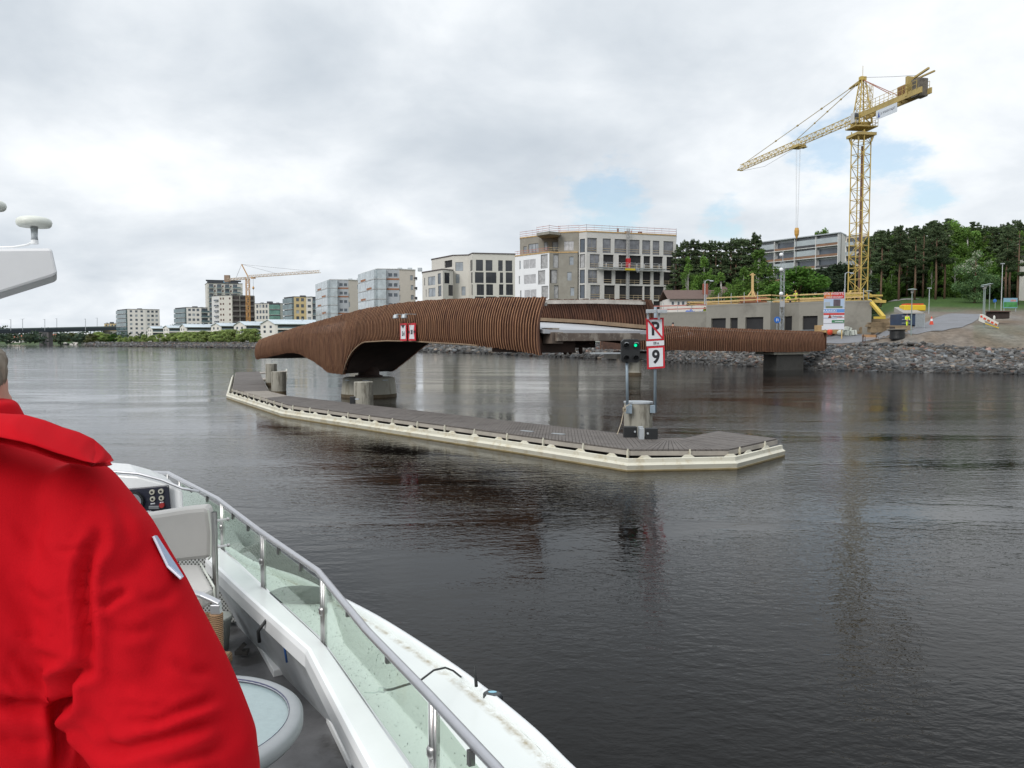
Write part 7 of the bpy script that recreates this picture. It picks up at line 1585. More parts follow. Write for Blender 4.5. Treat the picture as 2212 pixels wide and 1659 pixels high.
# boats moored far away
for i, (x, y, w, lb) in enumerate(((1080, 590, 7, 'small dark hulled boat moored on the far shore'), (1250, 575, 12, 'larger white boat moored on the far shore'), (1350, 575, 10, 'blue and white boat moored on the far shore'), (1460, 575, 11, 'white boat moored at the right end of the far landing'))):
    d = cb5(x, y); Y = 845; p = atY(d[0], d[1], Y); e = empty('moored_boat', (p.x, Y, 0), lb, 'boat', 'boats moored on the far shore')
    m = MB(); m.rings([[Vector((p.x+w/2*a, Y-1.4*b, z)), Vector((p.x+w/2*a, Y+1.4*b, z))] for a, b, z in ((-1, .5, 0), (-1, .8, 1.3), (0, 1, 1.1), (.7, .8, 1.3), (1.1, .05, 1.7))], False); m.prism([(p.x-w/2, Y-1.3), (p.x+w*.3, Y-1.3), (p.x+w*.55, Y), (p.x+w*.3, Y+1.3), (p.x-w/2, Y+1.3)], 0, 1.2); m.build('hull', M_black if i == 0 else M_wht, e)
    m = MB(); m.box((p.x-w*.05, Y, 1.9), (w*.45, 1.9, 1.3)); m.build('cabin', M_wht if i != 2 else mat('boat_blue', (.15, .28, .38), .6), e)
# ------------------------------------------------------------------ the tour boat
V2 = lambda *a: Vector(a)
M_gel = mat('white_gelcoat', (0.80, 0.81, 0.815), 0.28, var=.03, vscale=3, coat=.3)
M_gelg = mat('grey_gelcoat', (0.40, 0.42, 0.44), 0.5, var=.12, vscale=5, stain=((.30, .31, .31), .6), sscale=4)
M_floor = mat('wet_deck_grey', (0.13, 0.13, 0.135), 0.35, var=.25, vscale=6, stain=((.05, .047, .045), .85), sscale=2.2, bump=.2, bscale=120, bdist=.004)
M_plast = mat('cream_vinyl', (0.47, 0.455, 0.43), 0.5, var=.05, vscale=4, bump=.15, bscale=180, bdist=.002)
M_ptrim = mat('cream_trim', (0.60, 0.62, 0.56), 0.45)
M_alu = mat('brushed_alu', (0.55, 0.55, 0.57), 0.36, .85, var=.05, vscale=20)
C0 = Vector((-2.56, 3.73)); NB = Vector((.867, .497))
def mir(p): p = Vector(p); return p-NB*(2*(p-C0).dot(NB))
boat = empty('tour_boat', (-2.5, 3.5, 0), 'white river tour boat in the foreground with glass side screens and steel rails', 'boat')
OUT = [V2(-3.45, 8.02), V2(-3.05, 7.45), V2(-2.42, 6.52), V2(-1.76, 5.51), V2(-1.09, 4.48), V2(-.42, 3.15), V2(.02, 2.3), V2(.42, 1.2), V2(.6, 0), V2(.65, -2.5)]
INN = [V2(-3.5, 7.55), V2(-3.2, 7.2), V2(-2.62, 6.5), V2(-2.29, 6.0), V2(-1.78, 5.25), V2(-1.17, 4.38), V2(-.60, 3.15), V2(-.18, 2.3), V2(.22, 1.2), V2(.4, 0), V2(.45, -2.5)]
FOOT = [V2(-3.6, 7.9), V2(-2.7, 7.0), V2(-2.26, 6.35), V2(-1.58, 5.35), V2(-1.11, 4.68), V2(-.80, 4.18), V2(-.30, 3.1), V2(.05, 2.2), V2(.3, 1.2), V2(.4, -2.5)]
HULL = [V2(-5.15, 9.75), V2(-4.5, 9.35), V2(-3.6, 8.5), V2(-2.95, 7.75), V2(-2.32, 6.95), V2(-1.78, 6.47), V2(-1.48, 6.14), V2(-1.2, 5.82), V2(-.86, 5.40), V2(-.40, 4.75), V2(-.14, 4.34), V2(.12, 3.88), V2(.25, 3.6), V2(.72, 2.6), V2(1.05, 1.5), V2(1.25, 0), V2(1.3, -2.5)]
def dens(pts, step=.12):
    """smooth Catmull-Rom through the points"""
    P_ = [pts[0]]+list(pts)+[pts[-1]]; out = []
    for i in range(1, len(P_)-2):
        a, b, c, d = P_[i-1], P_[i], P_[i+1], P_[i+2]; n = max(1, int((c-b).length/step))
        for k in range(n): t = k/n; out.append(.5*((2*b)+(c-a)*t+(2*a-5*b+4*c-d)*t*t+(3*b-a-3*c+d)*t**3))
    out.append(pts[-1]); return out
def res(pts, n):
    L = [0]
    for a, b in zip(pts, pts[1:]): L.append(L[-1]+(b-a).length)
    out = []
    for i in range(n):
        s = L[-1]*i/(n-1); k = max(j for j in range(len(L)) if L[j] <= s+1e-9); k = min(k, len(pts)-2); out.append(pts[k].lerp(pts[k+1], (s-L[k])/max(1e-9, L[k+1]-L[k])))
    return out
def yres(pts, ys):
    pts = sorted(pts, key=lambda p: -p.y); out = []
    for y in ys:
        for a, b in zip(pts, pts[1:]):
            if a.y >= y >= b.y: t = (a.y-y)/max(1e-9, a.y-b.y); out.append(a.lerp(b, t)); break
        else: out.append(pts[0] if y > pts[0].y else pts[-1])
    return out
hs = dens(HULL)
def nrm(pts):
    out = []
    for i in range(len(pts)): t = (pts[min(i+1, len(pts)-1)]-pts[max(i-1, 0)]).normalized(); out.append(Vector((-t.y, t.x)))
    return out
def hull_side(ms):
    P_ = [mir(p) for p in hs] if ms else hs; nn_ = nrm(P_); nn_ = [n*(-1 if ms else 1) for n in nn_]; m = MB(); rows = []
    for p, n in zip(P_, nn_): rows.append([Vector((*(p+n*o), z)) for o, z in ((-.045, 1.215), (-.035, 1.245), (0, 1.25), (.02, 1.22), (.015, 1.1), (-.03, .9), (-.12, .4), (-.3, -.1), (-.6, -.5))])
    m.rings(rows, False); return m.build('hull_side', M_gel, boat, smooth=True)
# which side is outward? the water lies at larger x
_n = nrm(hs); 
if _n[len(_n)//2].x < 0:
    _nr = nrm; nrm = lambda pts: [-v for v in _nr(pts)]
hull_side(False); hull_side(True)
def side_deck(ms):
    od = res(dens(OUT), 70); hd = res(dens(HULL[3:]), 70); vs = []; fs = []; cs = []; prof_t = [0, .02, .06, .5, .80, .90, .96, 1.0]; prof_z = [1.45, 1.30, 1.24, 1.225, 1.215, 1.213, 1.212, 1.215]
    for i in range(70):
        for t, z in zip(prof_t, prof_z):
            p = od[i].lerp(hd[i]-nrm(hd)[i]*.045, t) if not ms else mir(od[i].lerp(hd[i]-nrm(hd)[i]*.045, t)); vs.append((p.x+2.5, p.y-3.5, z))
            d = 1 if .94 < t < .99 else 0; cs.append((d, d, d, 1))
    k = len(prof_t)
    for i in range(69):
        for j in range(k-1): a = i*k+j; fs.append((a, a+1, a+k+1, a+k))
    me = bpy.data.meshes.new('side_deck'); me.from_pydata(vs, [], fs); ca = me.color_attributes.new('Col', 'FLOAT_COLOR', 'POINT'); ca.data.foreach_set('color', [q for c in cs for q in c]); me.polygons.foreach_set('use_smooth', [True]*len(fs))
    if 'side_deck' not in MATS:
        m = mat('side_deck', (0.74, .755, .74), .35, coat=.2); nt = m.node_tree; N = nt.nodes; L = nt.links; p = N['Principled BSDF']; at = N.new('ShaderNodeAttribute'); at.attribute_name = 'Col'; tc = N.new('ShaderNodeTexCoord'); t = N.new('ShaderNodeTexNoise'); t.inputs['Scale'].default_value = 9; t.inputs['Detail'].default_value = 7; t.inputs['Roughness'].default_value = .75; L.new(tc.outputs['Object'], t.inputs[0])
        t2 = N.new('ShaderNodeTexNoise'); t2.inputs['Scale'].default_value = 1.6; t2.inputs['Detail'].default_value = 4; L.new(tc.outputs['Object'], t2.inputs[0])
        r1 = N.new('ShaderNodeMapRange'); L.new(t.outputs['Fac'], r1.inputs[0]); r1.inputs[1].default_value = .40; r1.inputs[2].default_value = .60
        mu = N.new('ShaderNodeMath'); mu.operation = 'MULTIPLY'; L.new(r1.outputs[0], mu.inputs[0]); L.new(at.outputs['Fac'], mu.inputs[1])
        r2 = N.new('ShaderNodeMapRange'); L.new(t2.outputs['Fac'], r2.inputs[0]); r2.inputs[1].default_value = .45; r2.inputs[2].default_value = .75; r2.inputs[4].default_value = .12
        ad = N.new('ShaderNodeMath'); ad.operation = 'ADD'; ad.use_clamp = True; L.new(mu.outputs[0], ad.inputs[0]); mm = N.new('ShaderNodeMath'); mm.operation = 'MULTIPLY'; L.new(r2.outputs[0], mm.inputs[0]); mm.inputs[1].default_value = .5; L.new(mm.outputs[0], ad.inputs[1])
        mx = N.new('ShaderNodeMix'); mx.data_type = 'RGBA'; L.new(ad.outputs[0], mx.inputs['Factor']); mx.inputs['A'].default_value = (.74, .755, .74, 1); mx.inputs['B'].default_value = (.33, .27, .17, 1); L.new(mx.outputs['Result'], p.inputs['Base Color'])
    me.materials.append(MATS['side_deck']); o = bpy.data.objects.new('side_deck', me); COL.objects.link(o); o.parent = boat; o.location = (0, 0, 0)
side_deck(False); side_deck(True)
# foredeck between the two sides ahead of the cockpit
m = MB(); L_ = hs[:max(i for i, p in enumerate(hs) if p.y > 7.3)+1]; rows = [[Vector((*p, 1.21)), Vector((*((p+mir(p))/2), 1.33)), Vector((*mir(p), 1.21))] for p in L_]; m.rings(rows, False); m.build('foredeck', M_gel, boat, smooth=True)
# coaming: top, rounded inner lip
ys = [8.0, 7.6, 7.2, 6.8, 6.5, 6.2, 6.0, 5.7, 5.4, 5.1, 4.8, 4.6, 4.45, 4.38, 4.3, 4.1, 3.8, 3.4, 3.0, 2.6, 2.2, 1.8, 1.2, 0, -2.5]
for ms in (False, True):
    o_ = yres(OUT, ys); i_ = yres(INN, ys); f_ = yres(FOOT, ys); rows = []
    for a, b, c in zip(o_, i_, f_):
        if ms: a, b, c = mir(a), mir(b), mir(c)
        d = (b-a).normalized(); rows.append([Vector((*(a), 1.30)), Vector((*a, 1.452)), Vector((*(a+d*.012), 1.462)), Vector((*(b-d*.03), 1.466)), Vector((*(b-d*.008), 1.458)), Vector((*(b+d*.004), 1.43)), Vector((*(b+d*.004), 1.352)), Vector((*(b-d*.02), 1.34))])
    m = MB(); m.rings(rows, False); m.build('coaming', M_gel, boat)
    rows = []
    for a, b, c in zip(o_, i_, f_):
        if ms: a, b, c = mir(a), mir(b), mir(c)
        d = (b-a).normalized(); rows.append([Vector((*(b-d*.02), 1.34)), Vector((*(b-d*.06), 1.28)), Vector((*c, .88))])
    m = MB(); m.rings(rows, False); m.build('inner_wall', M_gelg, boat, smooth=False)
fl = yres(FOOT, ys); poly = [p for p in fl]+[mir(p) for p in reversed(fl)]
m = MB(); m.rings([[Vector((*p, .88)), Vector((*mir(p), .88))] for p in fl], False); m.build('cockpit_floor', M_floor, boat)
m = MB()
for a, b in (((520, 390), (650, 548)), ((888, 790), (1062, 1040))):
    a = atZ(*k6_(*a), .885) if False else atZ(*crop(400, 1440, 2.048)(*a), .885); b = atZ(*crop(400, 1440, 2.048)(*b), .885)
    m = MB(); d = Vector((b.x-a.x, b.y-a.y)).normalized(); n = Vector((-d.y, d.x)); m.prism([(a.x, a.y), (b.x, b.y), (b.x-n.x*.07, b.y-n.y*.07), (a.x-n.x*.02, a.y-n.y*.02)], .88, .93); m.build('highlight_strip', M_gel, boat, bevel=.006)  # white strips added to stand in for highlights along the wall foot
k5 = crop(240, 1140, 2.9625); k6 = crop(400, 1440, 2.048); k8 = crop(300, 1160, 8.508)
# rails, posts, glass
RZ = 1.85
RAIL = [V2(-4.45, 8.2), V2(-4.05, 8.17), V2(-3.54, 8.05), V2(-2.53, 6.71), V2(-1.80, 5.56), V2(-1.14, 4.57), V2(-.68, 3.62), V2(-.32, 2.95), V2(-.05, 2.43), V2(.2, 1.9), V2(.5, 1.1), V2(.62, 0)]
def rrail(pts, r=.021, z=RZ): return [Vector((*p, z)) for p in pts]
rd = RAIL; m = MB(); m.tube(rrail(rd), .0195, 12); m.build('hand_rail', M_alu, boat, smooth=True)
rdm = [mir(p) for p in RAIL]; m = MB(); m.tube(rrail(rdm), .023, 12); m.build('hand_rail', M_alu, boat, smooth=True)
m = MB(); m.tube([Vector((*RAIL[0], RZ)), Vector((*mir(RAIL[0]), RZ))], .023, 12); m.build('hand_rail', M_alu, boat, smooth=True)
def gmat():
    m = bpy.data.materials.new('green_screen_glass'); m.use_nodes = True; nt = m.node_tree; N = nt.nodes; L = nt.links; N.clear(); o = N.new('ShaderNodeOutputMaterial')
    tr = N.new('ShaderNodeBsdfTransparent'); tr.inputs[0].default_value = (.87, .93, .87, 1); gl = N.new('ShaderNodeBsdfGlossy'); gl.inputs['Roughness'].default_value = .03; gl.inputs[0].default_value = (.9, .95, .92, 1)
    lw = N.new('ShaderNodeLayerWeight'); pw = N.new('ShaderNodeMath'); pw.operation = 'POWER'; L.new(lw.outputs['Facing'], pw.inputs[0]); pw.inputs[1].default_value = 5; fr = N.new('ShaderNodeMath'); fr.operation = 'MULTIPLY_ADD'; L.new(pw.outputs[0], fr.inputs[0]); fr.inputs[1].default_value = .8; fr.inputs[2].default_value = .03; mx = N.new('ShaderNodeMixShader'); L.new(fr.outputs[0], mx.inputs[0]); L.new(tr.outputs[0], mx.inputs[1]); L.new(gl.outputs[0], mx.inputs[2])
    # thin milky film of dried water on the pane
    df = N.new('ShaderNodeBsdfDiffuse'); df.inputs[0].default_value = (.55, .62, .55, 1); m2 = N.new('ShaderNodeMixShader'); m2.inputs[0].default_value = .07; L.new(mx.outputs[0], m2.inputs[1]); L.new(df.outputs[0], m2.inputs[2]); L.new(m2.outputs[0], o.inputs[0]); return m
M_gscr = gmat(); M_drop = mat('water_drop', (.035, .04, .038), .05, spec=1.0)
posts = [V2(-3.52, 8.0), V2(-3.28, 7.72), V2(-2.44, 6.56), V2(-1.77, 5.52), V2(-1.095, 4.49), V2(-.30, 2.92), V2(.22, 1.8), V2(.55, .6)]
rndp = random.Random(5)
for i, p in enumerate(posts):
    m = MB(); m.tube([Vector((*p, 1.44)), Vector((*p, RZ))], .017, 10); po = m.build('rail_post', M_steel, boat, smooth=True)
    if 2 <= i <= 6:
        d = (posts[min(i+1, 7)]-posts[max(i-1, 0)]).normalized(); q = p+d*.035; m = MB(); m.tube([Vector((*q, 1.44)), Vector((*q, RZ))], .013, 8); m.build('rail_post', M_steel, boat, smooth=True)
        m = MB(); m.lathe((*p, 1.62), [(.021, 0), (.026, .01), (.026, .035), (.021, .045)], 10); m.build('clamp', M_steel, po, smooth=True)
def drops(a, b, z0, z1, n, seed):
    r = random.Random(seed); m = MB(); d = (b-a).normalized(); nn_ = Vector((d.y, -d.x))
    if nn_.y > 0: nn_ = -nn_
    for _ in range(n):
        p = a.lerp(b, r.random()); z = z0+(z1-z0)*r.random(); s = r.choice([.0011, .0014, .0019, .0026]); h = s*r.uniform(1.2, 3.0); c = Vector((*(p+nn_*.006), z)); dd = Vector((*d, 0)); u = Vector((0, 0, 1)); k = Vector((*nn_, 0))
        m.add([c-dd*s, c-u*h, c+dd*s, c+u*h, c+k*s*.7], [(0, 1, 4), (1, 2, 4), (2, 3, 4), (3, 0, 4)])
    return m
for i in range(1, 7):
    a, b = posts[i].lerp(posts[i+1], .03), posts[i].lerp(posts[i+1], .97)
    m = MB(); n_ = Vector(((b-a).y, -(b-a).x)).normalized(); m.plate([Vector((*a, 1.475)), Vector((*b, 1.475)), Vector((*b, 1.81)), Vector((*a, 1.81))], .004, Vector((*n_, 0))); g = m.build('glass_panel', M_gscr, boat)
    drops(a, b, 1.48, 1.80, int(150*(b-a).length), i).build('raindrops', M_drop, g, kind='stuff', fix=False)
    for t in ((.3, .7) if (b-a).length > 1 else (.5,)): q = a.lerp(b, t); m = MB(); m.box((*q, 1.808), (.022, .022, .05), rz=atan2((b-a).y, (b-a).x)); m.build('glass_clip', mat('clip_dark', (.10, .10, .10), .5), g)
for i in range(1, 7):
    a, b = mir(posts[i]), mir(posts[i+1]); m = MB(); n_ = Vector(((b-a).y, -(b-a).x)).normalized(); m.plate([Vector((*a, 1.475)), Vector((*b, 1.475)), Vector((*b, 1.81)), Vector((*a, 1.81))], .004, Vector((*n_, 0))); m.build('glass_panel', M_gscr, boat)
    m = MB(); m.tube([Vector((*a, 1.44)), Vector((*a, RZ))], .017, 8); m.build('rail_post', M_steel, boat)
# grey vent dome on the side deck, seen through the glass
p = atZ(*k5(1540, 1105), 1.24); m = MB(); m.rings([[Vector((p.x+.24*q*cos(t)*.9-.12*q*sin(t), p.y+.10*q*sin(t)+.05*q*cos(t), 1.235+h)) for t in [2*pi*k/20 for k in range(20)]] for q, h in ((1, 0), (.95, .05), (.7, .075), (.3, .09), (.02, .09))], True, True); m.build('vent_dome', mat('vent_grey', (.10, .11, .11), .5, var=.3, vscale=8), boat, smooth=True)
# helm console, panel, windscreen edge
def fromD(pts, D, cr=None): return [atY(*(cr(*p) if cr else p), D) for p in pts]
Dc = 6.45
q = fromD([(90, 1060), (150, 1034), (236, 1021), (300, 1026), (352, 1040), (395, 1058), (398, 1112), (405, 1215), (90, 1215)], Dc); m = MB(); m.plate(list(reversed(q)), 1.1, Vector((-.5, .87, -.05))); cns = m.build('helm_console', M_gel, boat, bevel=.03)
m = MB(); m.tube([v+Vector((0, -.01, .012)) for v in q[1:6]]+[atY(431, 1062, Dc)], .012, 8); m.build('console_edge', M_alu, boat, smooth=True)
Dp = Dc-.03
pq = fromD([(100, 660), (1095, 570), (1145, 1125), (440, 1195), (150, 1200)], Dp, k8); pq = [pq[0], pq[1], pq[2], pq[3], atY(*k8(90, 1225), Dp)]
pl_ = empty('x', (0, 0, 0)); bpy.data.objects.remove(pl_)
m = MB(); m.plate([pq[4], pq[2], pq[1], pq[0]], .02, (0, -1, 0)); ip = m.build('instrument_panel', mat('panel_navy', (.014, .015, .028), .35), boat, bevel=.008)
rt = (pq[1]-pq[0]).normalized(); upv = (pq[1]-pq[2]).normalized()
def disc(c, r, d, th, mt, nm, par, seg=24): m = MB(); m.rings([[c+rt*r*cos(t)+upv*r*sin(t)+Vector((0, -d-th*k, 0)) for t in [2*pi*q/seg for q in range(seg)]] for k in (0, 1)], True, True); return m.build(nm, mt, par)
gc_ = atY(*k8(385, 910), Dp); disc(gc_, .078, .02, .03, M_black, 'gauge_rim', ip); disc(gc_, .064, .051, .004, mat('gauge_face', (.22, .23, .25), .2), 'gauge_face', ip)
m = MB(); m.bar(gc_+Vector((0, -.058, 0))-upv*.01, gc_+Vector((0, -.058, 0))+upv*.04+rt*.008, .004, .002); m.build('needle', M_signwhite, ip)
M_knob = mat('knob_cream', (.52, .50, .42), .3, .3)
for x, y in ((755, 715), (945, 697), (768, 862), (957, 843)): c = atY(*k8(x, y), Dp); disc(c, .021, .02, .014, M_knob, 'knob', ip, 16); disc(c, .010, .034, .003, M_black, 'keyhole', ip, 12)
c = atY(*k8(970, 995), Dp); disc(c, .021, .02, .02, mat('knob_red', (.28, .02, .02), .4), 'stop_button', ip, 16); c = atY(*k8(810, 1040), Dp); m = MB(); m.box(c+Vector((0, -.035, 0)), (.085, .02, .026)); m.build('key_fob', mat('fob_grey', (.14, .15, .16), .5), ip, bevel=.004)
for tx, x, y, h in (('IVECO', 570, 1160, .034), ('aifo', 715, 1142, .026), ('STOP', 960, 940, .012), ('START', 770, 965, .012)): m = MB(); put_text(m, tx, h, atY(*k8(x, y), Dp)+Vector((0, -.025, 0)), rt, upv, .001, 1.05, .001); m.build('lettering', M_signwhite, ip)
for x, y in ((1085, 595), (1118, 1100)): disc(atY(*k8(x, y), Dp), .006, .021, .003, M_steel, 'screw', ip, 8)
# perforated bulkhead behind the seat
def perf():
    m = mat('perforated_sheet', (.40, .41, .40), .5); nt = m.node_tree; N = nt.nodes; L = nt.links; p = N['Principled BSDF']; tc = N.new('ShaderNodeTexCoord'); sp = N.new('ShaderNodeSeparateXYZ'); L.new(tc.outputs['Object'], sp.inputs[0])
    def ma(op, a, b=None):
        x = N.new('ShaderNodeMath'); x.operation = op
        for i, v in enumerate((a, b)):
            if v is None: continue
            if isinstance(v, (int, float)): x.inputs[i].default_value = v
            else: L.new(v, x.inputs[i])
        return x.outputs[0]
    pt_ = .030
    def grid_(ox):
        a = ma('SUBTRACT', ma('FRACT', ma('ADD', ma('DIVIDE', sp.outputs[0], pt_), ox)), .5); b = ma('SUBTRACT', ma('FRACT', ma('ADD', ma('DIVIDE', sp.outputs[2], pt_*1.2), ox)), .5); return ma('SQRT', ma('ADD', ma('MULTIPLY', a, a), ma('MULTIPLY', b, b)))
    d = ma('MINIMUM', grid_(0), grid_(.5)); h = ma('LESS_THAN', d, .24); mx = N.new('ShaderNodeMix'); mx.data_type = 'RGBA'; L.new(h, mx.inputs['Factor']); mx.inputs['A'].default_value = (.42, .43, .42, 1); mx.inputs['B'].default_value = (.06, .06, .055, 1); L.new(mx.outputs['Result'], p.inputs['Base Color']); return m
M_perf = perf()
q = fromD([(200, 1180), (462, 1195), (486, 1225), (497, 1295), (511, 1345), (200, 1350)], 6.28); q = [Vector((v.x, v.y, max(v.z, .885))) for v in q]; m = MB(); m.plate(list(reversed(q)), .04, (0, 1, 0)); m.build('perforated_bulkhead', M_perf, boat, bevel=.01)
# cleats and cables in the cockpit
for nm, a, b, mt in (('black_hose', (1285, 1275), (1235, 1440), M_black), ('blue_cord', (1412, 1410), (1440, 1590), mat('cord_blue', (.02, .08, .25), .6))):
    A__ = atY(*k5(*a), 4.95 if nm[0] == 'b' and nm[1] == 'l' and 'hose' in nm else 4.72); B__ = atY(*k5(*b), A__.y); m = MB(); mid = (A__+B__)/2+Vector((-.03, 0, 0)) if 'hose' in nm else (A__+B__)/2; m.tube([A__, mid, B__], .012 if 'hose' in nm else .007, 6); m.build(nm, mt, boat, smooth=True)
for x, y in ((1105, 1525), (1455, 1582)): p = atZ(*k5(x, y), .90); m = MB(); m.box(p+Vector((0, 0, .015)), (.09, .06, .03)); m.bar(p+Vector((-.03, 0, .02)), p+Vector((.02, 0, .075)), .03); m.build('deck_fitting', mat('fitting_dark', (.09, .085, .08), .5, .5), boat)
# roof arch at the top left
Da = 4.0; ka = crop(0, 480, 2.183)
pa_ = fromD([(-700, 330), (285, 321), (318, 468), (290, 482), (0, 573), (-700, 800)], Da, ka); m = MB(); m.plate(list(reversed(pa_)), .45, (-.5, .87, 0)); m.build('roof_arch', mat('arch_white', (.56, .57, .585), .45, var=.04), boat, bevel=.015)
m = MB(); x = pa_[0].x; m.prism([(x-.15, Da), (x+.25, Da), (x+.2, Da+.45), (x-.15, Da+.45)], 1.2, pa_[0].z-.02); m.build('arch_leg', MATS['arch_white'], boat, bevel=.015)
def mushroom(px, D, lbl):
    z0 = atY(px[0], 535, Da).z; c = atY(*px, D); s = D/F*.86; e = empty('satellite_antenna', (c.x, D, z0), lbl, 'antenna', 'white mushroom antennas on the roof arch')
    m = MB(); m.lathe((c.x, D, c.z), [(.0, -10*s), (34*s, -12*s), (38*s, -8*s), (40*s, -1*s), (38*s, 6*s), (31*s, 11*s), (18*s, 14*s), (.0, 15*s)], 28, False); m.build('dome', mat('antenna_white', (.66, .68, .62), .4), e, smooth=True)
    m = MB(); m.lathe((c.x, D, c.z), [(8*s, -44*s), (7*s, -36*s), (8.5*s, -12*s)], 12); m.build('stem', M_galv, e, smooth=True); m = MB(); m.lathe((c.x, D, c.z), [(9*s, -54*s), (8*s, -44*s)], 12); m.build('foot', M_gel, e)
mushroom((73.5, 480), 4.15, 'white mushroom shaped antenna on a short stem at the tip of the roof arch'); mushroom((-26, 443), 4.6, 'second white mushroom antenna, cut by the left edge of the picture')
m = MB(); m.tube([atY(*ka(190, 285), 4.15), atY(*ka(150, 305), 4.15), atY(*ka(70, 318), 4.15), atY(*ka(-60, 320), 4.15)], .006, 6); m.build('antenna_cable', M_gel, boat)
# raised stern platform under the photographer and the man in red
m = MB(); m.prism([(.35, 1.75), (.3, -2.5), (-4.0, -2.5), tuple(mir(Vector((.2, 1.2)))), (-2.0, 1.75)], .88, 1.56); m.build('stern_platform', M_gel, boat, bevel=.02)
# ------------------------------------------------------------------ furniture on deck
e = empty('helm_seat', (-2.2, 5.1, .88), 'cream vinyl helm seat with a tall backrest facing the stern', 'seat')
q = fromD([(200, 1138), (250, 1128), (312, 1114), (400, 1100), (441, 1096), (449, 1101), (456, 1150), (455, 1200), (449, 1208), (330, 1221), (200, 1232)], 5.3); m = MB(); m.plate(list(reversed(q)), .11, (0, 1, .1)); m.build('backrest', M_plast, e, bevel=.03, smooth=False)
m = MB(); m.tube([v+Vector((.004, -.004, 0)) for v in q[5:9]], .007, 6); m.build('piping', M_ptrim, e)
sA = [atY(*k5(x, y), D) for x, y, D in ((330, 875, 5.25), (790, 850, 5.25), (878, 1030, 4.82), (878, 1090, 4.78), (500, 1100, 4.78))]
m = MB(); zt = sA[1].z; pts = [(sA[1].x-.62, 5.28), (sA[1].x, 5.25), (sA[2].x+.01, 4.82), (sA[2].x-.02, 4.72), (sA[2].x-.62, 4.70)]; zz = [zt, zt, sA[2].z, sA[2].z-.01, sA[2].z-.01]; m.prism(pts, [v-.10 for v in zz], zz); m.build('cushion', M_plast, e, bevel=.025)
m = MB(); m.tube([Vector((pts[1][0]+.002, pts[1][1], zz[1]+.003)), Vector((pts[2][0]+.004, pts[2][1], zz[2]+.003)), Vector((pts[2][0]+.004, pts[2][1], zz[2]-.09))], .007, 6); m.build('piping', M_ptrim, e)
m = MB(); m.lathe((sA[2].x-.32, 5.0, .88), [(.2, 0), (.18, .05), (.05, .08), (.05, zt-.98)], 16); m.build('pedestal', M_steel, e, smooth=True)
a = atY(462.5, 1106, 5.2); b = atY(464, 1295, 5.2); m = MB(); m.tube([Vector((a.x, 5.2, a.z)), Vector((a.x, 5.2, b.z))], [.0185, .0185], 16, cap=False); m.build('side_tube', M_steel, e, smooth=True)
m = MB(); m.tube([Vector((a.x, 5.2, a.z-.001)), Vector((a.x, 5.2, a.z-.03))], .0165, 12); m.build('tube_hole', M_dark, e)
for y in (1125, 1182): c = atY(470, y, 5.25); m = MB(); m.tube([Vector((a.x, 5.25, c.z)), Vector((a.x+.05, 5.3, c.z))], .008, 8); m.sphere((a.x+.055, 5.3, c.z), .013, 8, 6); m.build('bolt', M_steel, e)
# wicker chair
e = empty('wicker_chair', (-1.9, 4.4, .88), 'wicker armchair with bright aluminium frame just behind the red jacket', 'chair')
M_wick = mat('wicker_brown', (.26, .15, .07), .6); 
nt = M_wick.node_tree; N = nt.nodes; wv = N.new('ShaderNodeTexWave'); wv.bands_direction = 'Z'; wv.inputs['Scale'].default_value = 28; tc = N.new('ShaderNodeTexCoord'); nt.links.new(tc.outputs['Object'], wv.inputs[0]); cr_p = N.new('ShaderNodeValToRGB'); cr_p.color_ramp.elements[0].color = (.09, .05, .022, 1); cr_p.color_ramp.elements[1].color = (.34, .20, .10, 1); nt.links.new(wv.outputs['Fac'], cr_p.inputs[0]); nt.links.new(cr_p.outputs[0], N['Principled BSDF'].inputs['Base Color']); bp_ = N.new('ShaderNodeBump'); bp_.inputs['Distance'].default_value = .004; nt.links.new(wv.outputs['Fac'], bp_.inputs['Height']); nt.links.new(bp_.outputs[0], N['Principled BSDF'].inputs['Normal'])
Dw = 4.45; TR = [atY(*k5(x, y), Dw+dd) for x, y, dd in ((560, 1070, .12), (640, 1058, .1), (720, 1066, .07), (800, 1088, .04), (870, 1118, .02), (938, 1152, 0))]
m = MB(); rows = []
for i, p in enumerate(TR): rows.append([p+Vector((0, -.02, -.012)), p+Vector((0, -.02, .010)), p+Vector((0, .025, .014)), p+Vector((0, .025, -.012))])
m.rings(rows, True, True); m.build('top_rail', M_alu, e, bevel=.006)
p = TR[-1]; b0 = atY(*k5(948, 1225), Dw); m = MB(); m.bar(Vector((p.x-.022, Dw, p.z)), Vector((p.x-.022, Dw, b0.z)), .055, .04); m.build('corner_post', M_alu, e, bevel=.005)
m = MB(); m.lathe((p.x-.022, Dw, .88), [(.030, 0), (.033, .1), (.038, b0.z-.88)], 14); m.build('wicker_post', M_wick, e, smooth=True)
m = MB(); m.tube([Vector((p.x-.04, Dw, b0.z-.06)), Vector((p.x-.25, Dw+.03, b0.z-.05)), Vector((p.x-.5, Dw+.05, b0.z-.06))], .035, 10); m.build('wicker_band', M_wick, e, smooth=True)
x0 = p.x-.5; m = MB(); m.box((x0+.24, Dw-.02, 1.30), (.5, .5, .07)); m.build('seat', M_wick, e, bevel=.02)
m = MB(); m.box((x0+.22, Dw+.04, 1.48), (.42, .025, .30)); m.build('back_panel', M_wick, e)
for dx_, dy_ in ((0, 0), (0, -.45), (.48, -.45)): m = MB(); m.lathe((x0+dx_, Dw+dy_, .88), [(.016, 0), (.018, .42)], 8); m.build('leg', M_alu, e)
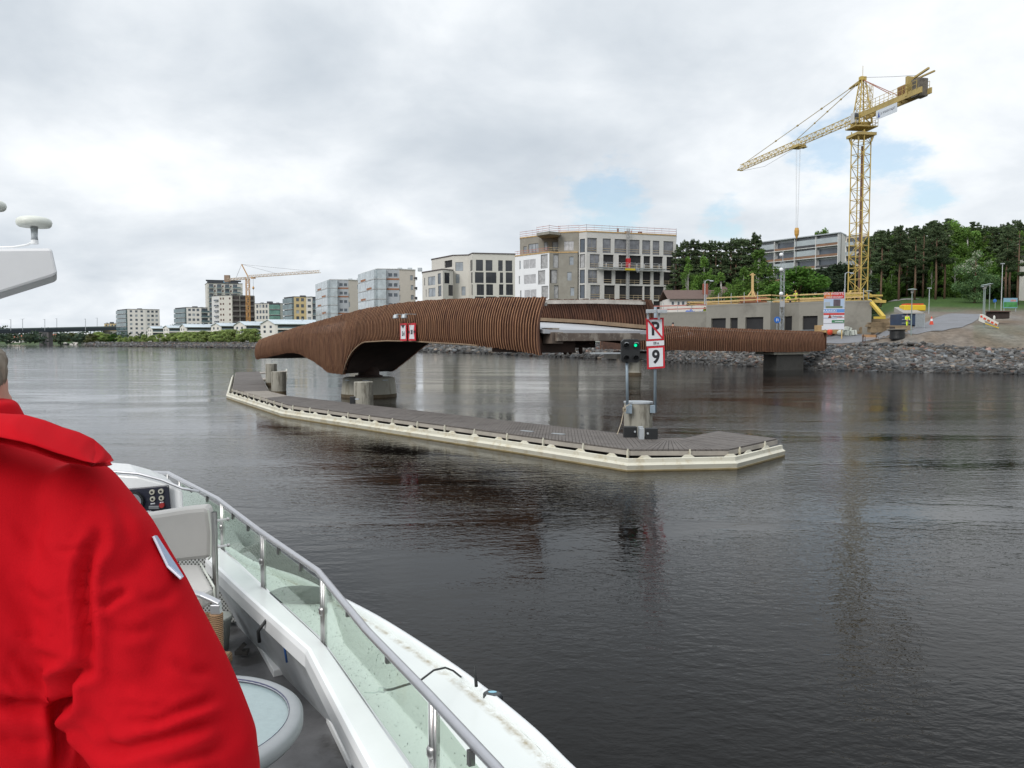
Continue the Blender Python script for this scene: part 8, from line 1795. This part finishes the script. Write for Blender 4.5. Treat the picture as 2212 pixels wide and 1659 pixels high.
c = atZ(*k5(955, 1500), .885); e = empty('waste_tub', (c.x, c.y, .88), 'small cream plastic tub on the floor behind the wicker chair', 'tub'); m = MB(); m.lathe((c.x-.06, c.y+.05, .88), [(.085, 0), (.11, .22), (.118, .23), (.118, .25), (.105, .25)], 20, True); m.build('tub', M_ptrim, e, smooth=True)
# round table
tc0 = Vector((-1.37, 3.19)); zt = 1.62; r0 = .487
e = empty('round_table', (tc0.x, tc0.y, .88), 'round table with frosted glass top and pale rim beside the red jacket', 'table')
m = MB(); m.lathe((*tc0, zt), [(r0-.062, -.004), (r0-.055, .004), (r0-.015, .0), (r0, -.012), (r0, -.05), (r0-.02, -.075), (r0-.065, -.07)], 72, False); m.build('rim', mat('table_rim', (.27, .285, .295), .5, var=.08, vscale=6), e, smooth=True)
m = MB(); m.lathe((*tc0, zt), [(0.001, -.012), (r0-.055, -.012), (r0-.055, -.03)], 64); gt = m.build('glass_top', mat('frosted_glass', (.27, .34, .345), .18, var=.06, vscale=30, bump=.35, bscale=90, bdist=.002, spec=.7), e)
m = MB(); m.lathe((*tc0, zt), [(r0-.061, -.008), (r0-.058, .005), (r0-.054, -.008)], 64, False); m.build('rim_ring', mat('ring_navy', (.06, .06, .12), .4), e)
for k in range(4): a = pi/4+k*pi/2; m = MB(); m.tube([Vector((tc0.x+.33*cos(a), tc0.y+.33*sin(a), zt-.07)), Vector((tc0.x+.12*cos(a), tc0.y+.12*sin(a), 1.25)), Vector((tc0.x+.30*cos(a), tc0.y+.30*sin(a), .88))], .016, 8); m.build('leg', M_alu, e, smooth=True)
# little transmitter clamped on the hull edge with its cable
c = atZ(*k6(1705, 640), 1.26); e = empty('transmitter_box', (c.x, c.y, 1.2), 'small black transmitter box with a whip antenna on the edge of the hull', 'transmitter')
rzt = .6; m = MB(); m.box((c.x+.03, c.y+.02, 1.23), (.095, .065, .045), rz=rzt-1.2); m.build('case', mat('case_grey', (.05, .055, .06), .45), e, bevel=.012); m = MB(); m.box((c.x+.06, c.y+.04, 1.16), (.035, .045, .12), rz=rzt-1.2); m.build('bracket', M_black, e)
a = c+Vector((-.06, .03, .02)); t_ = atY(*k6(1640, 500), a.y); m = MB(); m.tube([a, a.lerp(t_, .3), t_], [.010, .009, .004], 8); m.build('whip_antenna', M_black, e, smooth=True)
m = MB(); m.rings([[Vector((c.x+.03+.024*cos(t), c.y+.02+.012*sin(t), 1.253+k*.002)) for t in [2*pi*q/20 for q in range(20)]] for k in (0, 1)], True, True); m.build('badge', mat('badge_blue', (.25, .5, .62), .4), e)
cb_ = [atZ(*k6(1570, 560), 1.24), atZ(*k6(1530, 528), 1.30), atZ(*k6(1490, 512), 1.34), atZ(*k6(1430, 525), 1.38), atZ(*k6(1358, 580), 1.45), atZ(*k6(1290, 600), 1.5), atZ(*k6(1210, 625), 1.5), atZ(*k6(1165, 630), 1.48)]
m = MB(); m.tube(cb_, .006, 6); m.build('cable', M_black, e, smooth=True); m = MB(); m.tube([cb_[-1], atZ(*k6(1120, 643), 1.48), atZ(*k6(1068, 640), 1.478)], .0035, 6); m.tube([cb_[-1]+Vector((.01, 0, 0)), cb_[-1]+Vector((-.02, .01, 0))], .013, 6); m.build('cable_end', M_galv, e)
# ------------------------------------------------------------------ the person in the red jacket
def remesh(mb, voxel, it):
    o = mb.build('tmp', M_white); md = o.modifiers.new('r', 'REMESH'); md.mode = 'VOXEL'; md.voxel_size = voxel; dg = bpy.context.evaluated_depsgraph_get(); me = bpy.data.meshes.new_from_object(o.evaluated_get(dg)); bpy.data.objects.remove(o)
    n = len(me.vertices); co = np.empty(n*3); me.vertices.foreach_get('co', co); co = co.reshape(-1, 3); E = np.empty(len(me.edges)*2, dtype=np.int64); me.edges.foreach_get('vertices', E); E = E.reshape(-1, 2)
    deg = np.bincount(E.ravel(), minlength=n)[:, None]
    for _ in range(it):
        s = np.zeros_like(co); np.add.at(s, E[:, 0], co[E[:, 1]]); np.add.at(s, E[:, 1], co[E[:, 0]]); co = co*.4+.6*s/np.maximum(deg, 1)
    return me, co, E, deg
def ell(c, rx_, ry_, z, n=28, yaw=0): return [Vector((c[0]+rx_*cos(t)*cos(yaw)-ry_*sin(t)*sin(yaw), c[1]+rx_*cos(t)*sin(yaw)+ry_*sin(t)*cos(yaw), z)) for t in [2*pi*k/n for k in range(n)]]
PX, PY = -.86, 1.22
per = empty('person', (PX, PY, 1.56), 'person in a bright red jacket standing at the left, seen from behind', 'person')
yw = R(-8)
mb = MB()
mb.rings([ell((PX, PY), a, b, ZC+z, yaw=yw) for z, a, b in ((-1.02, .25, .17), (-.85, .255, .18), (-.70, .245, .17), (-.55, .24, .165), (-.42, .24, .16), (-.33, .235, .15), (-.27, .225, .14), (-.225, .205, .125), (-.19, .17, .115), (-.155, .12, .10), (-.12, .09, .085), (-.09, .08, .075))], True, True)
sil = [(262, 1040), (298, 1095), (333, 1160), (382, 1244), (428, 1330), (476, 1415), (517, 1500), (553, 1585), (563, 1650)]; rad = [.070, .086, .098, .108, .110, .112, .113, .114, .114]
sp_ = [atY(x, y, 1.18) for x, y in sil]; arm = [((PX+.11, PY, -.29), .062)]
for i, p in enumerate(sp_):
    t = (sp_[min(i+1, 8)]-sp_[max(i-1, 0)]); n2 = Vector((-t.z, t.x)).normalized(); r_ = rad[i]; arm.append(((p.x-n2.x*(r_-.002), 1.19-.004*i, p.z-n2.y*(r_-.002)-ZC), r_))
e_l = arm[-1][0]; arm += [((e_l[0]-.02, 1.23, e_l[2]-.06), .10), ((e_l[0]-.07, 1.36, e_l[2]-.085), .075), ((e_l[0]-.12, 1.48, e_l[2]-.065), .058), ((e_l[0]-.14, 1.53, e_l[2]-.055), .052)]
mb.tube([Vector((x, y, ZC+z)) for (x, y, z), r_ in arm], [r_ for _, r_ in arm], 24)
arm2 = [((2*PX-x-.02, y, z), r_) for (x, y, z), r_ in arm]
mb.tube([Vector((x, y, ZC+z)) for (x, y, z), r_ in arm2], [r_ for _, r_ in arm2], 20)
me, co, E, deg = remesh(mb, .0065, 9)
kf = lambda x, y: (x/2.23/1.17179, (1200+y/2.23)/1.17179)
def spline_d(P, pts):
    """distance in picture units of each point to a polyline, and position along it"""
    best = np.full(len(P), 1e9); side = np.zeros(len(P)); tt = np.zeros(len(P)); L = 0
    for a, b in zip(pts, pts[1:]):
        a = np.array(a); b = np.array(b); d = b-a; l = np.hypot(*d); t = np.clip(((P-a)@d)/l**2, 0, 1); q = P-(a+t[:, None]*d); r_ = np.hypot(q[:, 0], q[:, 1]); s = np.sign(d[0]*q[:, 1]-d[1]*q[:, 0]); m_ = r_ < best; best[m_] = r_[m_]; side[m_] = s[m_]; tt[m_] = (L+t[m_]*l); L += l
    return best, side, tt/L
def normals(co, me):
    me.vertices.foreach_set('co', co.ravel()); me.update(); n = np.empty(len(co)*3); me.vertices.foreach_get('normal', n); return n.reshape(-1, 3)
nr_ = normals(co, me); v = co-np.array([0, 0, ZC]); fz = v[:, 1]*cos(PITCH)-v[:, 2]*sin(PITCH); uy = v[:, 1]*sin(PITCH)+v[:, 2]*cos(PITCH); PP = np.stack([CX+F*v[:, 0]/fz, CY-F*uy/fz], 1); front_ = np.clip(-nr_[:, 1]*1.6+.35, 0, 1)
FOLDS = [([(640, 120), (700, 260), (740, 420)], 16, .004, 1), ([(80, 260), (200, 400), (300, 560)], 18, .004, 1), ([(620, 860), (720, 900), (860, 880)], 14, .005, 1), ([(120, 620), (220, 700), (300, 720)], 12, .004, 1), ([(980, 1050), (1080, 1120), (1200, 1120)], 14, .005, 1), ([(380, 1400), (450, 1450), (520, 1560)], 10, .006, 1), ([(700, 1300), (820, 1330), (960, 1310)], 10, .005, 1), ([(20, 1080), (100, 1200), (250, 1260)], 12, .006, 1), ([(1010, 620), (940, 700), (820, 720)], 13, .004, 1), ([(545, 360), (495, 480), (470, 620), (480, 760), (500, 900), (505, 1040), (500, 1110)], 15, .022, 1), ([(500, 1110), (440, 1120), (372, 1150), (378, 1230), (385, 1290), (330, 1310), (318, 1380), (345, 1500), (330, 1660)], 15, .030, 1), ([(505, 410), (430, 440), (340, 430)], 9, .006, 1), ([(550, 300), (580, 400), (560, 480)], 12, .006, 1), ([(720, 665), (640, 700), (590, 745), (560, 735)], 11, .010, 1), ([(1245, 1400), (1080, 1440), (900, 1500), (700, 1560), (560, 1560)], 15, .013, 1), ([(1225, 1270), (1050, 1330), (880, 1400), (760, 1390)], 13, .009, 1), ([(0, 900), (180, 905), (340, 915), (480, 958)], 2.2, .004, 1), ([(0, 1290), (120, 1310), (230, 1305), (330, 1320)], 16, .020, 1), ([(0, 520), (120, 720), (260, 860)], 28, .006, 1), ([(850, 420), (780, 520), (640, 600)], 26, .006, 1), ([(1000, 760), (900, 1000), (860, 1200)], 36, .006, 1), ([(560, 1000), (640, 1150), (760, 1230)], 24, .007, 1), ([(500, 1380), (560, 1480), (700, 1640)], 20, .007, 1), ([(1350, 1300), (1300, 1480), (1180, 1640)], 30, .006, 1), ([(200, 1010), (320, 1050), (480, 1080)], 11, .006, 1), ([(60, 980), (180, 1120), (330, 1230)], 22, .007, 1), ([(1250, 1560), (1100, 1600), (940, 1650)], 12, .007, 1), ([(0, 1480), (120, 1520), (280, 1500)], 16, .008, 1)]
dsp = np.zeros(len(co))
for pts, w_, a_, _ in FOLDS:
    w_ *= .9; a_ *= .9 if w_ < 20 else .7
    pts = [kf(*p) for p in pts]; d, s, t = spline_d(PP, pts); fade = np.clip(np.minimum(t, 1-t)*5+.25, 0, 1); dsp -= a_*np.exp(-(d/w_)**2)*fade; dsp += a_*.45*np.exp(-((d-w_*1.9)/(w_*1.1))**2)*fade
# stitched puckers beside the armhole seam
seam = [kf(*p) for p in ((530, 60), (470, 230), (400, 420), (360, 640), (345, 860))]; d, s, t = spline_d(PP, seam); dsp += .0022*np.sin(t*130)*np.exp(-((d-5)/7)**2); dsp -= .003*np.exp(-(d/2.2)**2)
rg = np.random.default_rng(3); 
for _ in range(26):
    k_ = rg.normal(size=3); k_ *= rg.uniform(14, 60)/np.linalg.norm(k_); dsp += .0008*np.sin(co@k_+rg.uniform(0, 6))
co = co+nr_*(dsp*front_)[:, None]
s = np.zeros_like(co); np.add.at(s, E[:, 0], co[E[:, 1]]); np.add.at(s, E[:, 1], co[E[:, 0]]); co = co*.6+.4*s/np.maximum(deg, 1)
co -= np.array([PX, PY, 1.56]); me.vertices.foreach_set('co', co.ravel()); me.polygons.foreach_set('use_smooth', [True]*len(me.polygons)); me.materials.clear(); M_jack = mat('red_jacket', (0.455, 0.004, 0.010), .8, var=.08, vscale=3, bump=.3, bscale=420, spec=.08, bdist=.001); M_jack.node_tree.nodes['Principled BSDF'].inputs['Sheen Weight'].default_value = 0
me.materials.append(M_jack); me.update(); o = bpy.data.objects.new('jacket', me); COL.objects.link(o); o.parent = per
# collar: thick falling flap round the neck, long point over the shoulder
kc = crop(0, 480, 2.183)
top = [(-520, 1300), (-330, 1250), (-150, 1233), (0, 1236), (130, 1243), (240, 1272), (330, 1310), (420, 1338), (505, 1375), (560, 1420), (600, 1470), (612, 1500)]
bot = [(-520, 1430), (-330, 1400), (-150, 1370), (0, 1365), (120, 1392), (220, 1420), (320, 1452), (400, 1478), (470, 1502), (530, 1512), (580, 1508), (612, 1504)]
for lay in (0, 1):
    mb = MB(); rows = []
    for i, (a, b) in enumerate(zip(top, bot)):
        if lay: a = (a[0]-6, a[1]+26); b = (b[0]-14, b[1]+(34 if i < 8 else 20))
        D = 1.10+.02*abs(i-4)*.3+.018*lay; A__ = atY(*kc(*a), D+.03); B__ = atY(*kc(*b), D-(.035 if i < 10 else .01)+.012*lay); d_ = (A__-B__); L = max(d_.length, .006); d_ = d_.normalized() if d_.length > 1e-5 else Vector((0, 0, 1)); c_ = (A__+B__)/2; ou = Vector((0, -1, 0)); th = .014*min(1, (len(top)-i)/4)+.005
        rows.append([c_+d_*(L/2)*cos(t)+ou*th*sin(t)*(1+.25*sin(i*1.7+3*cos(t))) for t in [2*pi*k/18 for k in range(18)]])
    rr = []
    for i in range(len(rows)-1):
        for k in range(4): rr.append([p.lerp(q, k/4) for p, q in zip(rows[i], rows[i+1])])
    rr.append(rows[-1]); cm = MB(); cm.rings(rr, True, True); cm.build('collar_flap', M_jack, per, smooth=True)
mb = MB()
# second layer of the collar standing round the neck
mb.rings([ell((PX, PY-.01), a, b, ZC+z, yaw=yw) for z, a, b in ((-.21, .15, .12), (-.17, .115, .11), (-.14, .098, .095), (-.125, .092, .088), (-.128, .080, .078), (-.16, .078, .075))], True, True)
me, co, E, deg = remesh(mb, .006, 4); nr_ = normals(co, me); rg = np.random.default_rng(8)
for _ in range(14): k_ = rg.normal(size=3); k_ *= rg.uniform(14, 40)/np.linalg.norm(k_); co += nr_*(.0013*np.sin(co@k_+rg.uniform(0, 6)))[:, None]
co -= np.array([PX, PY, 1.56]); me.vertices.foreach_set('co', co.ravel()); me.polygons.foreach_set('use_smooth', [True]*len(me.polygons)); me.materials.clear(); me.materials.append(M_jack); o = bpy.data.objects.new('collar', me); COL.objects.link(o); o.parent = per
# cloth badge on the sleeve, seen nearly edge on
q = [atY(*kf(*p), D) for p, D in (((868, 350), 1.172), ((950, 520), 1.168), ((1024, 588), 1.162), ((1032, 582), 1.186), ((962, 506), 1.192), ((882, 352), 1.19))]
m = MB(); m.plate(q, .004, Vector((.6, -.5, .4))); m.build('sleeve_badge', mat('badge_cloth', (.34, .42, .55), .7, var=.1), per); m = MB(); m.tube([q[0], q[1], q[2]], .0025, 6); m.build('badge_edge', mat('badge_white', (.62, .66, .75), .6), per)
# body under the clothes: head with face, neck, hands, and legs
HC = Vector((-.902, 1.25, ZC-.108)); fy = R(-14); M_h = mat('face_skin', (.52, .27, .20), .55, var=.08, vscale=25)
def hp(x, y, z): return HC+Vector((x*cos(fy)-y*sin(fy), x*sin(fy)+y*cos(fy), z))
mb = MB()
mb.rings([[hp(a*cos(t), off+b*sin(t), z) for t in [2*pi*k/24 for k in range(24)]] for z, a, b, off in ((-.125, .03, .035, .055), (-.115, .048, .06, .035), (-.09, .062, .08, .015), (-.05, .070, .090, .003), (0, .076, .096, -.002), (.045, .078, .098, -.004), (.08, .068, .088, -.006), (.105, .045, .06, -.006), (.118, .012, .015, -.006))], True, True)
mb.rings([[hp(a*cos(t), off+a*sin(t), z) for t in [2*pi*k/20 for k in range(20)]] for z, a, off in ((-.22, .075, -.035), (-.16, .062, -.03), (-.10, .058, -.022), (-.04, .055, -.015))], True, True)
mb.rings([[hp(.012*w*cos(t), .085+l+.012*w*sin(t), z) for t in [2*pi*k/10 for k in range(10)]] for z, w, l in ((.015, .5, .004), (-.01, .8, .012), (-.03, 1.2, .020), (-.038, .9, .010))], True, True)
for s_ in (-1, 1): mb.sphere(hp(s_*.030, .075, .012), (.018, .018, .010), 10, 6)
mb.sphere(hp(0, .083, -.062), (.022, .014, .008), 10, 6)
for s_ in (-1, 1):
    mb.rings([[hp(s_*(.074+.010*sin(q)), -.008+(.017*r_)*cos(t), -.012+.030*r_*sin(t)) for t in [2*pi*k/14 for k in range(14)]] for q, r_ in ((0, .55), (1.0, 1.0), (1.5, .95), (1.57, .6))], True, True)
# continue the one body surface: trunk, arms and hands with five fingers, legs
mb.rings([ell((PX, PY), a, b, ZC+z, yaw=yw) for z, a, b in ((-.9, .15, .11), (-.6, .14, .1), (-.3, .15, .09), (-.20, .09, .07))], True, True)
for sg_, ar in ((1, arm), (-1, arm2)):
    mb.tube([Vector((x, y, ZC+z)) for (x, y, z), _ in ar], [.05]*7+[.042]*4+[.034, .028, .027], 14)
    w = Vector((ar[-1][0][0], ar[-1][0][1], ZC+ar[-1][0][2])); mb.rings([[w+Vector((.040*s2*cos(t), dy, .017*s2*sin(t)-.01)) for t in [2*pi*k/12 for k in range(12)]] for dy, s2 in ((-.02, .65), (.03, .95), (.08, 1.05), (.10, .95))], True, True)
    for k, (fx, ln) in enumerate(((-.030, .058), (-.011, .072), (.010, .068), (.029, .052))): mb.tube([w+Vector((fx, .085, -.01)), w+Vector((fx, .085+ln*.5, -.014)), w+Vector((fx, .085+ln*.75, -.034)), w+Vector((fx, .085+ln*.78, -.052))], [.0095, .009, .0085, .0075], 8)
    mb.tube([w+Vector((-sg_*.034, .02, -.012)), w+Vector((-sg_*.058, .05, -.022)), w+Vector((-sg_*.055, .085, -.034))], [.012, .0105, .0085], 8)
for s_ in (-1, 1): mb.tube([Vector((PX+s_*.09, PY, ZC-.85)), Vector((PX+s_*.10, PY+.01, ZC-1.2)), Vector((PX+s_*.10, PY-.01, 1.62)), Vector((PX+s_*.10, PY+.12, 1.60))], [.085, .055, .045, .035], 12)
me, co, E, deg = remesh(mb, .0048, 2); co -= np.array([PX, PY, 1.56]); me.vertices.foreach_set('co', co.ravel()); me.polygons.foreach_set('use_smooth', [True]*len(me.polygons)); me.materials.clear(); me.materials.append(M_h); o = bpy.data.objects.new('body', me); COL.objects.link(o); o.parent = per
m = MB(); M_hair = mat('greying_hair', (.20, .165, .125), .6, var=.5, vscale=60, vstretch=(1, 1, .25), bump=.8, bscale=120, bdist=.004)
mb = MB(); mb.rings([[hp(a*cos(t), off+b*sin(t), z) for t in [2*pi*k/28 for k in range(28)]] for z, a, b, off in ((-.085, .055, .045, -.052), (-.05, .074, .066, -.040), (0, .084, .082, -.028), (.045, .088, .098, -.014), (.085, .078, .100, -.006), (.115, .055, .07, -.006), (.130, .015, .02, -.006))], True, True)
me, co, E, deg = remesh(mb, .006, 2); nr_ = normals(co, me); ang = np.arctan2(co[:, 1]-HC.y, co[:, 0]-HC.x); co += nr_*(.0016*np.sin(ang*46+co[:, 2]*60)+.0014*np.sin(ang*91-co[:, 2]*90))[:, None]; co -= np.array([PX, PY, 1.56]); me.vertices.foreach_set('co', co.ravel()); me.polygons.foreach_set('use_smooth', [True]*len(me.polygons)); me.materials.clear(); me.materials.append(M_hair); o = bpy.data.objects.new('hair', me); COL.objects.link(o); o.parent = per
p = hp(.086, -.006, -.040); m = MB(); m.sphere(p, .005, 8, 6); m.build('earring', M_steel, per)
mb = MB(); mb.rings([ell((PX, PY), a, b, ZC+z) for z, a, b in ((-1.1, .19, .13), (-.9, .2, .14))], True, True)
for s_ in (-1, 1): mb.tube([Vector((PX+s_*.09, PY, ZC-.98)), Vector((PX+s_*.10, PY+.01, ZC-1.25)), Vector((PX+s_*.10, PY-.01, 1.60))], [.105, .085, .075], 14)
me, co, E, deg = remesh(mb, .012, 3); co -= np.array([PX, PY, 1.56]); me.vertices.foreach_set('co', co.ravel()); me.polygons.foreach_set('use_smooth', [True]*len(me.polygons)); me.materials.clear(); me.materials.append(M_navy); o = bpy.data.objects.new('trousers', me); COL.objects.link(o); o.parent = per
